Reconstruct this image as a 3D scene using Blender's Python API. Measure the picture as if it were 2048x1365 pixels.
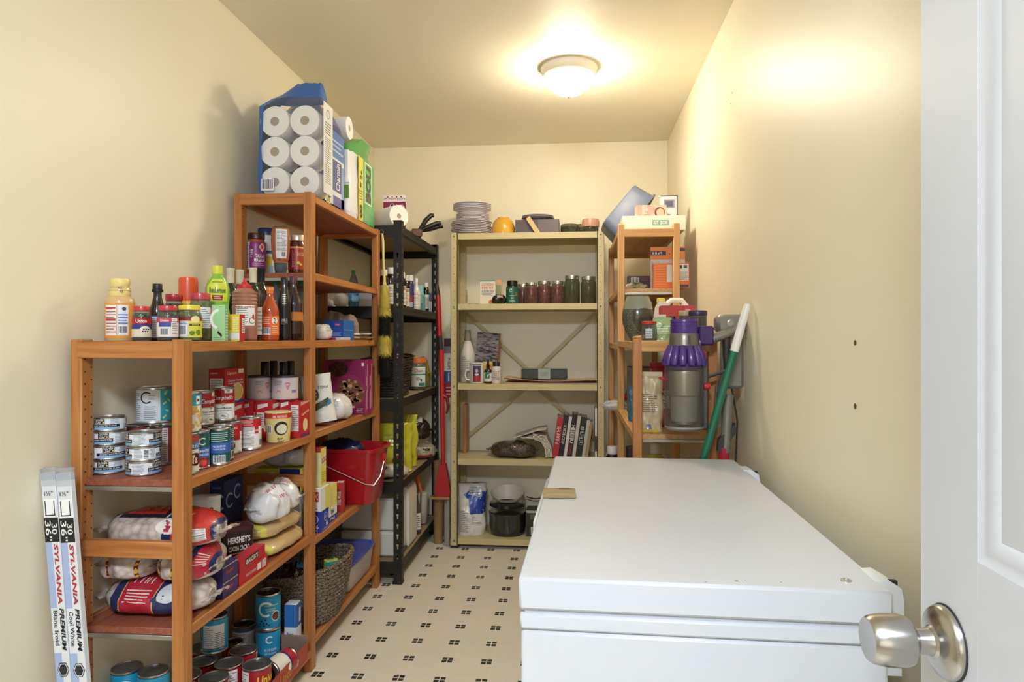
import bpy, bmesh, math, random
from mathutils import Vector, Matrix, Euler, noise
PI = math.pi
for _o in list(bpy.data.objects): bpy.data.objects.remove(_o)
scene = bpy.context.scene
COL = scene.collection
rnd = random.Random(7)

# ---------------------------------------------------------------- camera
FPX, YAW, Y0, CH = 1351.3, 0.0913, 678.6, 1.241
cam = bpy.data.objects.new('camera', bpy.data.cameras.new('camera')); COL.objects.link(cam)
cam.location = (0, 0, CH); cam.rotation_euler = (PI/2, 0, YAW)
cam.data.sensor_width = 36; cam.data.lens = FPX/2048*36
cam.data.shift_y = -(682.5-Y0)/2048
cam.data.clip_start = 0.02
scene.camera = cam
# ---------------------------------------------------------------- light
world = bpy.data.worlds.new('daylight'); scene.world = world; world.use_nodes = True
world.node_tree.nodes['Background'].inputs[0].default_value = (0.80, 0.88, 1.0, 1)
world.node_tree.nodes['Background'].inputs[1].default_value = 0.3
# added fill light behind the camera, as from an assumed hall window
_wl = bpy.data.lights.new('hall_fill_light', 'AREA'); _wl.shape = 'RECTANGLE'; _wl.size = 2.8; _wl.size_y = 1.7; _wl.energy = 26; _wl.color = (1.0, 0.95, 0.84)
_wo = bpy.data.objects.new('hall_fill_light', _wl); COL.objects.link(_wo); _wo.location = (-0.2, -3.0, 1.45); _wo.rotation_euler = (-PI/2, 0, 0)
LAMP_EMIT = 58.0
HALL_FILL_EMIT = 78.0
LAMP_COL = (1.0, 0.87, 0.66, 1)
scene.view_settings.view_transform = 'Standard'; scene.view_settings.look = 'None'
scene.view_settings.gamma = 1; scene.view_settings.use_curve_mapping = False
scene.view_settings.exposure = 0.82

# room sizes (metres)
LX, RX, BY, CZ = -1.30, 0.585, 4.31, 2.488

def _ray(px, py):
    a = (px-1024)/FPX; b = (Y0-py)/FPX; c, s = math.cos(YAW), math.sin(YAW)
    return a*c-s, a*s+c, b
def P(px, py, Z):
    r = _ray(px, py); t = (Z-CH)/r[2]; return Vector((r[0]*t, r[1]*t, Z))
def PY(px, py, Y):
    r = _ray(px, py); t = Y/r[1]; return Vector((r[0]*t, Y, CH+r[2]*t))
def PX(px, py, X):
    r = _ray(px, py); t = X/r[0]; return Vector((X, r[1]*t, CH+r[2]*t))
def fit(bb, Z, Y=None, X=None):
    """size and standing place of a thing whose outline in the photograph is known: returns loc, width, height, facing"""
    x0, x1, yt, yb = bb; px = (x0+x1)/2; r = _ray(px, Y0)
    if Y is not None: t = Y/r[1]
    elif X is not None: t = X/r[0]
    else:
        t = (CH-Z)*FPX/(yb-Y0); t += (x1-x0)*t/FPX/2
    x, y = r[0]*t, r[1]*t
    return Vector((x, y, Z)), (x1-x0)*t/FPX, (Y0-yt)*t/FPX+CH-Z, math.atan2(-x, y)

# ---------------------------------------------------------------- materials
def lin(h):
    if isinstance(h, str):
        h = h.lstrip('#'); v = [int(h[i:i+2], 16)/255 for i in (0, 2, 4)]
    else: v = h
    return tuple((c/12.92 if c <= .04045 else ((c+.055)/1.055)**2.4) for c in v)
_M = {}
def _new(name):
    m = bpy.data.materials.new(name); m.use_nodes = True
    nt = m.node_tree; bs = nt.nodes['Principled BSDF']; return m, nt, bs
def N(nt, t, **kw):
    n = nt.nodes.new(t)
    for k, v in kw.items(): setattr(n, k, v)
    return n
def mat(col, rough=.5, metal=0., var=.06, scale=30., bump=0., coat=0., spec=.5, sss=0., stretch=(1,1,1), detail=3.):
    key = ('m', col, rough, metal, var, scale, bump, coat, spec, sss, stretch)
    if key in _M: return _M[key]
    m, nt, bs = _new('surface_'+str(len(_M))); L = nt.links.new
    c = lin(col)
    tc = N(nt, 'ShaderNodeTexCoord'); mp = N(nt, 'ShaderNodeMapping'); mp.inputs['Scale'].default_value = stretch
    nz = N(nt, 'ShaderNodeTexNoise'); nz.inputs['Scale'].default_value = scale; nz.inputs['Detail'].default_value = detail
    L(tc.outputs['Object'], mp.inputs[0]); L(mp.outputs[0], nz.inputs['Vector'])
    mx = N(nt, 'ShaderNodeMix', data_type='RGBA'); mx.inputs['A'].default_value = (*[x*(1-var) for x in c], 1)
    mx.inputs['B'].default_value = (*[min(1, x*(1+var)) for x in c], 1)
    L(nz.outputs['Fac'], mx.inputs['Factor']); L(mx.outputs['Result'], bs.inputs['Base Color'])
    bs.inputs['Roughness'].default_value = rough; bs.inputs['Metallic'].default_value = metal
    bs.inputs['Specular IOR Level'].default_value = spec; bs.inputs['Coat Weight'].default_value = coat
    if sss: bs.inputs['Subsurface Weight'].default_value = sss
    if bump:
        b = N(nt, 'ShaderNodeBump'); b.inputs['Strength'].default_value = bump; b.inputs['Distance'].default_value = .004
        L(nz.outputs['Fac'], b.inputs['Height']); L(b.outputs[0], bs.inputs['Normal'])
    _M[key] = m; return m
def glassy(col='ffffff', see=.8, rough=.05, refl=1.0, edge=.55, milk=.25):
    """thin clear plastic or glass: coloured see-through with a fresnel gloss"""
    key = ('g', col, see, rough, refl, edge, milk)
    if key in _M: return _M[key]
    m, nt, bs = _new('clear_'+str(len(_M))); L = nt.links.new
    bs.inputs['Base Color'].default_value = (*[x*milk for x in lin(col)], 1); bs.inputs['Roughness'].default_value = rough
    bs.inputs['Specular IOR Level'].default_value = .5*refl
    tr = N(nt, 'ShaderNodeBsdfTransparent'); tr.inputs[0].default_value = (*lin(col), 1)
    lw = N(nt, 'ShaderNodeLayerWeight'); lw.inputs[0].default_value = .25
    nz = N(nt, 'ShaderNodeTexNoise'); nz.inputs['Scale'].default_value = 35
    mr = N(nt, 'ShaderNodeMapRange'); mr.inputs['To Min'].default_value = 1-see-.03; mr.inputs['To Max'].default_value = 1-see+.03
    L(nz.outputs['Fac'], mr.inputs['Value'])
    mt = N(nt, 'ShaderNodeMath', operation='ADD', use_clamp=True)
    ml = N(nt, 'ShaderNodeMath', operation='MULTIPLY'); ml.inputs[1].default_value = edge
    L(lw.outputs['Facing'], ml.inputs[0]); L(ml.outputs[0], mt.inputs[0]); L(mr.outputs[0], mt.inputs[1])
    ms = N(nt, 'ShaderNodeMixShader'); L(mt.outputs[0], ms.inputs[0]); L(tr.outputs[0], ms.inputs[1]); L(bs.outputs[0], ms.inputs[2])
    L(ms.outputs[0], nt.nodes['Material Output'].inputs[0])
    _M[key] = m; return m
def wood(c1, c2, axis='Z', rough=.42, knot='4a2410', key='w', grain=1.):
    k = ('w', c1, c2, axis, rough, grain)
    if k in _M: return _M[k]
    m, nt, bs = _new('wood_'+str(len(_M))); L = nt.links.new
    tc = N(nt, 'ShaderNodeTexCoord'); mp = N(nt, 'ShaderNodeMapping')
    sc = {'X': (1.2, 26, 26), 'Y': (26, 1.2, 26), 'Z': (26, 26, 1.2)}[axis]
    mp.inputs['Scale'].default_value = [x*grain for x in sc]
    L(tc.outputs['Object'], mp.inputs[0])
    oi = N(nt, 'ShaderNodeObjectInfo'); ad = N(nt, 'ShaderNodeVectorMath', operation='ADD')
    sm = N(nt, 'ShaderNodeMath', operation='MULTIPLY'); sm.inputs[1].default_value = 37.
    L(oi.outputs['Random'], sm.inputs[0]); L(mp.outputs[0], ad.inputs[0]); L(sm.outputs[0], ad.inputs[1])
    nz = N(nt, 'ShaderNodeTexNoise'); nz.inputs['Scale'].default_value = 3.2; nz.inputs['Detail'].default_value = 6; nz.inputs['Distortion'].default_value = .6
    L(ad.outputs[0], nz.inputs['Vector'])
    cr = N(nt, 'ShaderNodeValToRGB'); e = cr.color_ramp.elements
    e[0].position = .32; e[0].color = (*lin(c1), 1); e[1].position = .68; e[1].color = (*lin(c2), 1)
    L(nz.outputs['Fac'], cr.inputs[0])
    vo = N(nt, 'ShaderNodeTexVoronoi'); vo.inputs['Scale'].default_value = 3.3
    mp2 = N(nt, 'ShaderNodeMapping'); mp2.inputs['Scale'].default_value = {'X': (.6, 1.6, 1.6), 'Y': (1.6, .6, 1.6), 'Z': (1.6, 1.6, .6)}[axis]
    ad2 = N(nt, 'ShaderNodeVectorMath', operation='ADD'); L(tc.outputs['Object'], mp2.inputs[0]); L(mp2.outputs[0], ad2.inputs[0]); L(sm.outputs[0], ad2.inputs[1])
    L(ad2.outputs[0], vo.inputs['Vector'])
    mr = N(nt, 'ShaderNodeMapRange'); mr.inputs['From Min'].default_value = .03; mr.inputs['From Max'].default_value = .075
    mr.inputs['To Min'].default_value = .75; mr.inputs['To Max'].default_value = 0; L(vo.outputs['Distance'], mr.inputs['Value'])
    mx = N(nt, 'ShaderNodeMix', data_type='RGBA'); L(mr.outputs[0], mx.inputs['Factor']); L(cr.outputs[0], mx.inputs['A']); mx.inputs['B'].default_value = (*lin(knot), 1)
    L(mx.outputs['Result'], bs.inputs['Base Color']); bs.inputs['Roughness'].default_value = rough
    b = N(nt, 'ShaderNodeBump'); b.inputs['Strength'].default_value = .12; b.inputs['Distance'].default_value = .002
    L(nz.outputs['Fac'], b.inputs['Height']); L(b.outputs[0], bs.inputs['Normal'])
    _M[k] = m; return m
def cells(c1, c2, c3, scale=60., rough=.35, bump=.6, stretch=(1,1,1), coat=0.):
    """lumpy contents: noodles, seeds, beans, pebbly glaze"""
    k = ('c', c1, c2, c3, scale, rough, bump, stretch)
    if k in _M: return _M[k]
    m, nt, bs = _new('lumpy_'+str(len(_M))); L = nt.links.new
    tc = N(nt, 'ShaderNodeTexCoord'); mp = N(nt, 'ShaderNodeMapping'); mp.inputs['Scale'].default_value = stretch
    vo = N(nt, 'ShaderNodeTexVoronoi'); vo.inputs['Scale'].default_value = scale
    L(tc.outputs['Object'], mp.inputs[0]); L(mp.outputs[0], vo.inputs['Vector'])
    cr = N(nt, 'ShaderNodeValToRGB'); e = cr.color_ramp.elements
    e[0].position = .08; e[0].color = (*lin(c1), 1); e[1].position = .75; e[1].color = (*lin(c3), 1)
    x = e.new(.42); x.color = (*lin(c2), 1)
    L(vo.outputs['Distance'], cr.inputs[0])
    nz = N(nt, 'ShaderNodeTexNoise'); nz.inputs['Scale'].default_value = scale*.35; L(mp.outputs[0], nz.inputs['Vector'])
    mx = N(nt, 'ShaderNodeMix', data_type='RGBA', blend_type='MULTIPLY'); mx.inputs['Factor'].default_value = .35
    L(cr.outputs[0], mx.inputs['A']); L(nz.outputs['Fac'], mx.inputs['B']); L(mx.outputs['Result'], bs.inputs['Base Color'])
    bs.inputs['Roughness'].default_value = rough; bs.inputs['Coat Weight'].default_value = coat
    b = N(nt, 'ShaderNodeBump'); b.inputs['Strength'].default_value = bump; b.inputs['Distance'].default_value = .003; b.invert = True
    L(vo.outputs['Distance'], b.inputs['Height']); L(b.outputs[0], bs.inputs['Normal'])
    _M[k] = m; return m
def print_mat(rough=.45, coat=0.):
    k = ('p', rough, coat)
    if k in _M: return _M[k]
    m, nt, bs = _new('printed_'+str(len(_M))); L = nt.links.new
    at = N(nt, 'ShaderNodeAttribute', attribute_name='Col'); nz = N(nt, 'ShaderNodeTexNoise'); nz.inputs['Scale'].default_value = 25
    mr = N(nt, 'ShaderNodeMapRange'); mr.inputs['To Min'].default_value = rough-.08; mr.inputs['To Max'].default_value = rough+.08
    L(nz.outputs['Fac'], mr.inputs['Value']); L(mr.outputs[0], bs.inputs['Roughness']); L(at.outputs['Color'], bs.inputs['Base Color'])
    bs.inputs['Coat Weight'].default_value = coat
    _M[k] = m; return m
def steel(): return mat('c9cacc', .28, 1., .03)

# ---------------------------------------------------------------- mesh helpers
class MB:
    def __init__(s): s.v = []; s.f = []
    def add(s, vs, fs):
        o = len(s.v); s.v += [tuple(p) for p in vs]; s.f += [[i+o for i in f] for f in fs]; return s
    def box(s, x0, x1, y0, y1, z0, z1, b=.0015, M=None):
        b = min(b, (x1-x0)*.3, (y1-y0)*.3, (z1-z0)*.3)
        vs = []; c = {}
        X, Y, Z = (x0, x1), (y0, y1), (z0, z1)
        for i in (0, 1):
            for j in (0, 1):
                for k in (0, 1):
                    sx, sy, sz = (b if i == 0 else -b), (b if j == 0 else -b), (b if k == 0 else -b)
                    p = (X[i], Y[j], Z[k])
                    for ax in range(3):
                        q = [p[0]+sx, p[1]+sy, p[2]+sz]; q[ax] = p[ax]
                        c[(i, j, k, ax)] = len(vs); vs.append(q)
        fs = []
        def face(ids, n):
            a, bb, d = (Vector(vs[ids[0]]), Vector(vs[ids[1]]), Vector(vs[ids[2]]))
            fs.append(ids if (bb-a).cross(d-a).dot(Vector(n)) > 0 else ids[::-1])
        for ax in range(3):
            o1, o2 = [(1, 2), (0, 2), (0, 1)][ax]
            for sgn in (0, 1):
                ids = []
                for u, w in ((0, 0), (1, 0), (1, 1), (0, 1)):
                    k = [0, 0, 0]; k[ax] = sgn; k[o1] = u; k[o2] = w; ids.append(c[(*k, ax)])
                n = [0, 0, 0]; n[ax] = 1 if sgn else -1; face(ids, n)
            for u in (0, 1):
                for w in (0, 1):
                    k0 = [0, 0, 0]; k0[o1] = u; k0[o2] = w; k1 = list(k0); k1[ax] = 1
                    n = [0, 0, 0]; n[o1] = 1 if u else -1; n[o2] = 1 if w else -1
                    face([c[(*k0, o1)], c[(*k1, o1)], c[(*k1, o2)], c[(*k0, o2)]], n)
        for i in (0, 1):
            for j in (0, 1):
                for k in (0, 1): face([c[(i, j, k, a)] for a in range(3)], (i*2-1, j*2-1, k*2-1))
        if M is not None: vs = [M @ Vector(q) for q in vs]
        return s.add(vs, fs)
    def lathe(s, prof, n=28, M=None, sx=1., sy=1., lobes=0, lamp=0.):
        vs = []; fs = []; m = len(prof)
        for r, z in prof:
            for k in range(n):
                a = 2*PI*k/n; q = r*(1+lamp*math.cos(lobes*a)) if lobes else r
                vs.append((q*math.sin(a)*sx, -q*math.cos(a)*sy, z))
        for i in range(m-1):
            for k in range(n):
                k2 = (k+1) % n; fs.append([i*n+k, i*n+k2, (i+1)*n+k2, (i+1)*n+k])
        if prof[0] == prof[-1]: pass
        elif prof[0][0] > 1e-6: fs.append([k for k in range(n)][::-1])
        if prof[-1][0] > 1e-6 and prof[0] != prof[-1]: fs.append([(m-1)*n+k for k in range(n)])
        if M is not None: vs = [M @ Vector(q) for q in vs]
        return s.add(vs, fs)
    def tube(s, pts, r, n=8, caps=True, flat=1.):
        pts = [Vector(p) for p in pts]; m = len(pts); R = r if isinstance(r, (list, tuple)) else [r]*m
        vs = []; fs = []; up = Vector((0, 0, 1)); prev = None
        for i, p in enumerate(pts):
            d = (pts[min(i+1, m-1)]-pts[max(i-1, 0)]).normalized()
            if prev is None:
                x = d.cross(up)
                if x.length < 1e-3: x = d.cross(Vector((1, 0, 0)))
            else: x = prev - d*prev.dot(d)
            x.normalize(); prev = x; y = d.cross(x)
            for k in range(n):
                a = 2*PI*k/n; vs.append(p+(x*math.cos(a)+y*math.sin(a)*flat)*R[i])
        for i in range(m-1):
            for k in range(n):
                k2 = (k+1) % n; fs.append([i*n+k, (i+1)*n+k, (i+1)*n+k2, i*n+k2])
        if caps: fs += [[k for k in range(n)], [(m-1)*n+k for k in range(n)][::-1]]
        return s.add(vs, fs)
    def prism(s, poly, a0, a1, axis='y', M=None):
        n = len(poly)
        def pt(p, a): return {'y': (p[0], a, p[1]), 'x': (a, p[0], p[1]), 'z': (p[0], p[1], a)}[axis]
        vs = [pt(p, a0) for p in poly]+[pt(p, a1) for p in poly]
        fs = [list(range(n)), list(range(n, 2*n))[::-1]]+[[i, n+i, n+(i+1) % n, (i+1) % n] for i in range(n)]
        if M is not None: vs = [M @ Vector(q) for q in vs]
        return s.add(vs, fs)
    def grid(s, fn, nu, nv, wrap=False):
        vs = [fn(i/nu, j/nv) for j in range(nv+1) for i in range(nu+(0 if wrap else 1))]
        w = nu if wrap else nu+1; fs = []
        for j in range(nv):
            for i in range(nu):
                i2 = (i+1) % w if wrap else i+1; fs.append([j*w+i, j*w+i2, (j+1)*w+i2, (j+1)*w+i])
        return s.add(vs, fs)
    def mesh(s, name, ang=38, fixn=True):
        me = bpy.data.meshes.new(name); me.from_pydata(s.v, [], s.f)
        bm = bmesh.new(); bm.from_mesh(me)
        bmesh.ops.remove_doubles(bm, verts=bm.verts, dist=1e-6)
        if fixn: bmesh.ops.recalc_face_normals(bm, faces=bm.faces)
        for f in bm.faces: f.smooth = True
        bm.to_mesh(me); bm.free(); me.set_sharp_from_angle(angle=math.radians(ang)); me.update(); return me

def link(name, data, m, parent=None, loc=None, rot=None):
    o = bpy.data.objects.new(name, data); COL.objects.link(o)
    if data is not None and m is not None and not data.materials: data.materials.append(m)
    if parent is not None: o.parent = parent
    if loc is not None: o.location = loc
    if rot is not None: o.rotation_euler = rot
    return o
def part(name, mb, m, parent, label=None, loc=None, rot=None, ang=38):
    o = link(name, mb.mesh(name, ang) if isinstance(mb, MB) else mb, m, parent, loc, rot)
    if label: o['label'] = label
    return o
def tag(o, label, cat, group=None):
    o['label'] = label; o['category'] = cat
    if group: o['group'] = group
    return o
def thing(name, label, cat, loc=(0, 0, 0), rz=0., group=None, rot=None):
    o = link(name, None, None); o.empty_display_size = .03
    o.location = loc; o.rotation_euler = rot if rot is not None else (0, 0, rz)
    return tag(o, label, cat, group)
def struct(name, mb, m, parent=None, kind=True):
    o = link(name, mb.mesh(name), m, parent)
    if kind: o['kind'] = 'structure'
    return o
def rotm(ax, deg, loc=(0, 0, 0)): return Matrix.Translation(loc) @ Matrix.Rotation(math.radians(deg), 4, ax)

# ---------------------------------------------------------------- flat print (labels, lettering)
_G = {}
def glyphs(s, bold=0.):
    if (s, bold) in _G: return _G[(s, bold)]
    c = bpy.data.curves.new('t', 'FONT'); c.body = s; c.resolution_u = 2; c.offset = bold
    o = bpy.data.objects.new('t', c); COL.objects.link(o)
    bpy.context.view_layer.update()
    me = bpy.data.meshes.new_from_object(o.evaluated_get(bpy.context.evaluated_depsgraph_get()))
    vs = [(v.co.x, v.co.y) for v in me.vertices]; fs = [list(p.vertices) for p in me.polygons]
    bpy.data.objects.remove(o); bpy.data.curves.remove(c); bpy.data.meshes.remove(me)
    if vs:
        x0 = min(v[0] for v in vs); x1 = max(v[0] for v in vs); y0 = min(v[1] for v in vs); y1 = max(v[1] for v in vs)
        vs = [((v[0]-(x0+x1)/2)/(y1-y0), (v[1]-(y0+y1)/2)/(y1-y0)) for v in vs]; w = (x1-x0)/(y1-y0)
    else: w = 1
    _G[(s, bold)] = (vs, fs, w); return _G[(s, bold)]
class Dec:
    """flat print drawn in (u, v) and laid on a surface. su, sv: the size of one unit"""
    def __init__(s, su=1., sv=1.): s.su, s.sv, s.ops = su, sv, []
    def raw(s, vs, fs, col, layer): s.ops.append((vs, fs, lin(col), layer)); return s
    def poly(s, pts, col, layer=1): return s.raw([(u*s.su, v*s.sv) for u, v in pts], [list(range(len(pts)))], col, layer)
    def rect(s, u0, v0, u1, v1, col, layer=1): return s.poly([(u0, v0), (u1, v0), (u1, v1), (u0, v1)], col, layer)
    def ell(s, u, v, ru, rv, col, layer=2, n=18, hole=0.):
        P0 = [((u*s.su+ru*math.cos(2*PI*k/n)), v*s.sv+rv*math.sin(2*PI*k/n)) for k in range(n)]
        if not hole: return s.raw(P0, [list(range(n))], col, layer)
        P1 = [((u*s.su+ru*hole*math.cos(2*PI*k/n)), v*s.sv+rv*hole*math.sin(2*PI*k/n)) for k in range(n)]
        return s.raw(P0+P1, [[k, (k+1) % n, n+(k+1) % n, n+k] for k in range(n)], col, layer)
    def arc(s, u, v, ro, ri, a0, a1, col, layer=2, n=14):
        vs = []; fs = []
        for k in range(n+1):
            a = math.radians(a0+(a1-a0)*k/n)
            vs += [(u*s.su+ro*math.cos(a), v*s.sv+ro*math.sin(a)), (u*s.su+ri*math.cos(a), v*s.sv+ri*math.sin(a))]
        return s.raw(vs, [[2*k, 2*k+1, 2*k+3, 2*k+2] for k in range(n)], col, layer)
    def text(s, t, u, v, h, col, w=None, rot=0., bold=.012, layer=4, slant=0.):
        """h: letter height as a share of sv, w: wanted width as a share of su (letters are squeezed to it)"""
        vs, fs, ar = glyphs(t, bold); H = h*s.sv; kx = H if w is None else w*s.su/ar
        c, n = math.cos(math.radians(rot)), math.sin(math.radians(rot))
        out = []
        for x, y in vs:
            X, Y = (x+slant*y)*kx, y*H; out.append((u*s.su+X*c-Y*n, v*s.sv+X*n+Y*c))
        return s.raw(out, fs, col, layer)
    def blur(s, n, u, v, h, col, w=None, rot=0., bold=0., layer=4, slant=0.):
        """a word too small to read: a row of broken strokes as tall and long as the word"""
        r = random.Random(n*7+int(abs(u)*100)); H = h*s.sv; W = (w*s.su) if w else H*n*.7
        c, q = math.cos(math.radians(rot)), math.sin(math.radians(rot)); vs = []; fs = []
        for i in range(n):
            x0 = -W/2+W*(i+.12)/n; x1 = -W/2+W*(i+.80)/n; t = min((x1-x0)*.34, H*.3)
            for a, b, e, g in r.sample([(x0, -H/2, x0+t, H/2), (x1-t, -H/2, x1, H/2), (x0, H/2-t, x1, H/2), (x0, -H/2, x1, -H/2+t), (x0, -t/2, x1, t/2)], 3):
                k = len(vs); vs += [(u*s.su+X*c-Y*q, v*s.sv+X*q+Y*c) for X, Y in ((a, b), (e, b), (e, g), (a, g))]; fs.append([k, k+1, k+2, k+3])
        return s.raw(vs, fs, col, layer)
    def lines(s, u0, v0, u1, v1, n, col='7c7c86', fill=.38, layer=3, seed=1):
        r = random.Random(seed); st = (v1-v0)/n
        for i in range(n):
            e = u0+(u1-u0)*(1 if r.random() < .6 else r.uniform(.55, .95)); s.rect(u0, v0+st*(i+.3), e, v0+st*(i+.3+fill), col, layer)
        return s
    def bars(s, u0, v0, u1, v1, n=13, col='20202c', layer=3, vert=True):
        s.rect(u0, v0, u1, v1, 'f4f4f6', layer-1)
        r = random.Random(3); m = .06
        for i in range(n):
            a = m+(1-2*m)*i/n; b = a+(1-2*m)/n*r.choice((.35, .55, .7))
            if vert: s.rect(u0+(u1-u0)*a, v0+(v1-v0)*.14, u0+(u1-u0)*b, v1-(v1-v0)*.06, col, layer)
            else: s.rect(u0+(u1-u0)*.06, v0+(v1-v0)*a, u1-(u1-u0)*.06, v0+(v1-v0)*b, col, layer)
        return s
    def mesh(s, name, fn, du=None, dv=None, base=.0005, step=.0003):
        bm = bmesh.new(); cl = bm.loops.layers.float_color.new('Col'); ly = bm.verts.layers.float.new('off')
        for vs, fs, col, layer in s.ops:
            bv = [bm.verts.new((x, y, 0)) for x, y in vs]
            for b in bv: b[ly] = base+step*layer
            for f in fs:
                try: fc = bm.faces.new([bv[i] for i in f])
                except ValueError: continue
                for lp in fc.loops: lp[cl] = (*col, 1)
        if not bm.verts: bm.free(); return None
        for ax, d in ((0, du), (1, dv)):
            if not d: continue
            lo = min(v.co[ax] for v in bm.verts); hi = max(v.co[ax] for v in bm.verts); k = math.ceil(lo/d)
            no = (1, 0, 0) if ax == 0 else (0, 1, 0)
            while k*d < hi:
                co = [0, 0, 0]; co[ax] = k*d
                bmesh.ops.bisect_plane(bm, geom=bm.verts[:]+bm.edges[:]+bm.faces[:], plane_co=co, plane_no=no, dist=1e-7); k += 1
        for v in bm.verts: v.co = fn(v.co.x, v.co.y, v[ly])
        for f in bm.faces: f.smooth = bool(du)
        me = bpy.data.meshes.new(name); bm.to_mesh(me); bm.free(); return me
    def put(s, name, parent, fn, du=None, dv=None, m=None, base=.0005, label=None):
        me = s.mesh(name, fn, du, dv, base)
        if me is None: return None
        return part(name, me, m or print_mat(), parent, label)
def cyl(r): return lambda u, v, o: ((r+o)*math.sin(u/r), -(r+o)*math.cos(u/r), v)
def plane(o, du, dv):
    o, du, dv = Vector(o), Vector(du).normalized(), Vector(dv).normalized(); n = du.cross(dv)
    return lambda u, v, k: o+du*u+dv*v+n*k
# ================================================================ the room
def wall_mat(col, rough, bump, sc):
    m, nt, bs = _new('painted_plaster_'+str(len(_M))); L = nt.links.new
    tc = N(nt, 'ShaderNodeTexCoord'); a = N(nt, 'ShaderNodeTexNoise'); a.inputs['Scale'].default_value = sc; a.inputs['Detail'].default_value = 4
    g = N(nt, 'ShaderNodeTexNoise'); g.inputs['Scale'].default_value = 1.3
    L(tc.outputs['Object'], a.inputs['Vector']); L(tc.outputs['Object'], g.inputs['Vector'])
    mx = N(nt, 'ShaderNodeMix', data_type='RGBA'); c = lin(col)
    mx.inputs['A'].default_value = (*[x*.97 for x in c], 1); mx.inputs['B'].default_value = (*[min(1, x*1.03) for x in c], 1)
    L(g.outputs['Fac'], mx.inputs['Factor']); L(mx.outputs['Result'], bs.inputs['Base Color']); bs.inputs['Roughness'].default_value = rough
    b = N(nt, 'ShaderNodeBump'); b.inputs['Strength'].default_value = bump; b.inputs['Distance'].default_value = .001
    L(a.outputs['Fac'], b.inputs['Height']); L(b.outputs[0], bs.inputs['Normal']); _M[m.name] = m; return m
WALLM = wall_mat('f5edd3', .42, .12, 160)
CEILM = wall_mat('fbf5e0', .55, .15, 120)
TRIMM = mat('d0d2d7', .38, var=.02)

def floor_mat():
    m, nt, bs = _new('vinyl_sheet'); L = nt.links.new
    tc = N(nt, 'ShaderNodeTexCoord'); sp = N(nt, 'ShaderNodeSeparateXYZ'); L(tc.outputs['Object'], sp.inputs[0])
    def M(op, a, b=None, c=None):
        n = N(nt, 'ShaderNodeMath', operation=op)
        for i, x in enumerate((a, b, c)):
            if x is None: continue
            if isinstance(x, (int, float)): n.inputs[i].default_value = x
            else: L(x, n.inputs[i])
        return n.outputs[0]
    P_ = .1524
    def cell(o, off):
        t = M('DIVIDE', M('SUBTRACT', o, off), P_); t = M('ADD', t, .5); f = M('SUBTRACT', M('FRACT', t), .5)
        return M('MULTIPLY', f, P_), M('FLOOR', t)
    u, iu = cell(sp.outputs[0], -.9441-10*P_); v, iv = cell(sp.outputs[1], 2.4247-20*P_)
    au, av = M('ABSOLUTE', u), M('ABSOLUTE', v)
    def band(x, lo, hi): return M('MULTIPLY', M('GREATER_THAN', x, lo), M('LESS_THAN', x, hi))
    sq = M('MULTIPLY', band(au, .0018, .0205), band(av, .0018, .0205))
    edge = .0222
    ln = M('MAXIMUM', band(au, edge, edge+.0022), band(av, edge, edge+.0022))
    ln2 = M('MAXIMUM', M('MULTIPLY', M('LESS_THAN', au, .0018), M('LESS_THAN', av, .0225)), M('MULTIPLY', M('LESS_THAN', av, .0018), M('LESS_THAN', au, .0225)))
    nz = N(nt, 'ShaderNodeTexNoise'); mp = N(nt, 'ShaderNodeMapping'); mp.inputs['Scale'].default_value = (6, 260, 1)
    L(tc.outputs['Object'], mp.inputs[0]); L(mp.outputs[0], nz.inputs['Vector']); nz.inputs['Scale'].default_value = 1.; nz.inputs['Detail'].default_value = 4
    b = N(nt, 'ShaderNodeMix', data_type='RGBA'); b.inputs['A'].default_value = (*lin('e2d9c6'), 1); b.inputs['B'].default_value = (*lin('f2ead9'), 1)
    L(nz.outputs['Fac'], b.inputs['Factor'])
    l1 = N(nt, 'ShaderNodeMix', data_type='RGBA'); l1.inputs['B'].default_value = (*lin('f0eadd'), 1); L(b.outputs['Result'], l1.inputs['A'])
    L(M('MULTIPLY', M('MAXIMUM', ln, ln2), .75), l1.inputs['Factor'])
    dk = N(nt, 'ShaderNodeMix', data_type='RGBA'); dk.inputs['A'].default_value = (*lin('23261f'), 1); dk.inputs['B'].default_value = (*lin('5d5f55'), 1)
    # two of the four little squares are greyer than the others
    dg = M('MULTIPLY', M('MULTIPLY', M('SIGN', u), M('SIGN', v)), -1.)
    L(M('MULTIPLY', M('ADD', M('MULTIPLY', dg, .25), .45), nz.outputs['Fac']), dk.inputs['Factor'])
    f = N(nt, 'ShaderNodeMix', data_type='RGBA'); L(sq, f.inputs['Factor']); L(l1.outputs['Result'], f.inputs['A']); L(dk.outputs['Result'], f.inputs['B'])
    L(f.outputs['Result'], bs.inputs['Base Color']); bs.inputs['Roughness'].default_value = .38
    bp = N(nt, 'ShaderNodeBump'); bp.inputs['Strength'].default_value = .1; bp.inputs['Distance'].default_value = .001; L(nz.outputs['Fac'], bp.inputs['Height']); L(bp.outputs[0], bs.inputs['Normal'])
    return m
struct('floor', MB().box(LX-.1, RX+.1, -.16, BY+.1, -.06, 0, .001), floor_mat())
struct('ceiling', MB().box(LX-.1, RX+.1, -.16, BY+.1, CZ, CZ+.08, .001), CEILM)
struct('wall_left', MB().box(LX-.1, LX, -.16, BY+.1, 0, CZ, .001), WALLM)
struct('wall_back', MB().box(LX, RX, BY, BY+.1, 0, CZ, .001), WALLM)
wr = struct('wall_right', MB().box(RX, RX+.1, -.16, BY+.1, 0, CZ, .001), WALLM)
DW0, DW1, DH = -.60, .42, CZ-.02
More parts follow.
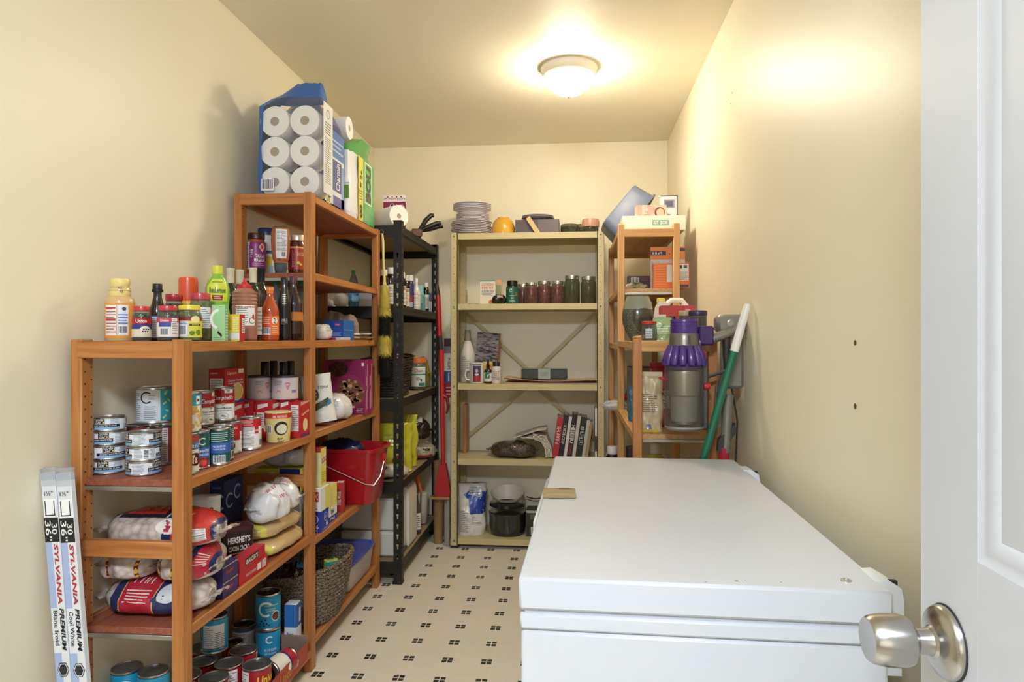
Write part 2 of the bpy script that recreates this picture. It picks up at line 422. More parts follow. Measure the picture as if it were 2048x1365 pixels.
fw = MB().box(LX, DW0, -.16, -.06, 0, CZ, .001).box(DW1, RX, -.16, -.06, 0, CZ, .001).box(DW0, DW1, -.16, -.06, DH, CZ, .001)
struct('wall_front', fw, WALLM)
# the room behind the camera, seen by nothing but the light
HW = mat('b8b4ae', .6, var=.02)
struct('floor_hall', MB().box(-2.2, 2.2, -3.2, -.16, -.06, 0, .001), mat('b8a890', .5)); struct('ceiling_hall', MB().box(-2.2, 2.2, -3.2, -.16, CZ, CZ+.08, .001), HW)
struct('wall_hall_left', MB().box(-2.2, -2.1, -3.2, -.16, 0, CZ, .001), HW); struct('wall_hall_right', MB().box(2.1, 2.2, -3.2, -.16, 0, CZ, .001), HW)
struct('wall_hall_end', MB().box(-2.1, 2.1, -3.2, -3.1, 0, CZ, .001), HW)
struct('wall_hall_near', MB().box(-2.1, LX-.1, -.26, -.16, 0, CZ, .001).box(RX+.1, 2.1, -.26, -.16, 0, CZ, .001), HW)
for px, py, r in ((1711, 686, .0045), (1711, 813, .005), (1465, 186, .002), (1462, 208, .0022), (1381, 314, .002)):
    p = PX(px, py, RX); h = MB().lathe([(0, -.0004), (r, -.0004), (r*1.3, .0012), (r*.8, .0016), (r*.7, .0002), (0, .0002)], 12, rotm('Y', -90, (0, 0, 0)))
    part('screw_hole', h, mat('6a5a44', .8), wr, 'small dark screw hole in the cream wall', loc=p)

# door leaf standing open along the right wall
d = MB(); X0, X1, Y1 = .38, .415, .781; YH = .012
PAN = [(.43, .676, 1.03, 1.93), (.115, .36, 1.03, 1.93), (.43, .676, .22, .85), (.115, .36, .22, .85)]
d.box(X0, X1, .676, Y1, .012, 2.04, .0002).box(X0, X1, .36, .43, .012, 2.04, .0002).box(X0, X1, YH, .115, .012, 2.04, .0002)
for a, b in ((.012, .22), (.85, 1.03), (1.93, 2.04)):
    for q, w in ((.43, .676), (.115, .36)): d.box(X0, X1, q, w, a, b, .0002)
door = struct('door_1', d, TRIMM)
door['label'] = 'white panelled door standing open beside the right wall'
def ring(mb, y0, y1, z0, z1, x, s, x2):
    o = [(x, y0, z0), (x, y1, z0), (x, y1, z1), (x, y0, z1)]; i = [(x2, y0+s, z0+s), (x2, y1-s, z0+s), (x2, y1-s, z1-s), (x2, y0+s, z1-s)]
    mb.add(o+i, [[k, (k+1) % 4, 4+(k+1) % 4, 4+k] for k in range(4)])
for y0, y1, z0, z1 in PAN:
    pm = MB(); xs = X0
    ring(pm, y0, y1, z0, z1, xs+.0002, .006, xs+.002); ring(pm, y0+.006, y1-.006, z0+.006, z1-.006, xs+.002, .006, xs+.001)
    ring(pm, y0+.012, y1-.012, z0+.012, z1-.012, xs+.001, .014, xs+.006)
    part('panel_moulding', pm, TRIMM, door)
    pf = MB(); ring(pf, y0+.026, y1-.026, z0+.026, z1-.026, xs+.006, .03, xs+.003)
    pf.add([(xs+.003, y0+.056, z0+.056), (xs+.003, y1-.056, z0+.056), (xs+.003, y1-.056, z1-.056), (xs+.003, y0+.056, z1-.056)], [[0, 1, 2, 3]])
    pf.box(xs+.014, X1-.002, y0-.001, y1+.001, z0-.001, z1+.001, .0004)
    part('door_panel', pf, TRIMM, door)
KM = mat('b9b6b2', .24, 1., .04, 60); kz, ky = .931, .728
ro = MB().lathe([(0, 0), (.0365, 0), (.0365, .004), (.034, .008), (.024, .013), (.0165, .0145), (.0145, .017), (0, .017)], 40, rotm('Y', -90))
part('knob_rose', ro, KM, door, 'round brushed metal rose of the door knob', loc=(X0-.001, ky, kz))
kn = MB().lathe([(0, .014), (.0145, .015), (.0125, .022), (.0125, .030), (.017, .033), (.024, .038), (.0262, .046), (.0258, .062), (.0235, .074), (.021, .0775), (0, .0755)], 40, rotm('Y', -90))
part('door_knob', kn, KM, door, 'brushed metal door knob', loc=(X0-.001, ky, kz))
part('knob_shade_ring', MB().lathe([(0, 0), (.0378, 0), (.0378, .0012), (0, .0012)], 40, rotm('Y', -90)), mat('2a2a2c', .6), door, loc=(X0-.0002, ky, kz))  # dark disc behind the rose: the shade around its rim, put in as colour
hg = mat('b0aca4', .35, 1.)
for z in (.25, 1.05, 1.8): part('hinge', MB().lathe([(0, 0), (.006, 0), (.006, .09), (0, .09)], 12), hg, door, loc=(X1+.004, YH-.004, z))

# ceiling lamp
lp = thing('ceiling_lamp', 'lit round flush ceiling lamp with white rim and frosted bowl', 'lamp', (-.022, 3.11, CZ))
part('lamp_base', MB().lathe([(0, 0), (.126, 0), (.130, -.006), (.129, -.016), (.124, -.030), (.117, -.042), (.110, -.047), (.104, -.044), (0, -.030)], 56), mat('e9e4da', .35, var=.02), lp)
bm_, bn, bb_ = _new('lit_frosted_glass')
bb_.inputs['Base Color'].default_value = (1, .97, .9, 1); bb_.inputs['Roughness'].default_value = .3
bb_.inputs['Emission Color'].default_value = LAMP_COL; bb_.inputs['Emission Strength'].default_value = LAMP_EMIT
part('glass_bowl', MB().lathe([(.1045, -.040), (.106, -.050), (.100, -.072), (.086, -.094), (.064, -.112), (.036, -.124), (.012, -.128), (0, -.1285)], 48), bm_, lp, 'glowing frosted glass bowl')
part('finial', MB().lathe([(0, -.127), (.010, -.127), (.0115, -.131), (.008, -.136), (.006, -.139), (0, -.141)], 20), mat('cfcabd', .3, .6), lp)

# added fill lamp, unseen behind the camera, shaped like a hall ceiling lamp
lq = thing('hall_fill_lamp', 'added fill lamp shaped like a round flush ceiling lamp, unseen behind the camera', 'lamp', (-.15, -.62, CZ))
part('lamp_base', MB().lathe([(0, 0), (.26, 0), (.265, -.01), (.262, -.03), (.25, -.04), (.24, -.035), (0, -.03)], 48), mat('e9e4da', .35, var=.02), lq)
bm2, bn2, bb2_ = _new('hall_fill_glow'); bb2_.inputs['Emission Color'].default_value = (.77, .87, 1.0, 1); bb2_.inputs['Emission Strength'].default_value = HALL_FILL_EMIT
part('glass_bowl', MB().lathe([(.245, -.034), (.24, -.06), (.215, -.10), (.17, -.135), (.11, -.158), (.05, -.168), (0, -.17)], 40), bm2, lq)
# ================================================================ furniture
WD = ('a86330', 'c48548'); WDs = ('86462f', 'a35d45')
def post(parent, x0, x1, y0, y1, H, cols):
    return part('post', MB().box(x0, x1, y0, y1, 0, H, .003), wood(*cols, 'Z'), parent)
def rail(parent, x0, x1, y0, y1, z0, z1, cols):
    return part('rail', MB().box(x0, x1, y0, y1, z0, z1, .0025), wood(*cols, 'X'), parent)
def board(parent, x0, x1, y0, y1, zt, cols, side, strip=True):
    """wooden shelf: thin board, edge strips along both long sides, grey metal strip along the near end"""
    s = part('shelf', MB().box(x0, x1, y0, y1, zt-.018, zt, .0015), wood(*cols[1], 'Y', .5), parent)
    for a, b in ((x0-.002, x0+.018), (x1-.018, x1+.002)):
        part('edge_strip', MB().box(a, b, y0+.03, y1-.012, zt-.027, zt+.0006, .002), wood(*cols[0], 'Y'), s)
    if strip: part('metal_strip', MB().box(x0+.03, x1-.03, y0-.003, y0+.012, zt-.030, zt-.018, .001), mat('a9a59c', .4, .8), s)
    return s
PF = (-1.003, -.972); PB = (-1.273, -1.242); YS = (1.605, 2.4326, 3.2828)
SA1, SA2, SA3, SA4 = 1.235, .885, .510, .085
SB0, SB1, SB2, SB3, SB4, SB5 = 1.782, 1.490, 1.235, .890, .490, .115
ls = thing('wooden_shelving', 'stained pine shelving of two bays along the left wall', 'shelving', (-1.12, 2.45, 0))
def off(o):
    """parts are modelled in room coordinates: hang them under a root that stands elsewhere"""
    for c in o.children: c.location = Vector(c.location)-Vector(o.location)
for i, y in enumerate(YS):
    H = 1.24 if i == 0 else 1.79
    for k, (a, b) in enumerate((PF, PB)):
        p = post(ls, a, b, y, y+.044, H, WD)
        if i < 2 and k == 1:
            dc = Dec(); zz = .07
            while zz < H-.02:
                dc.ell(.012, zz, .0026, .0026, '3a2010', 1, 8); dc.ell(.034, zz+.010, .0026, .0026, '3a2010', 1, 8); zz += .032
            dc.put('peg_holes', p, plane((b, y, 0), (0, 1, 0), (0, 0, 1)))
    for z0, z1 in ([(1.192, 1.2355), (.689, .732), (.12, .163)] if i == 0 else [(1.744, 1.786), (.692, .734), (.10, .14)]):
        rail(ls, PB[1]-.012, PF[0]+.004, y-.0015, y+.020, z0, z1, WD)
for z in (SA1, SA2, SA3, SA4): board(ls, -1.275, -.9745, YS[0]+.014, YS[1]+.020, z, (WD, WDs), 1, z != SA1)
for z in (SB0, SB1, SB2, SB3, SB4, SB5): board(ls, -1.275, -.9745, YS[1]+.018, YS[2]+.03, z, (WD, WDs), 1, z == SB1)
off(ls)

WR = ('b98447', 'd3a466'); WRs = ('b08452', 'c9a06c')
SR0, SR1, SR2, SR3, SR4 = 1.766, 1.485, 1.232, .905, .48
rs = thing('wooden_shelving', 'pale pine shelving unit along the right wall beyond the freezer', 'shelving', (.355, 3.25, 0))
QL = (.209, .240); QR = (.468, .499); YR = (2.41, 3.25, 4.10)
for i, y in enumerate(YR):
    H = 1.24 if i == 0 else 1.79
    for a, b in (QL, QR):
        c = WR if i else ('a86a38', 'c08650')
        post(rs, a, b, y, y+.044, H, c)
    for z0, z1 in ([(1.196, 1.2355), (.12, .16)] if i == 0 else [(1.726, 1.766), (.12, .16)]):
        rail(rs, QL[1]-.004, QR[0]+.004, y-.0015, y+.020, z0, z1, WR)
for z in (SR2, SR3, SR4): board(rs, .2115, .4965, YR[0]+.014, YR[1]+.016, z, (WR, WRs), 1, z != SR2)
for z in (SR0, SR1, 1.22, .89, SR4): board(rs, .2115, .4965, YR[1]+.018, YR[2]+.03, z-.002, (WR, WRs), 1, z == SR1)
off(rs)

# ---- black boltless rack
BK = mat('23231f', .45, .3, .5, 420, .3); BKd = mat('17171a', .5, .2)
def keyhole_strip(w, H, z_first, pitch, tx, thick=.002):
    """sheet metal strip in the XZ plane with keyhole slots"""
    bm = bmesh.new(); n = 0
    def cell(z0, z1, zc):
        o = [bm.verts.new((x, 0, z)) for x, z in ((0, z0), (w, z0), (w, z1), (0, z1))]
        ed = [bm.edges.new((o[k], o[(k+1) % 4])) for k in range(4)]
        if zc is not None:
            pts = [(.0035, -.013), (.0035, .000)]+[(.0065*math.cos(a), .0065+.0065*math.sin(a)) for a in [math.radians(-25+i*230/6) for i in range(7)]]+[(-.0035, .0), (-.0035, -.013)]
            h = [bm.verts.new((tx+x, 0, zc+z)) for x, z in pts]
            ed += [bm.edges.new((h[k], h[(k+1) % len(h)])) for k in range(len(h))]
            bmesh.ops.triangle_fill(bm, use_beauty=True, use_dissolve=False, edges=ed)
        else: bm.faces.new(o)
    z = 0.
    if z_first > 0: cell(0, z_first-pitch/2, None); z = z_first-pitch/2
    while z+pitch <= H: cell(z, z+pitch, z+pitch/2); z += pitch
    if z < H-1e-4: cell(z, H, None)
    bmesh.ops.remove_doubles(bm, verts=bm.verts, dist=1e-5); bmesh.ops.recalc_face_normals(bm, faces=bm.faces)
    r = bmesh.ops.extrude_face_region(bm, geom=bm.faces[:])
    for v in [e for e in r['geom'] if isinstance(e, bmesh.types.BMVert)]: v.co.y += thick
    bmesh.ops.recalc_face_normals(bm, faces=bm.faces)
    me = bpy.data.meshes.new('post_flange'); bm.to_mesh(me); bm.free(); return me
BU = thing('metal_rack', 'black speckled metal rack with particle board shelves in the far left corner', 'rack', (-1.08, 3.8, 0))
bx0, bx1, by0, by1, BH = -1.292, -.866, 3.345, 4.270, 1.842
fl = keyhole_strip(.042, BH, .09, .0508, .021)
SK = (1.815, 1.405, .935, .515, .110)
for X, sx in ((bx1, -1), (bx0, 1)):
    for Y, sy in ((by0, 1), (by1, -1)):
        p = part('post', MB().box(X-.0015, X+.0015, Y-.0015, Y+.0015, 0, BH, .0005), BK, BU)
        a = part('flange', fl, BK, p, loc=(X if sx > 0 else X-.042, Y if sy > 0 else Y-.002, 0))
        b = part('flange', fl, BK, p, loc=(X-(.002 if sx < 0 else 0)+(.002 if sx < 0 else .002), Y if sy > 0 else Y-.042, 0), rot=(0, 0, PI/2))
        part('foot_cap', MB().box(min(X, X+sx*.046)-.002, max(X, X+sx*.046)+.002, min(Y, Y+sy*.046)-.002, max(Y, Y+sy*.046)+.002, -.0005, .014, .002), BKd, p)
        part('top_cap', MB().box(min(X, X+sx*.044)-.001, max(X, X+sx*.044)+.001, min(Y, Y+sy*.044)-.001, max(Y, Y+sy*.044)+.001, BH-.006, BH, .002), BKd, p)
OSB = mat('a28d6e', .75, 0, .35, 240)
for z in SK:
    for yy in (by0+.004, by1-.008): part('beam', MB().box(bx0+.01, bx1-.01, yy, yy+.004, z-.058, z-.004, .001).box(bx0+.01, bx1-.01, min(yy, yy+.0), yy+.004, z-.004, z+.003, .001), BK, BU)
    for xx in (bx0+.004, bx1-.007):
        part('beam', MB().box(xx, xx+.003, by0+.01, by1-.01, z-.040, z+.003, .001).box(min(xx, xx+(.02 if xx < -1 else -.02)), max(xx+.003, xx+(.02 if xx < -1 else -.02)), by0+.012, by1-.012, z-.040, z-.037, .001).box(min(xx, xx+(.02 if xx < -1 else -.02)), max(xx+.003, xx+(.02 if xx < -1 else -.02)), by0+.012, by1-.012, z-.017, z-.0135, .001), BK, BU)
    part('shelf_board', MB().box(bx0+.012, bx1-.011, by0+.012, by1-.012, z-.013, z, .001), OSB, BU)
off(BU)

# ---- cream metal shelving against the back wall
CM = mat('c9bb8a', .38, 0, .05, 90); MY0, MY1 = 3.958, 4.278; MX0, MX1 = -.727, .176; MH = 1.872
ms = thing('metal_shelving', 'cream painted metal shelving with five shelves against the back wall', 'shelving', (-.275, 4.12, 0))
for X, sx in ((MX0, 1), (MX1, -1)):
    for Y, sy in ((MY0, 1), (MY1, -1)):
        xa, xb = sorted((X, X+sx*.042)); ya, yb = sorted((Y, Y+sy*.038))
        pm = MB().box(xa, xb, min(Y, Y+sy*.002), max(Y, Y+sy*.002), .008, MH, .0006).box(min(X, X+sx*.002), max(X, X+sx*.002), ya, yb, .008, MH, .0006)
        pm.box(xb-.006 if sx > 0 else xa, xb if sx > 0 else xa+.006, min(Y, Y+sy*.007), max(Y, Y+sy*.007), .008, MH, .0006)
        p = part('post', pm, CM, ms)
        dc = Dec(); z = .05
        while z < MH-.03: dc.ell((xa+xb)/2, z, .0024, .0024, '3c3626', 1, 8); z += .0508
        if sy > 0: dc.put('bolt_holes', p, plane((0, Y, 0), (1, 0, 0), (0, 0, 1)))
        else: dc.put('bolt_holes', p, plane((0, Y-.002, 0), (1, 0, 0), (0, 0, 1)))
        part('foot_cap', MB().box(xa-.002, xb+.002, ya-.002, yb+.002, 0, .016, .002), mat('22211d', .6), p)
SM = (1.868, 1.450, .976, .532, .060)
for z in SM:
    s = part('shelf', MB().box(MX0+.003, MX1-.003, MY0+.0035, MY1-.0035, z-.002, z, .0006).box(MX0+.034, MX1-.034, MY0+.0025, MY0+.0045, z-.036, z, .0008).box(MX0+.034, MX1-.034, MY1-.0045, MY1-.0025, z-.036, z, .0008)
             .box(MX0+.003, MX0+.005, MY0+.004, MY1-.004, z-.036, z, .0006).box(MX1-.005, MX1-.003, MY0+.004, MY1-.004, z-.036, z, .0006)
             .box(MX0+.034, MX1-.034, MY0+.0045, MY0+.016, z-.036, z-.034, .0006), CM, ms)
    for X in (MX0+.019, MX1-.021):
        bl = MB().lathe([(0, 0), (.0055, 0), (.005, .003), (.002, .0042), (0, .0042)], 10, rotm('X', 90, (X, MY0-.0001, z-.017)))
        part('bolt', bl, mat('8f8a78', .4, .8), s)
for (xa, za, xb, zb, o) in ((-.70, 1.42, -.22, .985, 0), (.15, 1.42, -.30, .985, .003), (-.70, .60, -.29, .94, 0), (.15, .60, -.24, .94, .003)):
    v0, v1 = Vector((xa, MY1-.010-o, za)), Vector((xb, MY1-.010-o, zb)); dv = (v1-v0).normalized(); n = Vector((-dv.z, 0, dv.x))*.011
    y2 = Vector((0, .0025, 0))
    vs = [v0-n, v0+n, v1+n, v1-n]; vs += [q+y2 for q in vs]; n2 = n*.35; vs2 = [v0-n2-y2, v0+n2-y2, v1+n2-y2, v1-n2-y2]
    part('brace', MB().add(vs, [[0, 1, 2, 3], [7, 6, 5, 4], [0, 4, 5, 1], [1, 5, 6, 2], [2, 6, 7, 3], [3, 7, 4, 0]]).add(vs2+[q+y2 for q in vs2], [[0, 1, 2, 3], [0, 4, 5, 1], [1, 5, 6, 2], [2, 6, 7, 3], [3, 7, 4, 0]]), CM, ms)
off(ms)

# ---- chest freezer
FH, FW, FL = .850, .583, 1.155
fz = thing('chest_freezer', 'white chest freezer with a flat lid by the right wall', 'freezer', (.214, 1.675, 0), math.radians(-1.3))
FM = mat('ced0d5', .30, 0, .015, 12); hw, hl = FW/2, FL/2
part('cabinet', MB().box(-hw+.004, hw-.006, -hl+.004, hl-.004, .02, .762, .006), FM, fz)
part('collar', MB().box(-hw+.002, hw-.005, -hl+.002, hl-.002, .7635, .790, .004), FM, fz)
part('gasket', MB().box(-hw+.008, hw-.010, -hl+.008, hl-.008, .788, .800, .002), mat('b9bcc4', .6), fz)
ld = part('lid', MB().box(-hw, hw, -hl, hl, .796, FH, .005), FM, fz)
dc = Dec()
for u, v, r in ((.06, -.555, .003), (.075, -.548, .0016), (.13, -.552, .0018), (.01, -.565, .002)): dc.ell(u, v, r, r*.6, '8a6a48', 1, 7)
dc.put('rust_spots', ld, plane((0, 0, FH), (1, 0, 0), (0, 1, 0)), base=.0002)
part('handle', MB().box(-hw-.014, -hw+.006, -.12, .36, .752, .822, .006).box(-hw-.018, -hw-.010, -.10, .34, .752, .772, .003), mat('e6e8ea', .35), fz)
for y in (-hl+.075, hl-.16):
    hgm = MB().prism([(hw-.012, FH-.03), (hw-.012, FH+.002), (hw+.006, FH+.004), (hw+.030, FH-.010), (hw+.034, FH-.03), (hw+.030, .70), (hw-.004, .70)], y-.03, y+.03)
    h = part('hinge', hgm, mat('e4e6e8', .4), fz)
    part('hinge_slot', MB().box(hw+.018, hw+.031, y-.014, y-.004, FH-.011, FH-.003, .001), mat('1c1c1e', .6), h)
part('lid_screw', MB().lathe([(0, 0), (.0085, 0), (.008, .002), (.005, .003), (.0045, .0015), (0, .0015)], 16), mat('c8c8c6', .3, .9), fz, loc=(hw-.055, -hl+.045, FH-.0002))
for sx in (-1, 1):
    for sy in (-1, 1): part('foot', MB().lathe([(0, 0), (.022, 0), (.022, .02), (0, .021)], 14), mat('333336', .6), fz, loc=(sx*(hw-.06), sy*(hl-.06), 0))
wb = thing('wooden_block', 'small flat piece of bare wood on the freezer lid edge', 'block', (-.036, 1.69, FH), math.radians(2))
part('board_piece', MB().box(-.041, .040, -.034, .034, .0005, .012, .002), wood('8a7650', 'ae9a72', 'X', .8), wb)
# ================================================================ builders for the goods
WH = 'f2f1ee'
def can(bb, Z, label, style, Y=None, X=None, turn=0., lid='8d8f92', name='food_can', cat='can', group=None, r=None, h=None, tab=False, key=None):
    loc, W, H, rz = fit(bb, Z, Y, X); r = r or W/2; h = h or H
    t = thing(name, label, cat, loc, rz+math.radians(turn), group)
    k = ('can', key, round(r, 4), round(h, 4), lid) if key else None
    if k and k in _M: ms = _M[k]
    else:
        b = MB().lathe([(r*.94, .0008), (r-.0016, 0), (r, .0018), (r, .0042), (r-.0014, .0062), (r-.0014, h-.0062), (r, h-.0042), (r, h-.0012), (r-.0012, h), (r-.0026, h-.0006), (r-.003, h-.004)], 32)
        l = MB().lathe([(0, h-.0042), (r*.30, h-.0042), (r*.33, h-.0034), (r*.58, h-.0034), (r*.61, h-.0044), (r*.80, h-.0044), (r*.83, h-.0036), (r-.0028, h-.0038)], 32)
        dc = Dec(r, h); mg = .0075 if h > .06 else .0045; v0, v1 = mg/h, 1-mg/h; style(dc, v0, v1, r, h)
        ms = (b.mesh('can_body'), l.mesh('lid'), dc.mesh('label', cyl(r-.0012), .0045))
        if k: _M[k] = ms
    part('can_body', ms[0], steel(), t); part('lid', ms[1], mat(lid, .33, .85), t); part('label', ms[2], print_mat(.34), t)
    if tab:
        ta = MB().box(-.007, .007, -r*.62, -r*.1, h-.0032, h-.0016, .0007); part('pull_tab', ta, steel(), t)
    return t
def prof_at(prof, z):
    for (r0, z0), (r1, z1) in zip(prof, prof[1:]):
        if z0 <= z <= z1: return r0+(r1-r0)*((z-z0)/(z1-z0) if z1 > z0 else 0)
    return prof[-1][0]
def vessel(name, label, cat, bb, Z, prof, bm, cap=None, capm=None, dec=None, fill=None, group=None, Y=None, X=None, turn=0., sy=1., n=28, bname='body', capname='cap', W=None, H=None, lr=None, flip=False, rot=None, lobes=0, lamp=0., loc=None):
    """anything turned on a lathe: prof in shares of half width and height; cap the same; fill = (material, z0, z1) contents; dec(d) prints the label"""
    L0, w, h, rz = fit(bb, Z, Y, X) if bb else (loc, W, H, 0)
    W = W or w; H = H or h
    t = thing(name, label, cat, loc or L0, rz+math.radians(turn), group, rot)
    R = W/2
    pf = [(a*R, b*H) for a, b in prof]
    if flip: pf = [(a, H-b) for a, b in pf][::-1]
    part(bname, MB().lathe(pf, n, sy=sy, lobes=lobes, lamp=lamp), bm, t)
    if fill:
        m, z0, z1 = fill[:3]; zs = [z0*H]+[b for a, b in pf if z0*H < b < z1*H]+[z1*H]
        part('contents', MB().lathe([(0, z0*H)]+[(max(.001, prof_at(pf, z)-.0022), z) for z in zs]+[(0, z1*H)], n, sy=sy), m, t)
    if cap:
        cp = [(a*R, b*H) for a, b in cap]
        if flip: cp = [(a, H-b) for a, b in cp][::-1]
        part(capname, MB().lathe(cp, n, sy=sy), capm, t)
    if dec:
        dc = Dec(R, H); dec(dc); rr = (lr or 1.)*R
        fn = (lambda u, v, o: ((prof_at(pf, v)+o)*math.sin(u/rr), -(prof_at(pf, v)+o)*math.cos(u/rr)*sy, v))
        dc.put('label', t, fn, .004, .012 if not lr else None, print_mat(.35), base=.0004)
    return t
def carton(name, label, cat, loc, w, d, h, col, rz=0., front=None, side=None, top=None, left=None, group=None, rot=None, m=None, b=.0012, extra=None):
    """printed box; loc is the middle of the base, front faces the camera side"""
    t = thing(name, label, cat, loc, math.radians(rz), group, rot)
    part('box', MB().box(-w/2, w/2, -d/2, d/2, 0, h, b), m or mat(col, .5, var=.03), t)
    for fn, nm, su, sv, o, du, dv in ((front, 'front_print', w, h, (0, -d/2, 0), (1, 0, 0), (0, 0, 1)), (side, 'side_print', d, h, (w/2, 0, 0), (0, 1, 0), (0, 0, 1)),
                                      (left, 'side_print', d, h, (-w/2, 0, 0), (0, -1, 0), (0, 0, 1)), (top, 'top_print', w, d, (0, 0, h), (1, 0, 0), (0, 1, 0))):
        if fn:
            dc = Dec(su, sv); fn(dc); dc.put(nm, t, plane(o, du, dv), base=.0002)
    return t
def cpx(x0, x1, yt, yb, Z, Y=None):
    """box front seen square on: middle of its lower front edge, width, height"""
    p = P((x0+x1)/2, yb, Z) if Y is None else PY((x0+x1)/2, Y0, Y); p.z = Z
    a, c = PY(x0, yt, p.y), PY(x1, yt, p.y); return p, c.x-a.x, a.z-Z
def sack(name, label, cat, loc, L, D, T, m, rz=0., dec=None, seed=0, wr=.05, group=None, rot=None, tabs=True, e1=3., flat=.55, tabm=None, nu=26, nv=28, step=.012):
    """soft filled bag lying on its side: long axis local X, girth in YZ, bottom flattened"""
    t = thing(name, label, cat, loc, math.radians(rz), group, rot)
    def pt(u, ph, o=0.):
        q = min(1., abs(2*u/L)); e = max(.04, (1-q**e1))**.5
        n = noise.noise(Vector((u/L*5+seed*3.1, math.cos(ph)*1.6, math.sin(ph)*1.6+seed)))*wr*2+noise.noise(Vector((u/L*14+seed, math.cos(ph)*5, math.sin(ph)*5)))*wr
        e2 = e*(1+n)
        y = -math.cos(ph)*D/2*e2; s = math.sin(ph)
        z = T/2+(T/2*s*e2 if s > 0 else -T/2*min(1, abs(s)**flat)*min(1., .55+.5*e))
        r = math.hypot(y, z-T/2)+1e-6
        return Vector((u, y-math.cos(ph)*o, max(0.0005, z+s*o)))
    mb = MB().grid(lambda a, b: pt((a-.5)*L*.999, 2*PI*b-PI/2), nu, nv)
    for sgn in (-1, 1): mb.add([pt(sgn*L*.4995, 2*PI*k/12) for k in range(12)], [list(range(12))])
    part('bag', mb, m, t, ang=80)
    if tabs:
        for sgn in (-1, 1):
            x = sgn*L*.495; tb = MB().grid(lambda a, b: Vector((x+sgn*a*L*.075, (b-.5)*D*.62*(1-.1*a), T*.42+noise.noise(Vector((a*2, b*5, seed+sgn)))*T*.10+a*T*.05)), 3, 10)
            tb.add(*[[(v[0], v[1], v[2]-.0012) for v in tb.v], [f[::-1] for f in tb.f]])
            part('seal', tb, tabm or m, t)
    if dec:
        dc = Dec(L, 1.); dec(dc); dc.put('label', t, lambda u, v, o: pt(u, v, o), step, .16, print_mat(.28, .2), base=.0014)
    return t
def pouch(name, label, cat, loc, w, h, th, m, rz=0., dec=None, seed=0, wr=.008, group=None, rot=None, base=1., topk=.06, seal=.06, sealm=None, bulge=1.):
    """upright filled pouch: front faces local -Y, thickest low down, flattened to a seal at the top"""
    t = thing(name, label, cat, loc, math.radians(rz), group, rot)
    def prof(v): return topk+(1-topk)*(1-max(0, v)**2.2)*(base+(1-base)*min(1, v*4)) if v < 1 else topk
    def pt(u, v, s, o=0.):
        a, b = u/w, v/h
        k = max(0., 1-abs(2*a)**3)**.5
        n = noise.noise(Vector((a*4+seed*2.3, b*4, s*.7+seed)))*wr+noise.noise(Vector((a*11+seed, b*10, s)))*wr*.5
        y = s*(th/2*prof(b)*(.12+.88*k)+(n*min(1, (1-b)*6+.2) if 0 < b < .98 else 0))
        x = u*(1-.05*math.sin(PI*min(1, max(0, b)))*(bulge))+n*.6
        return Vector((x, y+s*o, max(v, 0)))
    mb = MB()
    mb.grid(lambda a, b: pt((a-.5)*w, b*h, -1), 18, 20); mb.grid(lambda a, b: pt((a-.5)*w, b*h, 1), 18, 20)
    for sgn in (-.5, .5):
        mb.grid(lambda a, b: pt(sgn*w, b*h, -1).lerp(pt(sgn*w, b*h, 1), a), 1, 20)
    mb.grid(lambda a, b: pt((a-.5)*w, 0, -1).lerp(pt((a-.5)*w, 0, 1), b), 18, 1); mb.grid(lambda a, b: pt((a-.5)*w, h, -1).lerp(pt((a-.5)*w, h, 1), b), 18, 1)
    part('bag', mb, m, t, ang=80)
    if seal:
        part('seal', MB().box(-w*.49, w*.49, -.0012, .0012, h-.001, h*(1+seal), .0004), sealm or m, t)
    if dec:
        dc = Dec(w, h); dec(dc); dc.put('label', t, lambda u, v, o: pt(u, v, -1, o), .012, .012, print_mat(.3, .2), base=.0012)
    return t
# profiles (share of half width, share of height)
JAR = [(0, 0), (.86, 0), (.97, .03), (1, .08), (1, .70), (.96, .76), (.84, .82), (.80, .85), (.80, .97), (0, .97)]
JLID = [(0, .855), (.84, .855), (.88, .865), (.88, .985), (.85, 1), (0, 1)]
TALLB = [(0, 0), (.9, 0), (1, .02), (1, .55), (.92, .62), (.62, .72), (.42, .80), (.36, .88), (.36, .96), (0, .96)]
WINE = [(0, 0), (.92, 0), (1, .02), (1, .60), (.93, .66), (.60, .73), (.42, .78), (.38, .86), (.38, .985), (0, .985)]
WCAP = [(0, .76), (.41, .76), (.42, .97), (.45, .975), (.45, .998), (.42, 1), (0, 1)]
PILL = [(0, 0), (.94, 0), (1, .03), (1, .72), (.93, .78), (.70, .83), (.62, .85), (.62, .93), (0, .93)]
PCAP = [(0, .84), (.72, .84), (.74, .86), (.74, .985), (.70, 1), (0, 1)]
GLASS = glassy('eef4f0', .80, .05)
# label styles: d is a Dec with u in radii (front = 0, +-1.57 the outline) and v in heights
def base(d, v0, v1, c): d.rect(-3.14, v0, 3.14, v1, c, 0)
def tuna_a(d, v0, v1, r, h):
    base(d, v0, v1, 'e8edf4')
    for o in (-2.1, 0., 2.1):
        d.rect(o-.95, v0, o+.85, .30, '8fb6dc'); d.rect(o-.95, .30, o+.85, .50, '1d2433' if o == 0 else 'c4d8ec')
        d.rect(o-.62, .52, o+.02, .93, '14161c', 2); d.text('CLOVER', o-.3, .81, .14, WH, .52); d.text('LEAF', o-.36, .63, .15, WH, .34); d.ell(o-.06, .63, .0022, .0024, 'e8c43a', 4, 8)
        d.text('SOLID WHITE TUNA' if o == 0 else 'FLAKED WHITE TUNA', o-.05, .40 if o == 0 else .38, .10, WH if o == 0 else '2b4a86', 1.4)
        d.lines(o+.30, .55, o+.80, .92, 5, '9aa2b4')
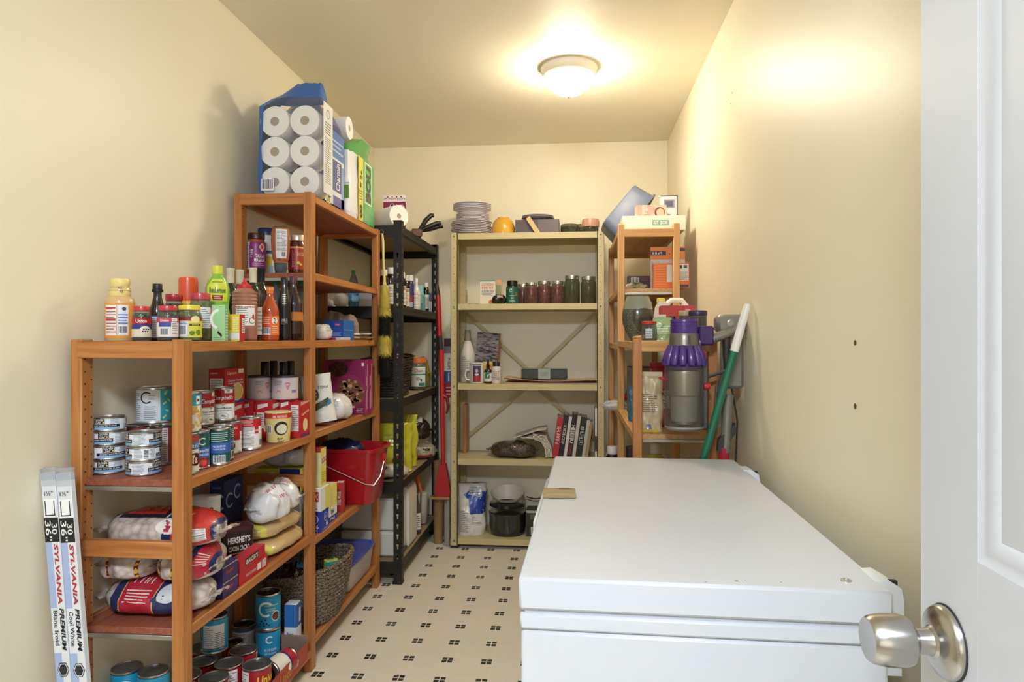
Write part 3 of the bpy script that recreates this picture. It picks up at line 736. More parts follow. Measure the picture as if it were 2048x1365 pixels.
def tuna_b(d, v0, v1, r, h):
    base(d, v0, v1, 'e6ebf2')
    for o in (-1.7, .35, 2.4):
        d.rect(o-.15, v0, o+.95, .28, '7fb0dc'); d.rect(o-.15, .28, o+.95, .52, '20242c', 1); d.rect(o+.12, .54, o+.72, .93, '14161c', 2)
        d.text('CLOVER', o+.42, .81, .14, WH, .50); d.text('LEAF', o+.36, .63, .15, WH, .34); d.ell(o+.62, .63, .0022, .0024, 'e8c43a', 4, 8); d.text('SOLID WHITE TUNA', o+.4, .40, .11, WH, 1.0)
        d.lines(o-1.0, .12, o-.35, .92, 9, '9aa0ae'); d.rect(o-.95, .45, o-.72, .75, 'ffffff', 2)
def tuna_c(d, v0, v1, r, h):
    base(d, v0, v1, 'eceff4')
    for o in (-1.9, .55, 2.6):
        d.rect(o-.1, v0, o+1.0, .26, '7fb0dc'); d.rect(o-.05, .28, o+1.0, .50, '20242c', 1); d.rect(o+.25, .54, o+.8, .93, '14161c', 2)
        d.text('CLOVER', o+.52, .80, .13, WH, .45); d.text('LEAF', o+.5, .63, .14, WH, .30); d.text('SOLID WHITE TUNA', o+.5, .39, .10, WH, .95)
        d.lines(o-1.3, .12, o-.85, .9, 8, '9aa0ae', seed=4); d.bars(o-.78, .16, o-.5, .85, 9, vert=False); d.lines(o-.42, .2, o-.15, .85, 7, '8a93a8')
def soup(d, v0, v1, r, h, turn=0., name="Campbell's", picture=True):
    base(d, v0, v1, 'f3f1ee'); d.rect(-3.14, .52, 3.14, v1, 'a81722'); d.rect(-3.14, .50, 3.14, .52, 'c9a86a', 1)
    for o in (turn, turn+3.0):
        d.text(name, o, .68, .17, WH, 1.75, slant=.25); d.ell(o, .50, .0048, .0048, 'b8a070', 3, 14); d.rect(o+.1, .83, o+.9, .94, 'f4f2f0', 2); d.blur(3, o+.4, .885, .07, '222222', .3)
        d.text('Cream of Mushroom', o, .39, .062, '4c3a30', 1.5); d.text('Creme de champignons', o, .31, .05, '6a5a50', 1.5)
        if picture: d.ell(o, .15, .017, .011, 'd8d4cc', 2); d.ell(o, .155, .013, .0075, 'f0ece4', 3); d.ell(o-.05, .16, .005, .003, '8a8272', 4, 8); d.ell(o+.12, .14, .004, .0025, '9a927f', 4, 8)
        d.lines(o-1.5, .08, o-.95, .45, 9, '9a8f8a'); d.rect(o-1.55, .56, o-.95, .64, '6e1230', 2); d.rect(o-1.5, .74, o-1.0, .80, WH, 2)
def soup_back(d, v0, v1, r, h):
    base(d, v0, v1, 'f3f1ee'); d.rect(-3.14, .72, 3.14, v1, 'c4202c'); d.rect(.35, .50, .75, .72, 'c4202c'); d.blur(4, .55, .60, .06, WH, .32)
    d.lines(-1.1, .12, .3, .70, 15, '8b8480'); d.rect(.75, .1, 1.5, .5, 'e4dcd4', 1); d.lines(-.9, .76, .2, .92, 4, 'f0c8c4'); d.bars(.8, .10, 1.3, .34, 10, layer=4)
def soup_side(d, v0, v1, r, h):
    base(d, v0, v1, 'f3f1ee'); d.rect(-3.14, .68, 3.14, v1, 'bb1e2a'); d.rect(.25, .42, .95, .68, 'bb1e2a'); d.blur(9, .1, .80, .06, WH, 1.1); d.lines(-1.4, .14, -.5, .62, 10, '8b8480')
    d.ell(0, .26, .014, .014, '4a1f1c', 2); d.ell(0, .26, .0115, .0115, '8e5a4c', 3); d.lines(-.3, .2, .3, .32, 3, 'd6b49c', layer=4); d.blur(8, -.05, .47, .06, '7a2020', .7)
def comp_blue(d, v0, v1, r, h, o=0., pic='5a3224'):
    base(d, v0, v1, '1f9cc4'); d.rect(-3.14, v0, 3.14, .20, '1784b4', 1)
    d.arc(o-.18, .60, r*.62, r*.44, 40, 300, 'f2f5f6', 2); d.text('compliments', o+.25, .70, .055, WH, 1.1); d.blur(14, o+.2, .60, .035, 'd6ecf4', .8); d.blur(11, o+.2, .545, .035, 'd6ecf4', .7)
    d.ell(o+.62, .38, .016, .018, 'e9e4da', 2); d.ell(o+.62, .38, .0135, .0155, pic, 3)
    for k, (x, y) in enumerate(((-.5, .28), (-.35, .22), (-.2, .30), (-.6, .20), (-.1, .20), (.05, .16), (-.3, .14))): d.ell(o+x, y, .0032, .0034, '1c2a4c', 3, 9)
    for k in range(6): d.ell(o+.5+.08*(k % 3), .34+.05*(k//3), .0022, .0022, '7c4a36', 4, 7)
    d.lines(o+1.35, .15, o+2.2, .85, 14, 'd8ecf4')
def comp_back(d, v0, v1, r, h):
    base(d, v0, v1, '2a9ecb'); d.rect(-3.14, v0, 3.14, .16, '1f86b8', 1); d.rect(-.85, .10, .75, .80, 'f1f3f6', 1); d.lines(-.8, .14, -.1, .76, 12, '7f8896', layer=2); d.lines(0, .14, .7, .60, 9, '7f8896', layer=2); d.bars(-1.3, .08, -.92, .35, 8)
def comp_lid(d, v0, v1, r, h):
    base(d, v0, v1, '2c9ed0'); d.arc(.1, .72, r*.30, r*.20, 40, 320, 'f2f5f6', 2); d.rect(-3.14, v0, 3.14, .30, '1c7fb4', 1); d.blur(10, .2, .42, .07, WH, 1.0); d.blur(14, .2, .30, .055, WH, .9); d.ell(-.9, .2, .007, .007, '40241c', 3)
def comp_green(d, v0, v1, r, h):
    base(d, v0, v1, '1d5a55'); d.rect(-3.14, .34, 3.14, .60, '3b62b4', 1); d.lines(-.75, .64, .75, .90, 5, 'd6e8e4'); d.blur(11, .0, .52, .05, WH, 1.1); d.blur(13, .0, .44, .04, WH, 1.0); d.bars(-.55, .06, .55, .28, 14)
def comp_tomato(d, v0, v1, r, h):
    base(d, v0, v1, '1d5a55'); d.rect(-3.14, .28, 3.14, .55, '3f6cc0', 1); d.arc(.0, .72, r*.36, r*.25, 40, 320, 'f2f5f6', 2); d.text('TOMATES', .0, .47, .07, WH, 1.3); d.text('TOMATOES', 0, .37, .06, WH, 1.3); d.ell(.05, .16, .016, .014, 'b8222a', 2); d.ell(.05, .16, .010, .008, 'd8564a', 3)
def beans_white(d, v0, v1, r, h):
    base(d, v0, v1, 'eeeae4'); d.rect(-3.14, .60, 3.14, .78, '4d73b8', 1); d.rect(-3.14, .78, 3.14, v1, 'a84a3a', 1); d.ell(.4, .36, .020, .017, '4b2018', 2)
    for k in range(9): d.ell(.2+.12*(k % 4), .30+.07*(k//4), .004, .0045, '7c3424' if k % 2 else 'e8dcc8', 3, 8)
    d.blur(5, .5, .69, .09, WH, .9)
def brown_can(d, v0, v1, r, h):
    base(d, v0, v1, '8a3c34'); d.rect(.1, v0, .55, v1, 'd7d0cc', 1); d.lines(.15, .1, .5, .9, 16, '84706c', layer=2); d.ell(-.9, .55, .012, .012, '6a2420', 2); d.blur(5, -.6, .75, .09, 'f0d8c0', .9)
def comp_big(d, v0, v1, r, h):
    base(d, v0, v1, 'eaf0f5'); d.rect(.35, v0, 2.6, v1, '2d9cb4', 1); d.arc(-.42, .72, r*.36, r*.28, 45, 315, '23262c', 2, 18); d.lines(-.3, .66, .05, .80, 3, '8a909a'); d.lines(-.55, .10, .1, .50, 7, '9aa4b2'); d.lines(-1.4, .1, -.8, .85, 14, '9aa4b2')
    for x, y, a in ((.7, .84, .5), (.95, .62, -.4), (.62, .56, .3), (.8, .34, -.2), (1.15, .80, .9), (.6, .18, .4), (1.1, .2, -.6), (1.2, .48, .2)):
        c, s = math.cos(a), math.sin(a); w, q = .13, .035; P_ = [(-w, -q), (w, -q), (w, q), (-w, q)]
        d.poly([(x+px*c-py*s*1.3, y+(px*s+py*c)*.75) for px, py in P_], 'c8d67a' if x < 1 else '7fb040', 2)
def chick(d, v0, v1, r, h):
    base(d, v0, v1, 'e9e4da'); d.rect(-3.14, .66, 3.14, v1, '3aa6b4', 1); d.rect(.75, .70, 1.1, .90, WH, 2); d.ell(.92, .80, .004, .004, 'a8322c', 3, 8)
    rr = random.Random(2)
    for k in range(46): d.ell(rr.uniform(-.2, 1.5), rr.uniform(.12, .62), .0046, .0046, rr.choice(('d8b060', 'e4c47c', 'c89c4c')), 2, 8)
def unico_red(d, v0, v1, r, h, o=0.):
    base(d, v0, v1, 'a81a28'); d.rect(-3.14, v0, 3.14, .14, 'f0d040', 1)
    for q in (o, o+3.1):
        d.text('Unico', q, .68, .22, 'f0c83c', 1.5, slant=.1, bold=.03); d.rect(q-.8, .28, q+.8, .50, '3a2a6c', 1); d.blur(8, q, .39, .10, WH, 1.3)
    d.rect(o+1.1, .12, o+1.95, .92, 'f0eeec', 2); d.lines(o+1.15, .18, o+1.9, .88, 11, '9a8a90'); d.rect(o-2.1, .12, o-1.3, .92, 'f0eeec', 2); d.lines(o-2.05, .18, o-1.35, .88, 11, '9a8a90')
def unico_flip(d, v0, v1, r, h): unico_red(d, v0, v1, r, h, -1.4)
def unico_left(d, v0, v1, r, h): unico_red(d, v0, v1, r, h, .7)
def white_can(d, v0, v1, r, h):
    base(d, v0, v1, 'e9e9ec'); d.lines(-1.1, .12, .2, .8, 13, '8a8e98'); d.rect(.3, .2, 1.3, .75, 'c8d2dc', 1); d.rect(-3.14, .84, 3.14, v1, '4a5c78', 1)
def beans_lying(d, v0, v1, r, h):
    base(d, v0, v1, 'efe9dc'); d.rect(-3.14, .70, 3.14, v1, 'b82430', 1); d.text('Unico', .3, .83, .20, 'f0c83c', 1.3, bold=.03); d.rect(-3.14, .62, 3.14, .70, '3a2a6c', 1)
    rr = random.Random(5)
    for k in range(40): d.ell(rr.uniform(-1.0, 1.2), rr.uniform(.08, .58), .0055, .0035, rr.choice(('e8dcb4', 'd8c898', 'f2ead0')), 2, 8)
# ================================================================ goods on the left shelving: top board
T1 = SA1+.001
def lb(d, c, v0, v1, u=3.14): d.rect(-u, v0, u, v1, c, 0)
# juice bottle with a bulbed neck
def _j(d):
    lb(d, 'f0a23c', .05, .60); d.rect(-1.15, .09, -.25, .57, 'f3f0ec', 1); d.rect(-.2, .09, .55, .57, 'e8ecf4', 1); d.lines(-1.1, .12, -.3, .53, 9, 'b06a60', layer=2); d.rect(-1.1, .51, -.3, .535, 'c03a30', 3); d.rect(-1.1, .33, -.3, .355, 'c03a30', 3)
    d.lines(-.15, .26, .5, .44, 4, '5a7ab8', layer=2); d.bars(-.15, .11, .5, .24, 9); d.ell(.25, .51, .005, .005, '4a4a5c', 2)
    d.text('STRAIGHT', 0, .88, .035, '5a3a14', .75); d.text('PLAY', 0, .84, .032, '5a3a14', .4); d.text('15', .12, .785, .038, '5a3a14', .26)
vessel('juice_bottle', 'honey coloured juice bottle with bulbed cream sleeve, leftmost on the top board', 'bottle', (214, 267, 558, 683), T1,
       [(0, 0), (.95, 0), (1, .02), (1, .60), (.97, .66), (.80, .70), (.66, .72), (.68, .76), (.72, .80), (.68, .85), (.58, .87), (0, .87)], mat('d8b47c', .25, coat=.4), 
       [(.66, .715), (.70, .735), (.72, .78), (.70, .83), (.60, .865), (.64, .89), (.68, .93), (.66, .975), (.60, 1), (0, 1)], mat('ecd98c', .4), _j, Y=1.70, capname='sleeve')
def _un(d):
    lb(d, '2b3a8c', .12, .66); d.rect(-3.14, .48, 3.14, .66, 'b4242c', 1); d.text('Unico', -.05, .57, .10, WH, 1.1, bold=.03); d.rect(-3.14, .12, 3.14, .34, 'e8dcc0', 1); d.ell(.35, .32, .013, .010, 'efe6d4', 2)
    for k in range(6): d.ell(.1+.12*k-.02*(k % 2), .27+.06*(k % 2), .0022, .0022, '1c1a1c', 3, 7)
def jarx(label, bb, Y, lidc, content, dec, Z=T1, name='jar', sx=None, lab=None):
    return vessel(name, label, 'jar', bb, Z, JAR, GLASS, JLID, mat(lidc, .35, coat=.3), dec, (content, .02, .80), Y=Y, bname='glass', capname='lid')
OLV = cells('2a2a1e', '46432e', '5c5840', 90, .2); OLG = cells('5a6a26', '7d8a3a', 'a3ac58', 70, .2)
jarx('small jar of sliced black olives with red lid beside the juice bottle', (266, 301, 613, 683), 1.68, 'c23038', OLV, _un)
def _un2(d): lb(d, 'f0e4dc', .12, .66); d.rect(-3.14, .52, 3.14, .66, 'c04a5c', 1); d.rect(-.9, .40, .3, .52, '33489c', 1); d.bars(-.75, .15, .15, .36, 12); d.rect(.35, .16, .95, .64, 'f4f0ee', 2); d.lines(.4, .18, .92, .62, 9, '907c80'); d.text('Unico', -.3, .58, .07, WH, .8)
jarx('red lidded olive jar with its barcode turned forward', (316, 355, 612, 683), 1.665, 'c23038', OLV, _un2)
jarx('dark red jar with red lid behind the soy sauce bottle', (330, 366, 589, 683), 1.85, 'b42a34', mat('3a0a12', .2, coat=.5), None)
def _yo(d): lb(d, 'e2d84c', .10, .66); d.rect(-3.14, .56, 3.14, .66, '8a2a24', 1); d.rect(-1.2, .12, -.1, .55, 'cfd8ec', 1); d.bars(-1.1, .14, -.2, .44, 13); d.lines(-1.1, .46, -.2, .54, 2, '6a78a4', layer=3); d.rect(.0, .42, .95, .48, '2c3a1c', 2); d.ell(.5, .60, .012, .009, 'efe0a0', 2); d.blur(6, .47, .45, .035, 'e8e070', .6); d.ell(.2, .22, .007, .006, '5c8a2c', 2); d.ell(.75, .24, .008, .0075, '6c9a34', 2)
jarx('wide jar of green olives with a yellow lid', (356, 402, 611, 683), 1.725, 'e4d244', OLG, _yo)
def _pk(d): lb(d, 'c8608c', .26, .70); d.rect(-.15, .26, 1.0, .70, 'eef0f2', 1); d.lines(-.08, .29, .92, .67, 10, '8a8a9c', layer=2)
jarx('tall jar of green pickles with red lid and white label', (380, 422, 587, 683), 1.845, 'bf3a44', OLG, _pk)
def _sy(d): lb(d, '23408c', .04, .44); d.rect(-.7, .06, .1, .42, 'c9cfe2', 1); d.lines(-.65, .08, .05, .40, 10, '6a78a4', layer=2)
vessel('sauce_bottle', 'black soy sauce bottle standing between red lidded jars', 'bottle', (299, 331, 568, 683), T1, [(0, 0), (.9, 0), (1, .02), (1, .46), (.92, .54), (.66, .66), (.50, .76), (.46, .86), (0, .86)], mat('17151a', .15, coat=.6), [(0, .85), (.60, .85), (.66, .86), (.66, .90), (.55, .905), (.56, .99), (.52, 1), (0, 1)], mat('141416', .4), _sy, Y=1.79)
def _oc(d): lb(d, 'f0c24a', .40, .64); d.rect(-3.14, .05, 3.14, .56, 'e6ebf0', 1); d.lines(-.9, .1, .9, .5, 9, '8a94a4', layer=2)
vessel('spice_bottle', 'bottle with a big orange cap behind the olive jars', 'bottle', (358, 395, 555, 683), T1, [(0, 0), (.95, 0), (1, .02), (1, .60), (.95, .66), (0, .66)], mat('ecd9a0', .35), [(0, .58), (1.0, .585), (.98, .93), (.92, .985), (.8, 1), (0, 1)], mat('e0502a', .3, coat=.3), _oc, Y=1.945)
# lemon juice squeeze bottle
def _le(d):
    d.poly([(-.9, .52), (.9, .52), (.95, .72), (.5, .82), (-.5, .82), (-.95, .72)], 'd8de46', 0); d.text('ReaLemon', 0, .665, .075, '3a6a24', 1.35, bold=.03); d.poly([(-.45, .60), (.45, .60), (.38, .53), (-.38, .53)], '8c2c24', 2); d.lines(-.3, .545, .3, .59, 2, 'e8c8a0', layer=3); d.lines(-.5, .76, .5, .79, 1, '7a8a3c', layer=3)
vessel('lemon_juice_bottle', 'yellow green lemon juice bottle with yellow cap', 'bottle', (412, 458, 532, 685), T1, [(0, 0), (.9, 0), (1, .03), (1, .36), (.92, .44), (.94, .50), (1, .58), (.98, .70), (.80, .80), (.46, .87), (.36, .90), (0, .90)], mat('7fc043', .28, coat=.4, sss=.1), [(0, .885), (.44, .885), (.46, .91), (.44, .99), (.38, 1), (0, 1)], mat('d9dc4a', .4), _le, Y=1.945)
def _gc(d): d.rect(-.5, 0, .5, 1, 'a9d8a0', 0); d.arc(.12, .60, .030, .022, 100, 250, 'f4f8f2', 1); d.poly([(-.1, .22), (.22, .10), (.3, .16), (-.02, .28)], '2a2018', 1); d.rect(-.3, .93, .3, .945, '6a8a64', 1); d.lines(-.4, .02, .4, .12, 2, '7aa478')
p, w, h = cpx(424, 450, 610, 683, T1, 1.82); carton('extract_box', 'pale green slim box with a white curved letter in front of the lemon bottle', 'box', p+Vector((0, .008, 0)), w, .016, h, 'a9d8a0', 0, _gc, lambda d: d.rect(-.5, 0, .5, 1, '8cc488', 0).lines(-.4, .1, .4, .9, 10, 'e0f0dc'))
def _yb(d): d.rect(-.5, 0, .5, 1, 'e6d23e', 0); d.rect(-.45, .05, .5, .30, 'e8e6e0', 1); d.lines(.05, .35, .45, .92, 8, 'f4ecc0', layer=1); d.rect(-.4, .4, 0, .9, 'd8b830', 1)
p, w, h = cpx(449, 479, 629, 683, T1, 1.885); carton('tea_box', 'small yellow and red carton at the front edge of the top board', 'box', p+Vector((0, .016, 0)), w, .032, h, 'e6d23e', 0, _yb, lambda d: d.rect(-.5, 0, .5, 1, 'c8242c', 0).rect(-.1, .3, .45, .85, 'efe6e2', 1).lines(-.05, .34, .4, .82, 6, '9a7a78', layer=2))
def _hb(d): d.rect(-.75, .24, .85, .56, 'efede8', 0); d.lines(-.65, .28, .25, .53, 7, '8a8684', layer=1); d.arc(.6, .32, .010, .008, 20, 330, '2a2a2a', 1); d.ell(.7, .38, .004, .008, 'c84a3c', 1)
HR = [(0, 0), (.86, 0), (.95, .02), (.97, .10), (.98, .50)]+[(1-.05*(k % 2), .54+.028*k) for k in range(9)]+[(.80, .80), (.60, .83), (.50, .85), (0, .85)]
vessel('syrup_bottle', 'ribbed amber syrup bottle with a red squeeze top', 'bottle', (465, 514, 557, 683), T1, HR, mat('a8705c', .22, coat=.5), [(0, .815), (.56, .815), (.58, .83), (.56, .885), (.34, .90), (.14, .95), (.10, .995), (0, 1)], mat('cf2b34', .35), _hb, Y=2.03)
WN = mat('101a12', .08, coat=.7); CR = mat('ded8bd', .4)
for bb, Y, lab, lc in (((443, 479, 537, 683), 2.085, 'dark wine bottle with cream capsule nearest the lemon bottle', None), ((463, 497, 540, 683), 2.21, 'dark wine bottle with cream capsule, shortest of three behind the syrup', None), ((489, 523, 536, 683), 2.13, 'dark wine bottle with cream capsule and white label right of the syrup', 'd8dcdc')):
    vessel('wine_bottle', lab, 'bottle', bb, T1, WINE, WN, WCAP, CR, (lambda d: d.rect(-.2, .08, 1.3, .46, 'd8dcdc', 0).lines(-.1, .12, 1.2, .42, 6, '9a9ea4')) if lc else None, Y=Y, capname='capsule', group='cream capped wine bottles on the top board')
vessel('wine_bottle', 'all black wine bottle behind the hot sauce', 'bottle', (504, 540, 536, 683), T1, WINE, mat('0d0c0e', .12, coat=.6), WCAP, mat('161417', .4), None, Y=2.315, capname='capsule')
def _hs(d): lb(d, 'ee7a2c', .10, .46); d.rect(-.95, .10, .1, .46, 'e8572c', 1); d.bars(-.9, .11, .05, .24, 11); d.lines(-.8, .30, 0, .44, 4, 'f0c0a0', layer=2); d.ell(.55, .37, .010, .012, 'f4efe8', 2); d.text('2', .52, .37, .10, '2a2018', .22); d.lines(.2, .14, .9, .28, 4, 'f6d4b4', layer=2)
vessel('hot_sauce_bottle', 'orange hot sauce bottle with orange sleeve', 'bottle', (523, 557, 575, 680), T1, TALLB, mat('b8481c', .15, coat=.5), [(.62, .70), (.42, .79), (.36, .88), (.38, .89), (.38, .93), (.44, .935), (.44, .99), (.40, 1), (0, 1)], mat('ef8236', .35), _hs, Y=2.19, capname='sleeve')
def _sk(d):
    lb(d, '121114', .06, .60, 1.5)
    for k in range(6): d.rect(-.35, .58+.028*k, .25, .592+.028*k, 'e8e6e2', 2)
    d.rect(-.07, .56, .0, .74, 'e8e6e2', 3); d.blur(4, -.2, .30, .05, 'd8d6d2', .9, rot=90); d.blur(5, .25, .30, .04, 'a8a6a2', .9, rot=90)
vessel('sauce_bottle', 'slim black sauce bottle with white bone print', 'bottle', (557, 581, 556, 680), T1, [(0, 0), (.95, 0), (1, .02), (1, .62), (.9, .70), (.6, .80), (.5, .9), (0, .9)], mat('131214', .2, coat=.5), [(0, .89), (.58, .89), (.58, .99), (.5, 1), (0, 1)], mat('1b1a1d', .4), _sk, Y=2.31)
vessel('sauce_bottle', 'dark brown purple sauce bottle beside the wooden post', 'bottle', (569, 605, 553, 680), T1, TALLB, mat('2a1420', .12, coat=.6), [(0, .89), (.40, .89), (.42, .99), (.38, 1), (0, 1)], mat('5a2a3c', .4), lambda d: (lb(d, 'c87a2c', .30, .44), d.rect(-3.14, .10, 3.14, .28, '3a2018', 1)), Y=2.405)
CLR = glassy('dfe8ee', .68, .04); GCAP = mat('1f7f63', .4)
def pet(label, bb, Y, Z=T1, dec=None, g=None): return vessel('water_bottle', label, 'bottle', bb, Z, [(0, .02), (.8, 0), (.95, .02), (1, .06), (.97, .2), (1, .35), (.97, .50), (1, .60), (.9, .70), (.6, .82), (.36, .89), (.34, .93), (0, .93)], CLR, [(0, .92), (.40, .92), (.40, .995), (.36, 1), (0, 1)], GCAP, dec, Y=Y, group=g)
pet('clear plastic bottle with green cap and blue label beside the post', (589, 614, 562, 680), 2.545, dec=lambda d: (lb(d, '2f7fb4', .26, .44), d.rect(.2, .27, .9, .43, 'cfe0ec', 1)))
pet('clear green capped bottle half hidden behind the hot sauce', (538, 566, 562, 680), 2.50)
pet('clear green capped bottle deepest behind the dark sauces', (564, 590, 566, 680), 2.66)

# ---- board above the dark bottles (second bay)
T2 = SB1+.001
def _tk(d): lb(d, '8c2a78', .12, .78); d.rect(-1.3, .12, -.72, .78, 'e8e0e6', 1); d.lines(-1.25, .15, -.78, .75, 14, '8a7a90', layer=2); d.poly([(.25, .66), (.62, .76), (.95, .66), (.62, .54)], 'e9c8b8', 2); d.poly([(.40, .66), (.62, .72), (.82, .66), (.62, .59)], 'c84a34', 3); d.text('TIKKA', .35, .44, .085, WH, .9); d.text('MASALA', .35, .34, .085, WH, 1.1); d.lines(-.4, .2, .9, .28, 2, 'd8a0c8'); d.blur(5, -.45, .5, .07, WH, .9, rot=90)
vessel('sauce_jar', 'tikka sauce jar with purple label on the upper board', 'jar', (494, 531, 468, 540), T2, JAR, mat('a8572c', .15, coat=.6), JLID, mat('4a2420', .35, .3), _tk, Y=2.53, bname='glass', capname='lid')
vessel('spread_jar', 'white jar with a dark blue lid behind the tikka jar', 'jar', (516, 549, 458, 540), T2, [(0, 0), (.94, 0), (1, .02), (1, .80), (.93, .86), (0, .86)], mat('d9d8da', .35), [(0, .855), (.97, .855), (.97, .985), (.9, 1), (0, 1)], mat('24366c', .35), lambda d: (lb(d, 'd4dbe8', .30, .52), d.rect(-3.14, .48, 3.14, .54, '2a4a8c', 1), d.rect(-.2, .18, .7, .42, 'c8b23c', 1), d.rect(.3, .1, .9, .24, '7fa0d0', 2)), Y=2.66, capname='lid')
vessel('honey_bottle', 'amber squeeze bottle standing upside down with a white label', 'bottle', (543, 580, 455, 540), T2, [(0, .12), (.45, .12), (.60, .20), (.86, .32), (.96, .50), (1, .72), (.98, .88), (.90, .97), (.7, 1), (0, 1)], mat('a8633c', .18, coat=.6), [(0, 0), (.52, 0), (.58, .04), (.66, .12), (.68, .20), (.70, .24), (.4, .25), (0, .25)], mat('4c5660', .35), lambda d: (d.rect(-.55, .32, .72, .94, 'e9e8ea', 0), d.lines(-.48, .48, .62, .90, 14, '8a8a92', layer=1), d.bars(.05, .35, .55, .46, 9, layer=3), d.rect(-3.14, .19, 3.14, .25, 'e8a070', 1)), Y=2.505)
def _rj(d): lb(d, 'b0402c', .14, .70); d.rect(-3.14, .66, 3.14, .70, 'e4b06c', 1); d.rect(-.95, .14, -.35, .66, '7a2030', 1); d.lines(-.6, .18, -.4, .62, 10, 'd8a0a0', layer=2); d.blur(5, .3, .52, .08, 'f0d8b0', .8); d.ell(.1, .30, .006, .006, 'd8c83c', 2); d.ell(.35, .26, .005, .005, 'd8c83c', 2)
vessel('sauce_jar', 'red curry sauce jar half behind the wooden post', 'jar', (577, 613, 472, 542), T2, JAR, mat('5c1f18', .15, coat=.6), JLID, mat('d8d2c4', .3, .6), _rj, Y=2.57, bname='glass', capname='lid')

# ---- small things on the middle board of the second bay
T3 = SB2+.001
carton('freezer_bag_box', 'blue carton lying on the middle board behind the duster', 'box', (-1.075, 3.03, T3), .085, .15, .090, '1f55b4', 0, lambda d: (d.rect(-.5, 0, .5, 1, '1f4fae', 0), d.rect(.05, .72, .35, .84, 'd83a3c', 1), d.lines(-.1, .2, .4, .4, 3, 'b8c8ec'), d.blur(4, .2, .78, .06, WH, .2)), lambda d: (d.rect(-.5, 0, .5, 1, '2f6cc4', 0), d.rect(-.4, .5, .4, .53, '9cc0ec', 1)))
sack('paper_wrap', 'crumpled white paper packet at the front of the middle board', 'packet', (-1.04, 2.72, T3), .10, .07, .065, mat('dcd8d6', .6), 90, lambda d: [d.lines(-.3, .2+.35*k, .3, .4+.35*k, 2, '9a9298') for k in range(3)], 3, .12, tabs=False)
carton('flat_box', 'flat white box under the wooden spoons', 'box', (-1.09, 2.86, T3), .20, .16, .012, 'd8dae4', 4, lambda d: d.rect(-.5, 0, .5, 1, 'c8cce0', 0).rect(.2, .1, .4, .9, 'b03034', 1))
sp = thing('wooden_spoon', 'wooden spoon lying on the middle board beside the blue carton', 'spoon', (-1.03, 3.12, T3+.003), math.radians(28))
part('spoon_handle', MB().tube([(-.13, 0, .012), (.03, 0, .008)], .005, 8), wood('c08a50', 'd8a86c', 'X'), sp)
part('spoon_bowl', MB().lathe([(0, 0), (.012, .001), (.022, .004), (.026, .009), (.024, .0095), (.012, .004), (0, .003)], 18, Matrix.Translation((.055, 0, .002)), sx=1.4), wood('c08a50', 'd8a86c', 'X'), sp)
sp2 = thing('plastic_spoon', 'white plastic serving spoon lying beside the blue carton', 'spoon', (-1.045, 3.165, T3+.022), math.radians(40))
part('spoon_handle', MB().tube([(-.10, 0, .006), (.03, 0, .006)], .005, 8), mat('e2dfda', .4), sp2)
part('spoon_bowl', MB().lathe([(0, 0), (.014, .001), (.022, .005), (.024, .011), (.022, .011), (.012, .005), (0, .004)], 18, Matrix.Translation((.05, 0, .001)), sx=1.3), mat('e2dfda', .4), sp2)
sack('paper_bag', 'crumpled brown grey paper bag behind the blue carton', 'bag', (-1.13, 3.17, T3), .19, .09, .13, mat('8f7e72', .7, bump=.4), 10, None, 8, .16, tabs=False)
carton('tall_box', 'tall white carton with red lettering against the shelf post', 'box', (-1.215, 2.60, T3), .05, .06, .21, 'd8cfc8', 0, lambda d: (d.rect(-.5, 0, .5, 1, 'cfc4be', 0), d.blur(6, .38, .5, .06, 'a83a34', .7, rot=90)))

# ================================================================ canned food board (first bay)
Z2 = SA2+.001
GT = 'tuna cans in two stacks'
for k, (st, wd) in enumerate(((tuna_a, 'bottom'), (tuna_a, 'second from bottom'), (tuna_b, 'third from bottom'), (tuna_a, 'top'))):
    can((183, 250, 900, 957), Z2+k*.0375, 'blue and white tuna can, %s of the four can stack' % wd, st, Y=1.702, turn=(0, 18, 60, -12)[k], tab=(k == 3), group=GT, r=.0425, h=.037, key=('ta', k), name='tuna_can')
for k, wd in enumerate(('bottom', 'middle', 'top')):
    can((252, 324, 900, 957), Z2+k*.0375, 'blue and white tuna can, %s of the three can stack' % wd, (tuna_b, tuna_c, tuna_b)[k], Y=1.692, turn=(0, 12, 4)[k], tab=(k == 2), group=GT, r=.0425, h=.037, key=('tb', k), name='tuna_can')
can((255, 302, 853, 940), Z2, 'brown labelled can behind the tuna, nearest the wall', brown_can, Y=1.825, r=.033, h=.112, turn=30)
can((302, 346, 855, 938), Z2, 'brown and white labelled can partly behind the front post', brown_can, Y=1.825, r=.033, h=.112, turn=-5)
can((275, 341, 800, 870), Z2+.1125, 'large can with black curved letter and green bean picture, on top of the brown cans', comp_big, Y=1.868, r=.047, h=.104)
can((354, 394, 872, 950), Z2, 'can of mixed beans hidden mostly by the front post', beans_white, Y=1.70, r=.030, h=.108, turn=20)
can((357, 399, 808, 862), Z2+.1085, 'can with golden chickpeas on top of the bean can', chick, Y=1.715, r=.031, h=.106, turn=-10)
can((376, 418, 865, 940), Z2, 'can of chopped tomatoes with blue band and white curved letter', comp_tomato, Y=1.778, r=.029, h=.104, turn=22)
can((417, 460, 862, 935), Z2, 'dark green and blue can with its barcode forward', comp_green, Y=1.836, r=.030, h=.104)
can((432, 462, 862, 935), Z2, 'dark green can just behind the barcode can', comp_green, Y=1.90, X=None, r=.028, h=.104, turn=80)
can((402, 437, 843, 930), Z2, 'red and white soup can in the lower row behind the green cans', soup, Y=1.93, r=.033, h=.100, turn=25, key='s1')
can((438, 484, 843, 910), Z2, 'red and white bean can in the lower row with a red side panel', soup_side, Y=2.02, r=.033, h=.100)
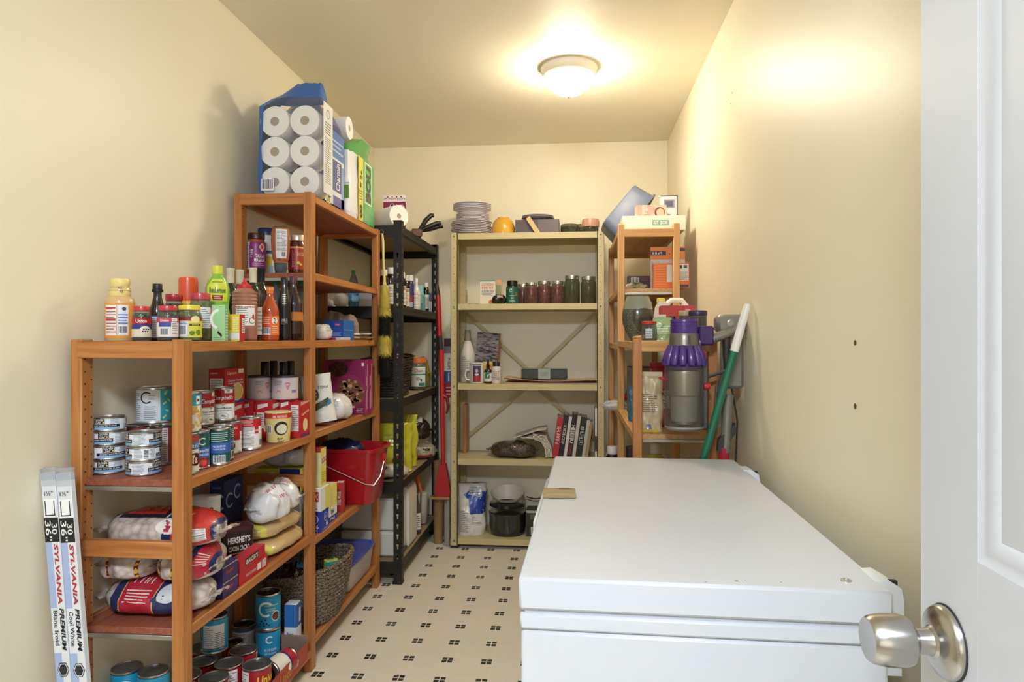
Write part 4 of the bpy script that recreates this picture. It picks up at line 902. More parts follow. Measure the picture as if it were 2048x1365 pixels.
can((480, 523, 838, 902), Z2, 'red topped white soup can showing its ingredients panel', soup_back, Y=2.10, r=.0335, h=.104)
can((384, 426, 776, 840), Z2+.1005, 'upper soup can half hidden by the other upper soup can', lambda d, a, b, r, h: soup(d, a, b, r, h, .75), Y=1.925, r=.033, h=.101)
can((424, 469, 776, 842), Z2+.1005, 'upper cream soup can with white script lettering facing forward', soup, Y=2.035, r=.034, h=.104)
# noodle cup
def _nc(d): lb(d, 'e6d38c', .02, .97); d.rect(-3.14, .80, 3.14, .97, 'c8402c', 1); d.rect(-.45, .80, .75, .93, 'e04a34', 2); d.text('MR. NOODLES', .15, .865, .075, WH, 1.05, layer=5); d.bars(-.95, .30, -.55, .58, 7); d.ell(.25, .47, .026, .024, '2a221c', 2); d.ell(.30, .45, .020, .017, 'efe6cc', 3); [d.arc(.3, .45, .004+.004*k, .0028+.004*k, 20*k, 200+30*k, 'cbbd98', 4, 10) for k in range(4)]; d.text('Beef', .15, .14, .075, '4a2414', .45, slant=.2); d.text('Boeuf', .25, .06, .06, '4a2414', .5, slant=.2)
vessel('noodle_cup', 'instant noodle cup at the front of the canned food board', 'cup', (530, 583, 823, 888), Z2, [(0, 0), (.80, 0), (.82, .02), (.98, .93), (1, .945), (1, .985), (.96, 1), (0, 1)], mat('e6d9a0', .5), None, None, _nc, Y=2.262, bname='cup')
SR_ = 'b51f2c'
def sbx(d): d.rect(-.5, 0, .5, 1, 'c4262f', 0); d.poly([(-.35, .78), (.35, .86), (.35, .94), (-.35, .90)], 'f2ece8', 1); d.rect(-.4, .3, .1, .7, 'efe6e2', 1); d.lines(-.36, .33, .06, .67, 6, '9a7a78', layer=2); d.ell(.25, .3, .010, .014, 'e0cf84', 2)
def stop(d): d.rect(-.5, -.5, .5, .5, 'cf5a5c', 0); d.poly([(-.4, -.1), (.4, .0), (.4, .2), (-.4, .1)], 'f2ece8', 1); d.text('Lipton', 0, .05, .22, 'b51f2c', .5)
for i, (x0, x1, y0, y1) in enumerate(((-1.195, -1.141, 2.12, 2.255), (-1.178, -1.120, 2.265, 2.425), (-1.116, -1.062, 2.285, 2.425), (-1.058, -1.018, 2.35, 2.425))):
    lab = ('red soup carton under the upright soup box', 'red soup carton, leftmost of the row behind the noodle cup', 'red soup carton, middle of the row behind the noodle cup', 'narrow red soup carton, rightmost of the row behind the noodle cup')[i]
    carton('soup_carton', lab, 'carton', ((x0+x1)/2, (y0+y1)/2, Z2), x1-x0, y1-y0, .138, SR_, 0, sbx, sbx, stop, group='red soup cartons')
def _lp(d): d.rect(-.5, 0, .5, 1, 'c8242e', 0); d.rect(-.42, .1, .42, .74, 'efece8', 1); d.lines(-.36, .14, .36, .70, 13, '8a8684', layer=2); d.text('Lipton', -.15, .88, .07, WH, .5)
def _lps(d): d.rect(-.5, 0, .5, 1, 'c8242e', 0); d.text('Lipton', -.15, .86, .11, 'f0d8b0', .45, bold=.03); d.text('Chicken Noodle', .02, .66, .065, WH, .75); d.text('Poulet et Nouilles', .04, .58, .055, WH, .75); d.rect(.18, .85, .45, .97, WH, 1); d.ell(.12, .32, .042, .030, 'e8dcae', 2); d.ell(.12, .31, .036, .025, 'd8c878', 3); [d.arc(.1, .3, .008+.006*k, .006+.006*k, 30*k, 200+25*k, 'f2e8b4', 4, 10) for k in range(4)]; d.rect(-.5, 0, .5, .08, '2c3c8c', 1)
carton('soup_carton', 'upright red chicken noodle soup box standing on the cartons', 'carton', (-1.168, 2.188, Z2+.1385), .054, .135, .118, 'c8242e', 0, _lp, _lps, stop)
def _rb(d): d.rect(-.5, 0, .5, 1, 'c8262e', 0); d.rect(-.40, .18, .30, .92, 'efe9e6', 1); d.lines(-.34, .22, .24, .88, 12, '9a8a8a', layer=2)
def _rbs(d): d.rect(-.5, 0, .5, 1, 'c8262e', 0); d.text('Cup-a-Soup', -.02, .68, .10, 'f2d9b0', .85, rot=12, bold=.03); d.ell(.0, .34, .022, .024, 'e0d088', 2); d.ell(0, .34, .018, .019, 'efe3a4', 3); d.rect(-.5, 0, .5, .10, '7a2a6c', 1); d.poly([(-.5, .9), (.5, .97), (.5, 1), (-.5, 1)], 'e0a8a0', 1)
carton('soup_carton', 'small red soup box at the front edge against the post', 'carton', (-.9965, 2.386, Z2), .040, .078, .128, 'c8262e', 0, _rb, _rbs, None)
def _ht(d): lb(d, 'cfc4cc', .06, .86); d.rect(-3.14, .06, 3.14, .45, 'd8c4c0', 1); [d.arc(u, v, .008, .006, 0, 180, 'c8506c', 2, 8) for u, v in ((-.5, .3), (.15, .62), (.25, .62))]; d.poly([(.0, .60), (.4, .60), (.2, .40)], 'd0849a', 2); d.lines(-.9, .55, -.2, .8, 4, '9a8a98'); d.rect(.5, .28, .95, .40, '8a7ac0', 3); d.rect(-1.3, .1, -.75, .8, 'c8ccd8', 2)
for bb, Y, tn, lab in (((495, 543, 767, 803), 2.345, 30, 'pale lilac tub with dark lid on the cartons, left one'), ((543, 597, 765, 802), 2.367, 0, 'pinkish heart printed tub with dark lid on the cartons, right one')):
    vessel('drink_tub', lab, 'tub', bb, Z2+.1385, [(0, 0), (.97, 0), (1, .02), (1, .93), (0, .93)], mat('cbbfc6', .4), [(0, .91), (1.02, .91), (1.03, .93), (1.02, .98), (.97, 1), (.9, .985), (0, .985)], mat('2c3040', .4), _ht, Y=Y, turn=tn, capname='lid', H=.086, W=.080 if tn else .092)
for px, Y, lab in ((530, 2.53, 'black oil bottle neck farthest left behind the tubs'), (547, 2.64, 'black oil bottle second from left behind the tubs'), (567, 2.51, 'black oil bottle third from left behind the tubs'), (581, 2.62, 'black oil bottle rightmost behind the tubs')):
    vessel('oil_bottle', lab, 'bottle', (px-18, px+18, 727, 850), SB3+.001, [(0, 0), (.92, 0), (1, .02), (1, .52), (.95, .62), (.7, .68), (.46, .71), (.42, .75), (0, .75)], mat('0f1012', .1, coat=.7), [(0, .71), (.46, .71), (.46, .985), (.40, 1), (0, 1)], mat('121214', .3), None, Y=Y, group='black oil bottles behind the tubs', W=.066, H=.262)

# ================================================================ soft bags board (first bay)
Z3 = SA3+.001
PASTA = cells('efe5da', 'e2d3c8', 'bda9a2', 48, .2, .3, coat=.6)
BEIGE = cells('e8dcc0', 'd8c8a4', 'bca888', 75, .3, .35)
def rope(d, u, w=.03, c='7a2030'):
    d.rect(u-w/2, -.6, u+w/2, 2.9, c, 1); [d.ell(u, -.4+.3*k, .004, .10, 'd8b040', 2, 8) for k in range(11)]
def _p1(d): d.rect(-.32, -.6, .30, 2.6, '26305f', 0); d.rect(-.22, -.5, .10, 2.5, 'b42438', 1); d.rect(-.225, -.6, -.215, 2.6, 'd8b060', 2); d.rect(.10, -.6, .11, 2.6, 'd8b060', 2); d.lines(-.18, .0, .06, .7, 5, 'efd8d0', layer=2); d.blur(5, -.06, 1.1, .30, 'f0e6dc', .2, bold=.03); d.ell(.22, .5, .026, .50, 'cfd4dc', 2); rope(d, -.44, .03)
sack('pasta_bag', 'clear bag of shell pasta with red and navy band, lowest by the near rail', 'bag', (-1.118, 1.752, Z3), .285, .19, .088, PASTA, 0, _p1, 1, .05, group='bags of shell pasta')
sack('pasta_bag', 'clear pasta bag with thin wine red stripes, in the middle layer by the wall', 'bag', (-1.197, 1.75, Z3+.0875), .145, .18, .085, PASTA, 0, lambda d: (rope(d, -.15, .05), rope(d, .36, .05)), 2, .06, group='bags of shell pasta')
def _p3(d): d.rect(.18, -.5, .5, 2.2, '26305f', 0); d.rect(.28, -.5, .46, 2.2, 'b42438', 1); d.lines(.30, .2, .44, 1.0, 5, 'e8c8c0', layer=2); rope(d, -.30, .05); rope(d, -.02, .04)
sack('pasta_bag', 'clear pasta bag with navy and red end band, middle layer behind the front post', 'bag', (-1.035, 1.755, Z3+.0875), .155, .18, .085, PASTA, 0, _p3, 3, .06, group='bags of shell pasta')
def _p4(d):
    d.rect(.12, -.6, .50, 2.9, '26305f', 0); d.rect(.20, -.6, .46, 2.9, 'c43a34', 1); d.rect(-.34, .9, .10, 2.4, '20242f', 0); d.rect(-.30, 1.1, .06, 2.3, 'b82a2c', 1); d.blur(9, -.12, 1.5, .32, 'e8c040', .34, bold=.03); d.ell(.16, .45, .030, .42, 'efe4e0', 2); d.rect(.135, .2, .185, .7, 'b8304c', 3); d.rect(.34, -.3, .44, .35, 'f0ece8', 2); d.lines(.345, -.28, .435, .3, 8, '9a8c88', layer=3); d.poly([(.24, .9), (.30, 1.3), (.27, .8)], 'f4f0ec', 2); rope(d, -.44, .03)
sack('pasta_bag', 'clear pasta bag with orange red label, on top of the pasta pile', 'bag', (-1.105, 1.755, Z3+.1745), .315, .19, .092, PASTA, 0, _p4, 4, .05, group='bags of shell pasta')
sack('pasta_bag', 'flat pinkish clear pasta bag behind the front post', 'bag', (-1.075, 1.885, Z3), .10, .065, .06, PASTA, 0, lambda d: (rope(d, .2, .08), rope(d, -.25, .05)), 5, .10, group='bags of shell pasta')
carton('tissue_box', 'dark navy carton behind the pasta bags by the wall', 'box', (-1.235, 2.02, Z3), .075, .15, .196, '2b3560', 0, lambda d: d.rect(-.5, 0, .5, 1, '2b3766', 0), lambda d: d.rect(-.5, 0, .5, 1, '36437a', 0), lambda d: d.rect(-.5, -.5, .5, .5, '3c4a80', 0))
pouch('flour_bag', 'white paper bag with a bright green leaf panel behind the front post', 'bag', (-1.138, 1.975, Z3+.0), .115, .25, .075, mat('e9e9e6', .5, bump=.25), 15, lambda d: (d.poly([(-.42, .42), (.25, .42), (.35, .70), (-.1, .80), (-.42, .74)], '3f9a4c', 1), d.lines(-.3, .45, .2, .7, 4, '6ab474', layer=2), d.rect(.2, .78, .42, .92, 'f4f4f4', 2), d.ell(.32, .85, .006, .006, 'b83a5c', 3)), 6, .006, topk=.5, seal=0)
def _cb(d): d.rect(-.5, 0, .5, 1, '2c3566', 0); d.arc(.05, .72, .030, .022, 40, 320, 'b8c4e0', 1); d.rect(-.3, .9, .3, .93, '5a6aa4', 1)
carton('bag_box', 'navy box with pale curved letters behind the white bread bags', 'box', (-1.195, 2.235, Z3), .050, .128, .25, '2c3566', 0, _cb, lambda d: (d.rect(-.5, 0, .5, 1, '2c3566', 0), d.arc(-.2, .72, .026, .019, 40, 320, 'b8c4e0', 1), d.arc(.22, .80, .026, .019, 40, 320, 'b8c4e0', 1)), None)
SUG = mat('cfae7c', .3, coat=.5, bump=.5, scale=60)
def _sg(d): d.rect(-.46, -.4, -.40, 2.0, 'd8cf5c', 1); d.rect(.30, -.3, .46, 1.2, 'e0d49c', 1); d.lines(.32, 0, .44, .9, 4, 'a89464', layer=2)
sack('sugar_bag', 'flat clear bag of brown sugar on the board, lower of two', 'bag', (-1.062, 2.282, Z3), .30, .165, .056, SUG, 90, _sg, 7, .06, e1=4.)
sack('sugar_bag', 'flat clear bag of brown sugar under the white bags, upper of two', 'bag', (-1.068, 2.292, Z3+.0565), .285, .15, .055, SUG, 86, _sg, 8, .07, e1=4.)
MILK = mat('ecebec', .3, coat=.5, bump=.6, scale=22)
def _br(d): d.blur(5, -.1, 1.2, .22, 'c03a4c', .3, bold=.02); d.blur(5, .1, .5, .18, 'c03a4c', .3); d.blur(3, -.25, 2.0, .2, 'b04aa0', .2); d.lines(.15, .9, .35, 1.4, 3, 'd89aa4')
sack('bread_bag', 'crumpled white plastic bag with pink print, the rear one of two', 'bag', (-1.08, 2.365, Z3+.113), .17, .12, .105, MILK, 5, _br, 9, .16)
sack('bread_bag', 'crumpled white plastic bag with pink print hanging over the sugar bags', 'bag', (-1.035, 2.215, Z3+.113), .15, .11, .115, MILK, 75, _br, 10, .18)
# cocoa tin
ct = thing('cocoa_tin', 'dark brown cocoa tin with white block lettering and a maroon lid', 'tin', (-1.075, 2.065, Z3), math.radians(48))
def rrect(w, d, r, n=6): return [(sx*(w/2-r)+r*math.cos(a), sy*(d/2-r)+r*math.sin(a)) for sx, sy, a0 in ((1, 1, 0), (-1, 1, 90), (-1, -1, 180), (1, -1, 270)) for a in [math.radians(a0+90*k/n) for k in range(n+1)]]
part('tin_body', MB().prism(rrect(.100, .062, .016), 0, .128, 'z'), mat('2a1a18', .3, coat=.3), ct)
part('tin_lid', MB().prism(rrect(.104, .066, .018), .122, .136, 'z').prism(rrect(.094, .056, .014), .136, .139, 'z'), mat('4a1c22', .35), ct)
dc = Dec(.1, .128); dc.rect(-.36, .06, .36, .94, '2e1d1a', 0); dc.text("HERSHEY'S", 0, .76, .16, 'ece6e0', .70, bold=.03); dc.text('COCOA CACAO', 0, .55, .13, 'ece6e0', .66, bold=.03); dc.lines(-.3, .40, .3, .46, 1, 'c8a890'); dc.ell(-.24, .17, .007, .008, WH, 2); dc.text('100%', .08, .17, .08, WH, .36); dc.ell(.28, .3, .012, .014, '8a4a2c', 2)
dc.put('label', ct, plane((0, -.031, 0), (1, 0, 0), (0, 0, 1)), base=.0003)
def _bk(d): d.rect(-.5, 0, .5, 1, 'bf2230', 0); d.rect(-.30, .30, .22, .86, '2a1414', 1); d.text("BAKER'S", -.04, .58, .40, 'f2e8dc', .46, bold=.03)
def _bk2(d): d.rect(-.5, 0, .5, 1, 'bf2230', 0); d.blur(11, -.10, .5, .22, 'f2d8d0', .4); d.rect(.12, .25, .26, .8, 'f2e8e4', 1); d.rect(.30, .2, .44, .85, 'f2e8e4', 1); d.lines(.31, .25, .43, .8, 4, '9a5a5c', layer=2)
carton('chocolate_box', 'flat red baking chocolate box at the shelf edge, lower of two', 'box', (-.9995, 2.0, Z3), .036, .185, .037, 'bf2230', 0, lambda d: d.rect(-.5, 0, .5, 1, 'a81c2a', 0), _bk2, None)
carton('chocolate_box', 'flat red baking chocolate box with dark name band, upper of two', 'box', (-1.0005, 1.995, Z3+.0375), .036, .175, .037, 'bf2230', 2, lambda d: d.rect(-.5, 0, .5, 1, 'a81c2a', 0), _bk, lambda d: d.rect(-.5, -.5, .5, .5, 'cf3040', 0))
def _ld(d): d.rect(-.5, 0, .5, 1, '3a2c6c', 0); d.text('lindor', -.05, .55, .30, 'd83a3c', .5, slant=.2); d.rect(-.5, .88, .5, .94, 'c8b070', 1)
for k in (0, 1): carton('truffle_box', 'purple truffle box at the shelf edge, %s of two' % ('lower', 'upper')[k], 'box', (-1.0, 1.852-.0*k, Z3+.0455*k), .042, .085, .045, '3a2c6c', 0, lambda d: d.rect(-.5, 0, .5, 1, '33275f', 0), _ld, lambda d: d.rect(-.5, -.5, .5, .5, '4a3c80', 0))

# ================================================================ bottom board (first bay): big tins
Z4 = SA4+.001
BL = '4a4c50'
for X, Y, top in ((-1.246, 1.785, 0), (-1.160, 1.775, 1)):
    w = ('beside the wall', 'nearer the front post')[top]
    for k in (0, 1):
        t = can((225, 283, 1310, 1365), Z4+.119*k, 'blue bean can, %s of the near pair %s' % (('lower', 'upper')[k], w), comp_blue, Y=1.78, r=.041, h=.1185, lid='7d8288', key='cb'); t.location = (X, Y, Z4+.119*k); t['group'] = 'blue bean cans'
LIDD = '3c3e42'
for i, (X, Y, st, w) in enumerate(((-1.101, 2.168, unico_red, 'between the blue stack and the wall row'), (-1.1015, 2.075, unico_flip, 'in the middle of the red cans'), (-1.006, 2.070, unico_left, 'in the corner of the red tray'), (-1.101, 1.982, unico_red, 'nearest the camera of the red cans'), (-1.1925, 2.080, unico_red, 'under the pale blue can'), (-1.1925, 1.988, unico_flip, 'by the front post'), (-1.248, 2.165, unico_left, 'against the wall'))):
    t = can((383, 438, 1300, 1365), Z4, 'large red tomato can with yellow lettering %s' % w, st, Y=2., r=.0445, h=.118, lid='84878c', group='large red tomato cans', key=st.__name__); t.location = (X, Y, Z4+(.003 if X > -1.03 else 0))
t = can((412, 467, 1222, 1300), Z4+.1185, 'pale blue can showing its white ingredients panel, on the red cans', comp_back, Y=2.1, r=.0435, h=.118, lid=LIDD, turn=0); t.location = (-1.196, 2.158, Z4+.1185)
t = can((467, 513, 1238, 1290), Z4, 'white can with a black lid behind the red cans', white_can, Y=2.38, r=.040, h=.118, lid='1e1f22'); t.location = (-1.198, 2.365, Z4)
t = can((467, 493, 1258, 1290), Z4, 'short red can with a dark lid by the white can', unico_red, Y=2.27, r=.036, h=.10, lid='2a2b2e'); t.location = (-1.185, 2.258, Z4)
for k in (0, 1):
    t = can((513, 564, 1182, 1262), Z4+.1185*k, ('blue can with white curved letter under the tall bean can', 'blue black bean can with a black lid, top of its stack')[k], (comp_lid, comp_blue)[k], Y=2.32, r=.0435, h=(.118, .126)[k], lid='26272b'); t.location = (-1.0985, 2.348, Z4+.1185*k)
carton('cracker_box', 'blue and white carton beside the tall blue can', 'box', (-1.030, 2.404, Z4), .044, .046, .185, 'e8ecf0', 0, lambda d: (d.rect(-.5, 0, .5, 1, 'e8ecf0', 0), d.rect(-.5, .55, .5, 1, '2f6fb8', 1), d.text('les', .0, .42, .07, '3a6a4c', .5), d.ell(-.2, .1, .005, .005, '404450', 1)), lambda d: (d.rect(-.5, 0, .5, 1, 'dfe6ee', 0), d.rect(-.5, .55, .5, 1, '2a64ac', 1), d.rect(.0, .62, .35, .9, 'cfdcec', 2)))
# red cardboard tray
tr = thing('cardboard_tray', 'shallow red cardboard tray with gold lettering at the foot of the shelving', 'tray', (-1.005, 2.22, Z4-.0), 0)
trm = mat('9a8672', .8)
part('tray_base', MB().box(-.048, .048, -.27, .14, 0, .002, .0005), trm, tr)
fr = part('tray_front', MB().box(.045, .048, -.27, .14, 0, .062, .0005), mat('b03a24', .55), tr)
part('tray_end', MB().box(-.048, .048, .137, .14, 0, .085, .0005), mat('8a7462', .8), tr)
dc = Dec(.41, .062); dc.rect(-.5, 0, .5, 1, 'b23820', 0); dc.text('Unico', .05, .5, .55, 'd89a3c', .22, slant=.2, bold=.02); dc.put('lettering', fr, plane((.048, -.065, 0), (0, 1, 0), (0, 0, 1)), base=.0002)
r_, h_ = .040, .110
lc = thing('food_can', 'bean can lying on its side in the red tray', 'can', (-1.006, 2.155, Z4+.046), 0, None, (math.radians(-90), math.radians(0), math.radians(-12)))
part('can_body', MB().lathe([(0, .0008), (r_-.0016, 0), (r_, .0018), (r_, .0042), (r_-.0014, .0062), (r_-.0014, h_-.0062), (r_, h_-.0042), (r_, h_-.0012), (0, h_)], 32), steel(), lc)
part('lid', MB().lathe([(0, -.0008), (r_*.6, -.0008), (r_*.62, .0004), (r_*.9, .0004)], 32), mat('2c2d30', .35, .8), lc)
dc = Dec(r_, h_); beans_lying(dc, .07, .93, r_, h_); me = dc.mesh('label', lambda u, v, o: cyl(r_-.0012)(u+PI*r_, v, o), .0045); part('label', me, print_mat(.34), lc)
# ================================================================ packs on top of the tall bay
T0 = SB0+.001
def spw(x, p): return math.copysign(abs(x)**p, x)
def loft(rings, a0, a1, na, sub=5):
    """rings: (z, cx, cy, w, d, squareness); open surface between angles a0..a1"""
    def at(f):
        k = min(len(rings)-2, int(f)); t = f-k; t = t*t*(3-2*t) if len(rings) > 2 else t
        return [rings[k][i]+(rings[k+1][i]-rings[k][i])*t for i in range(6)]
    def fn(a, b):
        z, cx, cy, w, d, q = at(b*(len(rings)-1)); an = math.radians(a0+(a1-a0)*a)
        n = noise.noise(Vector((math.cos(an)*3, math.sin(an)*3, z*14)))*.005
        return Vector((cx+(w/2+n)*spw(math.cos(an), q), cy+(d/2+n)*spw(math.sin(an), q), z+n*.6))
    return MB().grid(fn, na, sub*(len(rings)-1))
def roll(parent, name, r, L, M, core=.35, col='efeeec'):
    o = part(name, MB().lathe([(r*core, 0), (r*.98, 0), (r, .003), (r, L-.003), (r*.98, L), (r*core, L), (r*core, 0)], 28, M), mat(col, .85, var=.02, bump=.1), parent)
    part('core', MB().lathe([(r*core, .001), (r*core, L-.001)], 16, M), mat('a89a88', .9), o)
    return o
FILM = glassy('ffffff', .93, .1, 1., .12, .9); BLU = mat('2f68b8', .28, coat=.5, bump=.3, scale=18); NAVY = mat('3a3c8c', .28, coat=.5, bump=.3, scale=18)
tp = thing('toilet_paper_pack', 'large clear and blue pack of toilet rolls on top of the tall shelving', 'pack', (-1.083, 2.549, T0))
for ix in (-1, 1):
    for iz in range(3): roll(tp, 'toilet_roll', .0585, .104, Matrix.Translation((ix*.0595, -.052, .0605+iz*.1165)) @ Matrix.Rotation(math.radians(-90), 4, 'X'), .30)
RG = [(.002, 0, 0, .246, .118, .3), (.03, 0, 0, .258, .126, .3), (.18, 0, 0, .258, .124, .3), (.352, 0, 0, .252, .120, .32), (.385, .02, 0, .20, .10, .5), (.40, .035, 0, .17, .08, .6), (.452, .06, .0, .10, .02, .8)]
part('clear_film', loft(RG[:5], -122, 145, 40), FILM, tp); part('blue_film', loft(RG[:5], 145, 238, 16), BLU, tp, 'blue printed side of the pack'); part('gathered_top', loft(RG[4:], 0, 360, 36), BLU, tp, 'crumpled blue top of the pack')
dc = Dec(); dc.bars(-.105, .025, -.055, .07, 14, '2a2c5c'); dc.put('barcode', tp, plane((0, -.0665, 0), (1, 0, 0), (0, 0, 1)))
dc = Dec(); dc.rect(-.048, .02, .05, .37, 'e8e9ec', 0); dc.lines(-.03, .06, .03, .24, 22, '8a8c94', layer=1); dc.ell(-.0, .33, .018, .018, '5a5c64', 1, 20, hole=.82); dc.lines(-.03, .25, .03, .30, 5, '6a6c74', layer=1)
dc.put('printed_panel', tp, plane((.1315, 0, 0), (0, 1, 0), (0, 0, 1)))
c2 = thing('toilet_paper_pack', 'blue and violet wrapped pack of toilet rolls behind the clear pack', 'pack', (-1.102, 2.755, T0))
RG2 = [(.002, 0, 0, .19, .25, .3), (.03, 0, 0, .20, .262, .3), (.2, 0, 0, .20, .26, .3), (.36, 0, 0, .195, .25, .35), (.42, 0, .02, .13, .20, .5), (.455, .0, .05, .03, .14, .8)]
part('wrap', loft(RG2, 0, 360, 48), NAVY, c2)
dc = Dec(); dc.rect(-.115, .02, .115, .22, 'dfe6f4', 0); dc.rect(-.115, .22, .115, .33, '4a7cc8', 0); dc.rect(-.03, .08, .08, .21, '3a4ca4', 1); dc.text('Charmin', .035, .145, .05, WH, .115, rot=90); dc.text('Ultra', -.06, .08, .03, '3a4ca4', .08, rot=90); dc.rect(-.1, .015, -.05, .075, 'e8e070', 1); dc.rect(.08, .02, .115, .20, '8aa4dc', 1); dc.text('Soft', -.075, .045, .028, '2c3470', .05, rot=90); dc.lines(-.1, .24, .1, .30, 3, 'b8d0f0'); dc.rect(-.02, .02, .115, .06, '5c50a8', 1)
dc.put('printed_panel', c2, lambda u, v, o: Vector((.1015+o+.001, u, v)), .03, .03, print_mat(.3, .3))
pt_ = thing('paper_towel_pack', 'green and yellow wrapped pack of paper towels, rightmost on the tall shelving', 'pack', (-1.086, 3.082, T0))
RG3 = [(.002, 0, 0, .195, .34, .3), (.03, 0, 0, .205, .355, .3), (.17, 0, 0, .20, .35, .3), (.30, 0, 0, .20, .345, .35), (.34, .02, .02, .15, .28, .5), (.40, .05, .10, .09, .18, .7)]
part('wrap', loft(RG3[:4], 0, 360, 48), mat('e3e7ee', .28, coat=.5, bump=.25, scale=14), pt_)
part('gathered_top', loft(RG3[3:], 0, 360, 40), mat('4ea558', .28, coat=.5, bump=.3, scale=18), pt_, 'crumpled green top of the pack')
dc = Dec(1.4, 1.); dc.rect(-.05, .006, .0, .30, 'e6da52', 0); dc.rect(.0, .006, .125, .30, '57ad5c', 0); dc.rect(.018, .10, .095, .295, 'f2f4f0', 1)
dc.text('BOU', .057, .197, .078, '1d1c1a', .12, rot=90, bold=.05, layer=5); dc.rect(.024, .106, .089, .289, '57ad5c', 2); dc.text('8', -.022, .05, .065, '3c3418', .03, bold=.04); dc.text('= 2+', -.022, .20, .032, '3c3418', .06, rot=80, bold=.03); dc.lines(-.04, .10, -.01, .15, 4, '8a7c28'); dc.rect(.07, .006, .125, .06, '2f9a4c', 1)
dc.put('printed_panel', pt_, lambda u, v, o: Vector((.1035+o+.001, u, v)), .03, .03, print_mat(.3, .3))
dc = Dec(); dc.rect(-.02, .19, .06, .30, '3f84c8', 0); dc.lines(-.01, .22, .05, .29, 4, 'e4eef8', layer=1); dc.rect(-.1, .145, .1, .15, 'c8ccd4', 0); dc.rect(.055, .08, .098, .14, '7fae48', 0)
dc.put('front_print', pt_, lambda u, v, o: Vector((u, -.1785-o-.001, v)), .03, .03, print_mat(.3, .3))
tr_ = thing('paper_towel_roll', 'loose white paper roll lying on top of the wrapped packs', 'roll', (-1.10, 2.945, T0+.352))
roll(tr_, 'paper_roll', .050, .20, Matrix.Translation((-.10, 0, .050)) @ Matrix.Rotation(math.radians(90), 4, 'Y'), .28)

# ================================================================ second bay, lower boards
Z5 = SB3+.001
def _cr(d):
    d.rect(-.5, 0, .5, 1, '8c1f58', 0); d.ell(.12, .42, .078, .080, '9c2864', 1, 28); d.ell(.14, .40, .068, .068, '7a4a34', 2, 28)
    rr = random.Random(4)
    for k in range(60):
        a = rr.uniform(0, 6.28); q = .06*math.sqrt(rr.random()); d.ell(.14+q*math.cos(a)/d.su, .40+q*math.sin(a)/d.sv, rr.uniform(.006, .012), rr.uniform(.005, .009), rr.choice(('a8704c', '8c5638', 'c89468', '6c3c28', 'dcb488')), 3, 8)
    d.ell(-.15, .84, .048, .034, '3a1c1c', 1); [d.ell(-.15+rr.uniform(-.18, .18), .84+rr.uniform(-.1, .1), .004, .004, '6c3428', 2, 6) for k in range(26)]; d.rect(.42, .90, .48, .96, WH, 1); d.lines(.30, .03, .46, .12, 3, 'f0e0e8')
def _crs(d): d.rect(-.5, 0, .5, 1, 'a02866', 0); d.blur(15, .15, .55, .06, 'f2dce8', .8, rot=90); d.lines(-.25, .1, -.1, .9, 20, 'd890b8')
def crs(d):
    d.rect(-.5, 0, .5, 1, 'a02866', 0)
    for k, (u, a, b) in enumerate(((-.1, .08, .45), (-.1, .52, .70), (.2, .1, .92))): d.rect(u-.06, a, u+.06, b, 'e8c0d4', 1)
carton('cereal_box', 'magenta cereal box with a bowl of flakes picture', 'box', (-1.062, 3.085, Z5), .195, .058, .250, '8c1f58', 0, _cr, crs, lambda d: d.rect(-.5, -.5, .5, .5, '9c2a68', 0))
carton('cereal_box', 'magenta cereal box directly behind the picture box', 'box', (-1.062, 3.148, Z5), .195, .058, .252, '8c1f58', 0, None, crs, lambda d: d.rect(-.5, -.5, .5, .5, '9c2a68', 0))
def _st(d): d.ell(-.08, .58, .017, .024, '3c5a3c', 1); d.text('STEVIA', .22, .72, .06, '4a5a3c', .34); d.blur(3, -.08, .61, .03, WH, .15); d.blur(3, -.08, .54, .03, WH, .13); d.poly([(-.25, .22), (.35, .36), (.35, .50), (-.25, .36)], '41503f', 1); d.poly([(.2, .30), (.42, .36), (.40, .48)], '4a8ac0', 2)
pouch('sweetener_bag', 'white sweetener bag with a dark green round mark behind the post', 'bag', (-1.022, 2.665, Z5+.012), .125, .195, .07, mat('e9e8e4', .4, bump=.2), 20, _st, 11, .004, rot=(math.radians(-4), math.radians(-8), math.radians(20)), topk=.7, seal=0)
sack('sugar_sack', 'bulging clear white bag of sugar beside the sweetener', 'bag', (-1.035, 2.83, Z5), .17, .14, .115, mat('e6e4e4', .22, coat=.6, bump=.3, scale=25), 70, lambda d: d.rect(-.45, .0, -.2, .9, 'e0e4f0', 1).lines(-.44, .1, -.22, .8, 7, '7a8cc8', layer=2), 12, .07)
carton('grey_box', 'dark patterned carton half behind the wooden post', 'box', (-1.16, 2.73, Z5), .10, .05, .10, '2c2624', 0)
Z6 = SB4+.001
def _zb(c1, c2, t=None, tc=WH):
    def f(d):
        d.rect(-.5, 0, .5, 1, c1, 0); d.rect(-.5, 0, .5, .35, c2, 1)
        if t: d.text(t, .2, .2, .2, tc, .3)
        d.lines(-.4, .5, .1, .85, 4, WH)
    return f
def _lc(d): d.rect(-.5, 0, .5, 1, '2a3fa4', 0); d.ell(.1, .62, .018, .018, 'c8d4f0', 1, 20, hole=.86); d.lines(-.05, .56, .25, .70, 3, 'c8d4f0', layer=2); d.text('16', .25, .28, .20, WH, .26); d.text('L / LITRES', .0, .1, .08, WH, .6)
carton('bag_box', 'deep blue bag carton at the front, lowest of the box pile', 'box', (-1.008, 2.575, Z6), .068, .085, .083, '2a3fa4', 0, _lc, _lc, None)
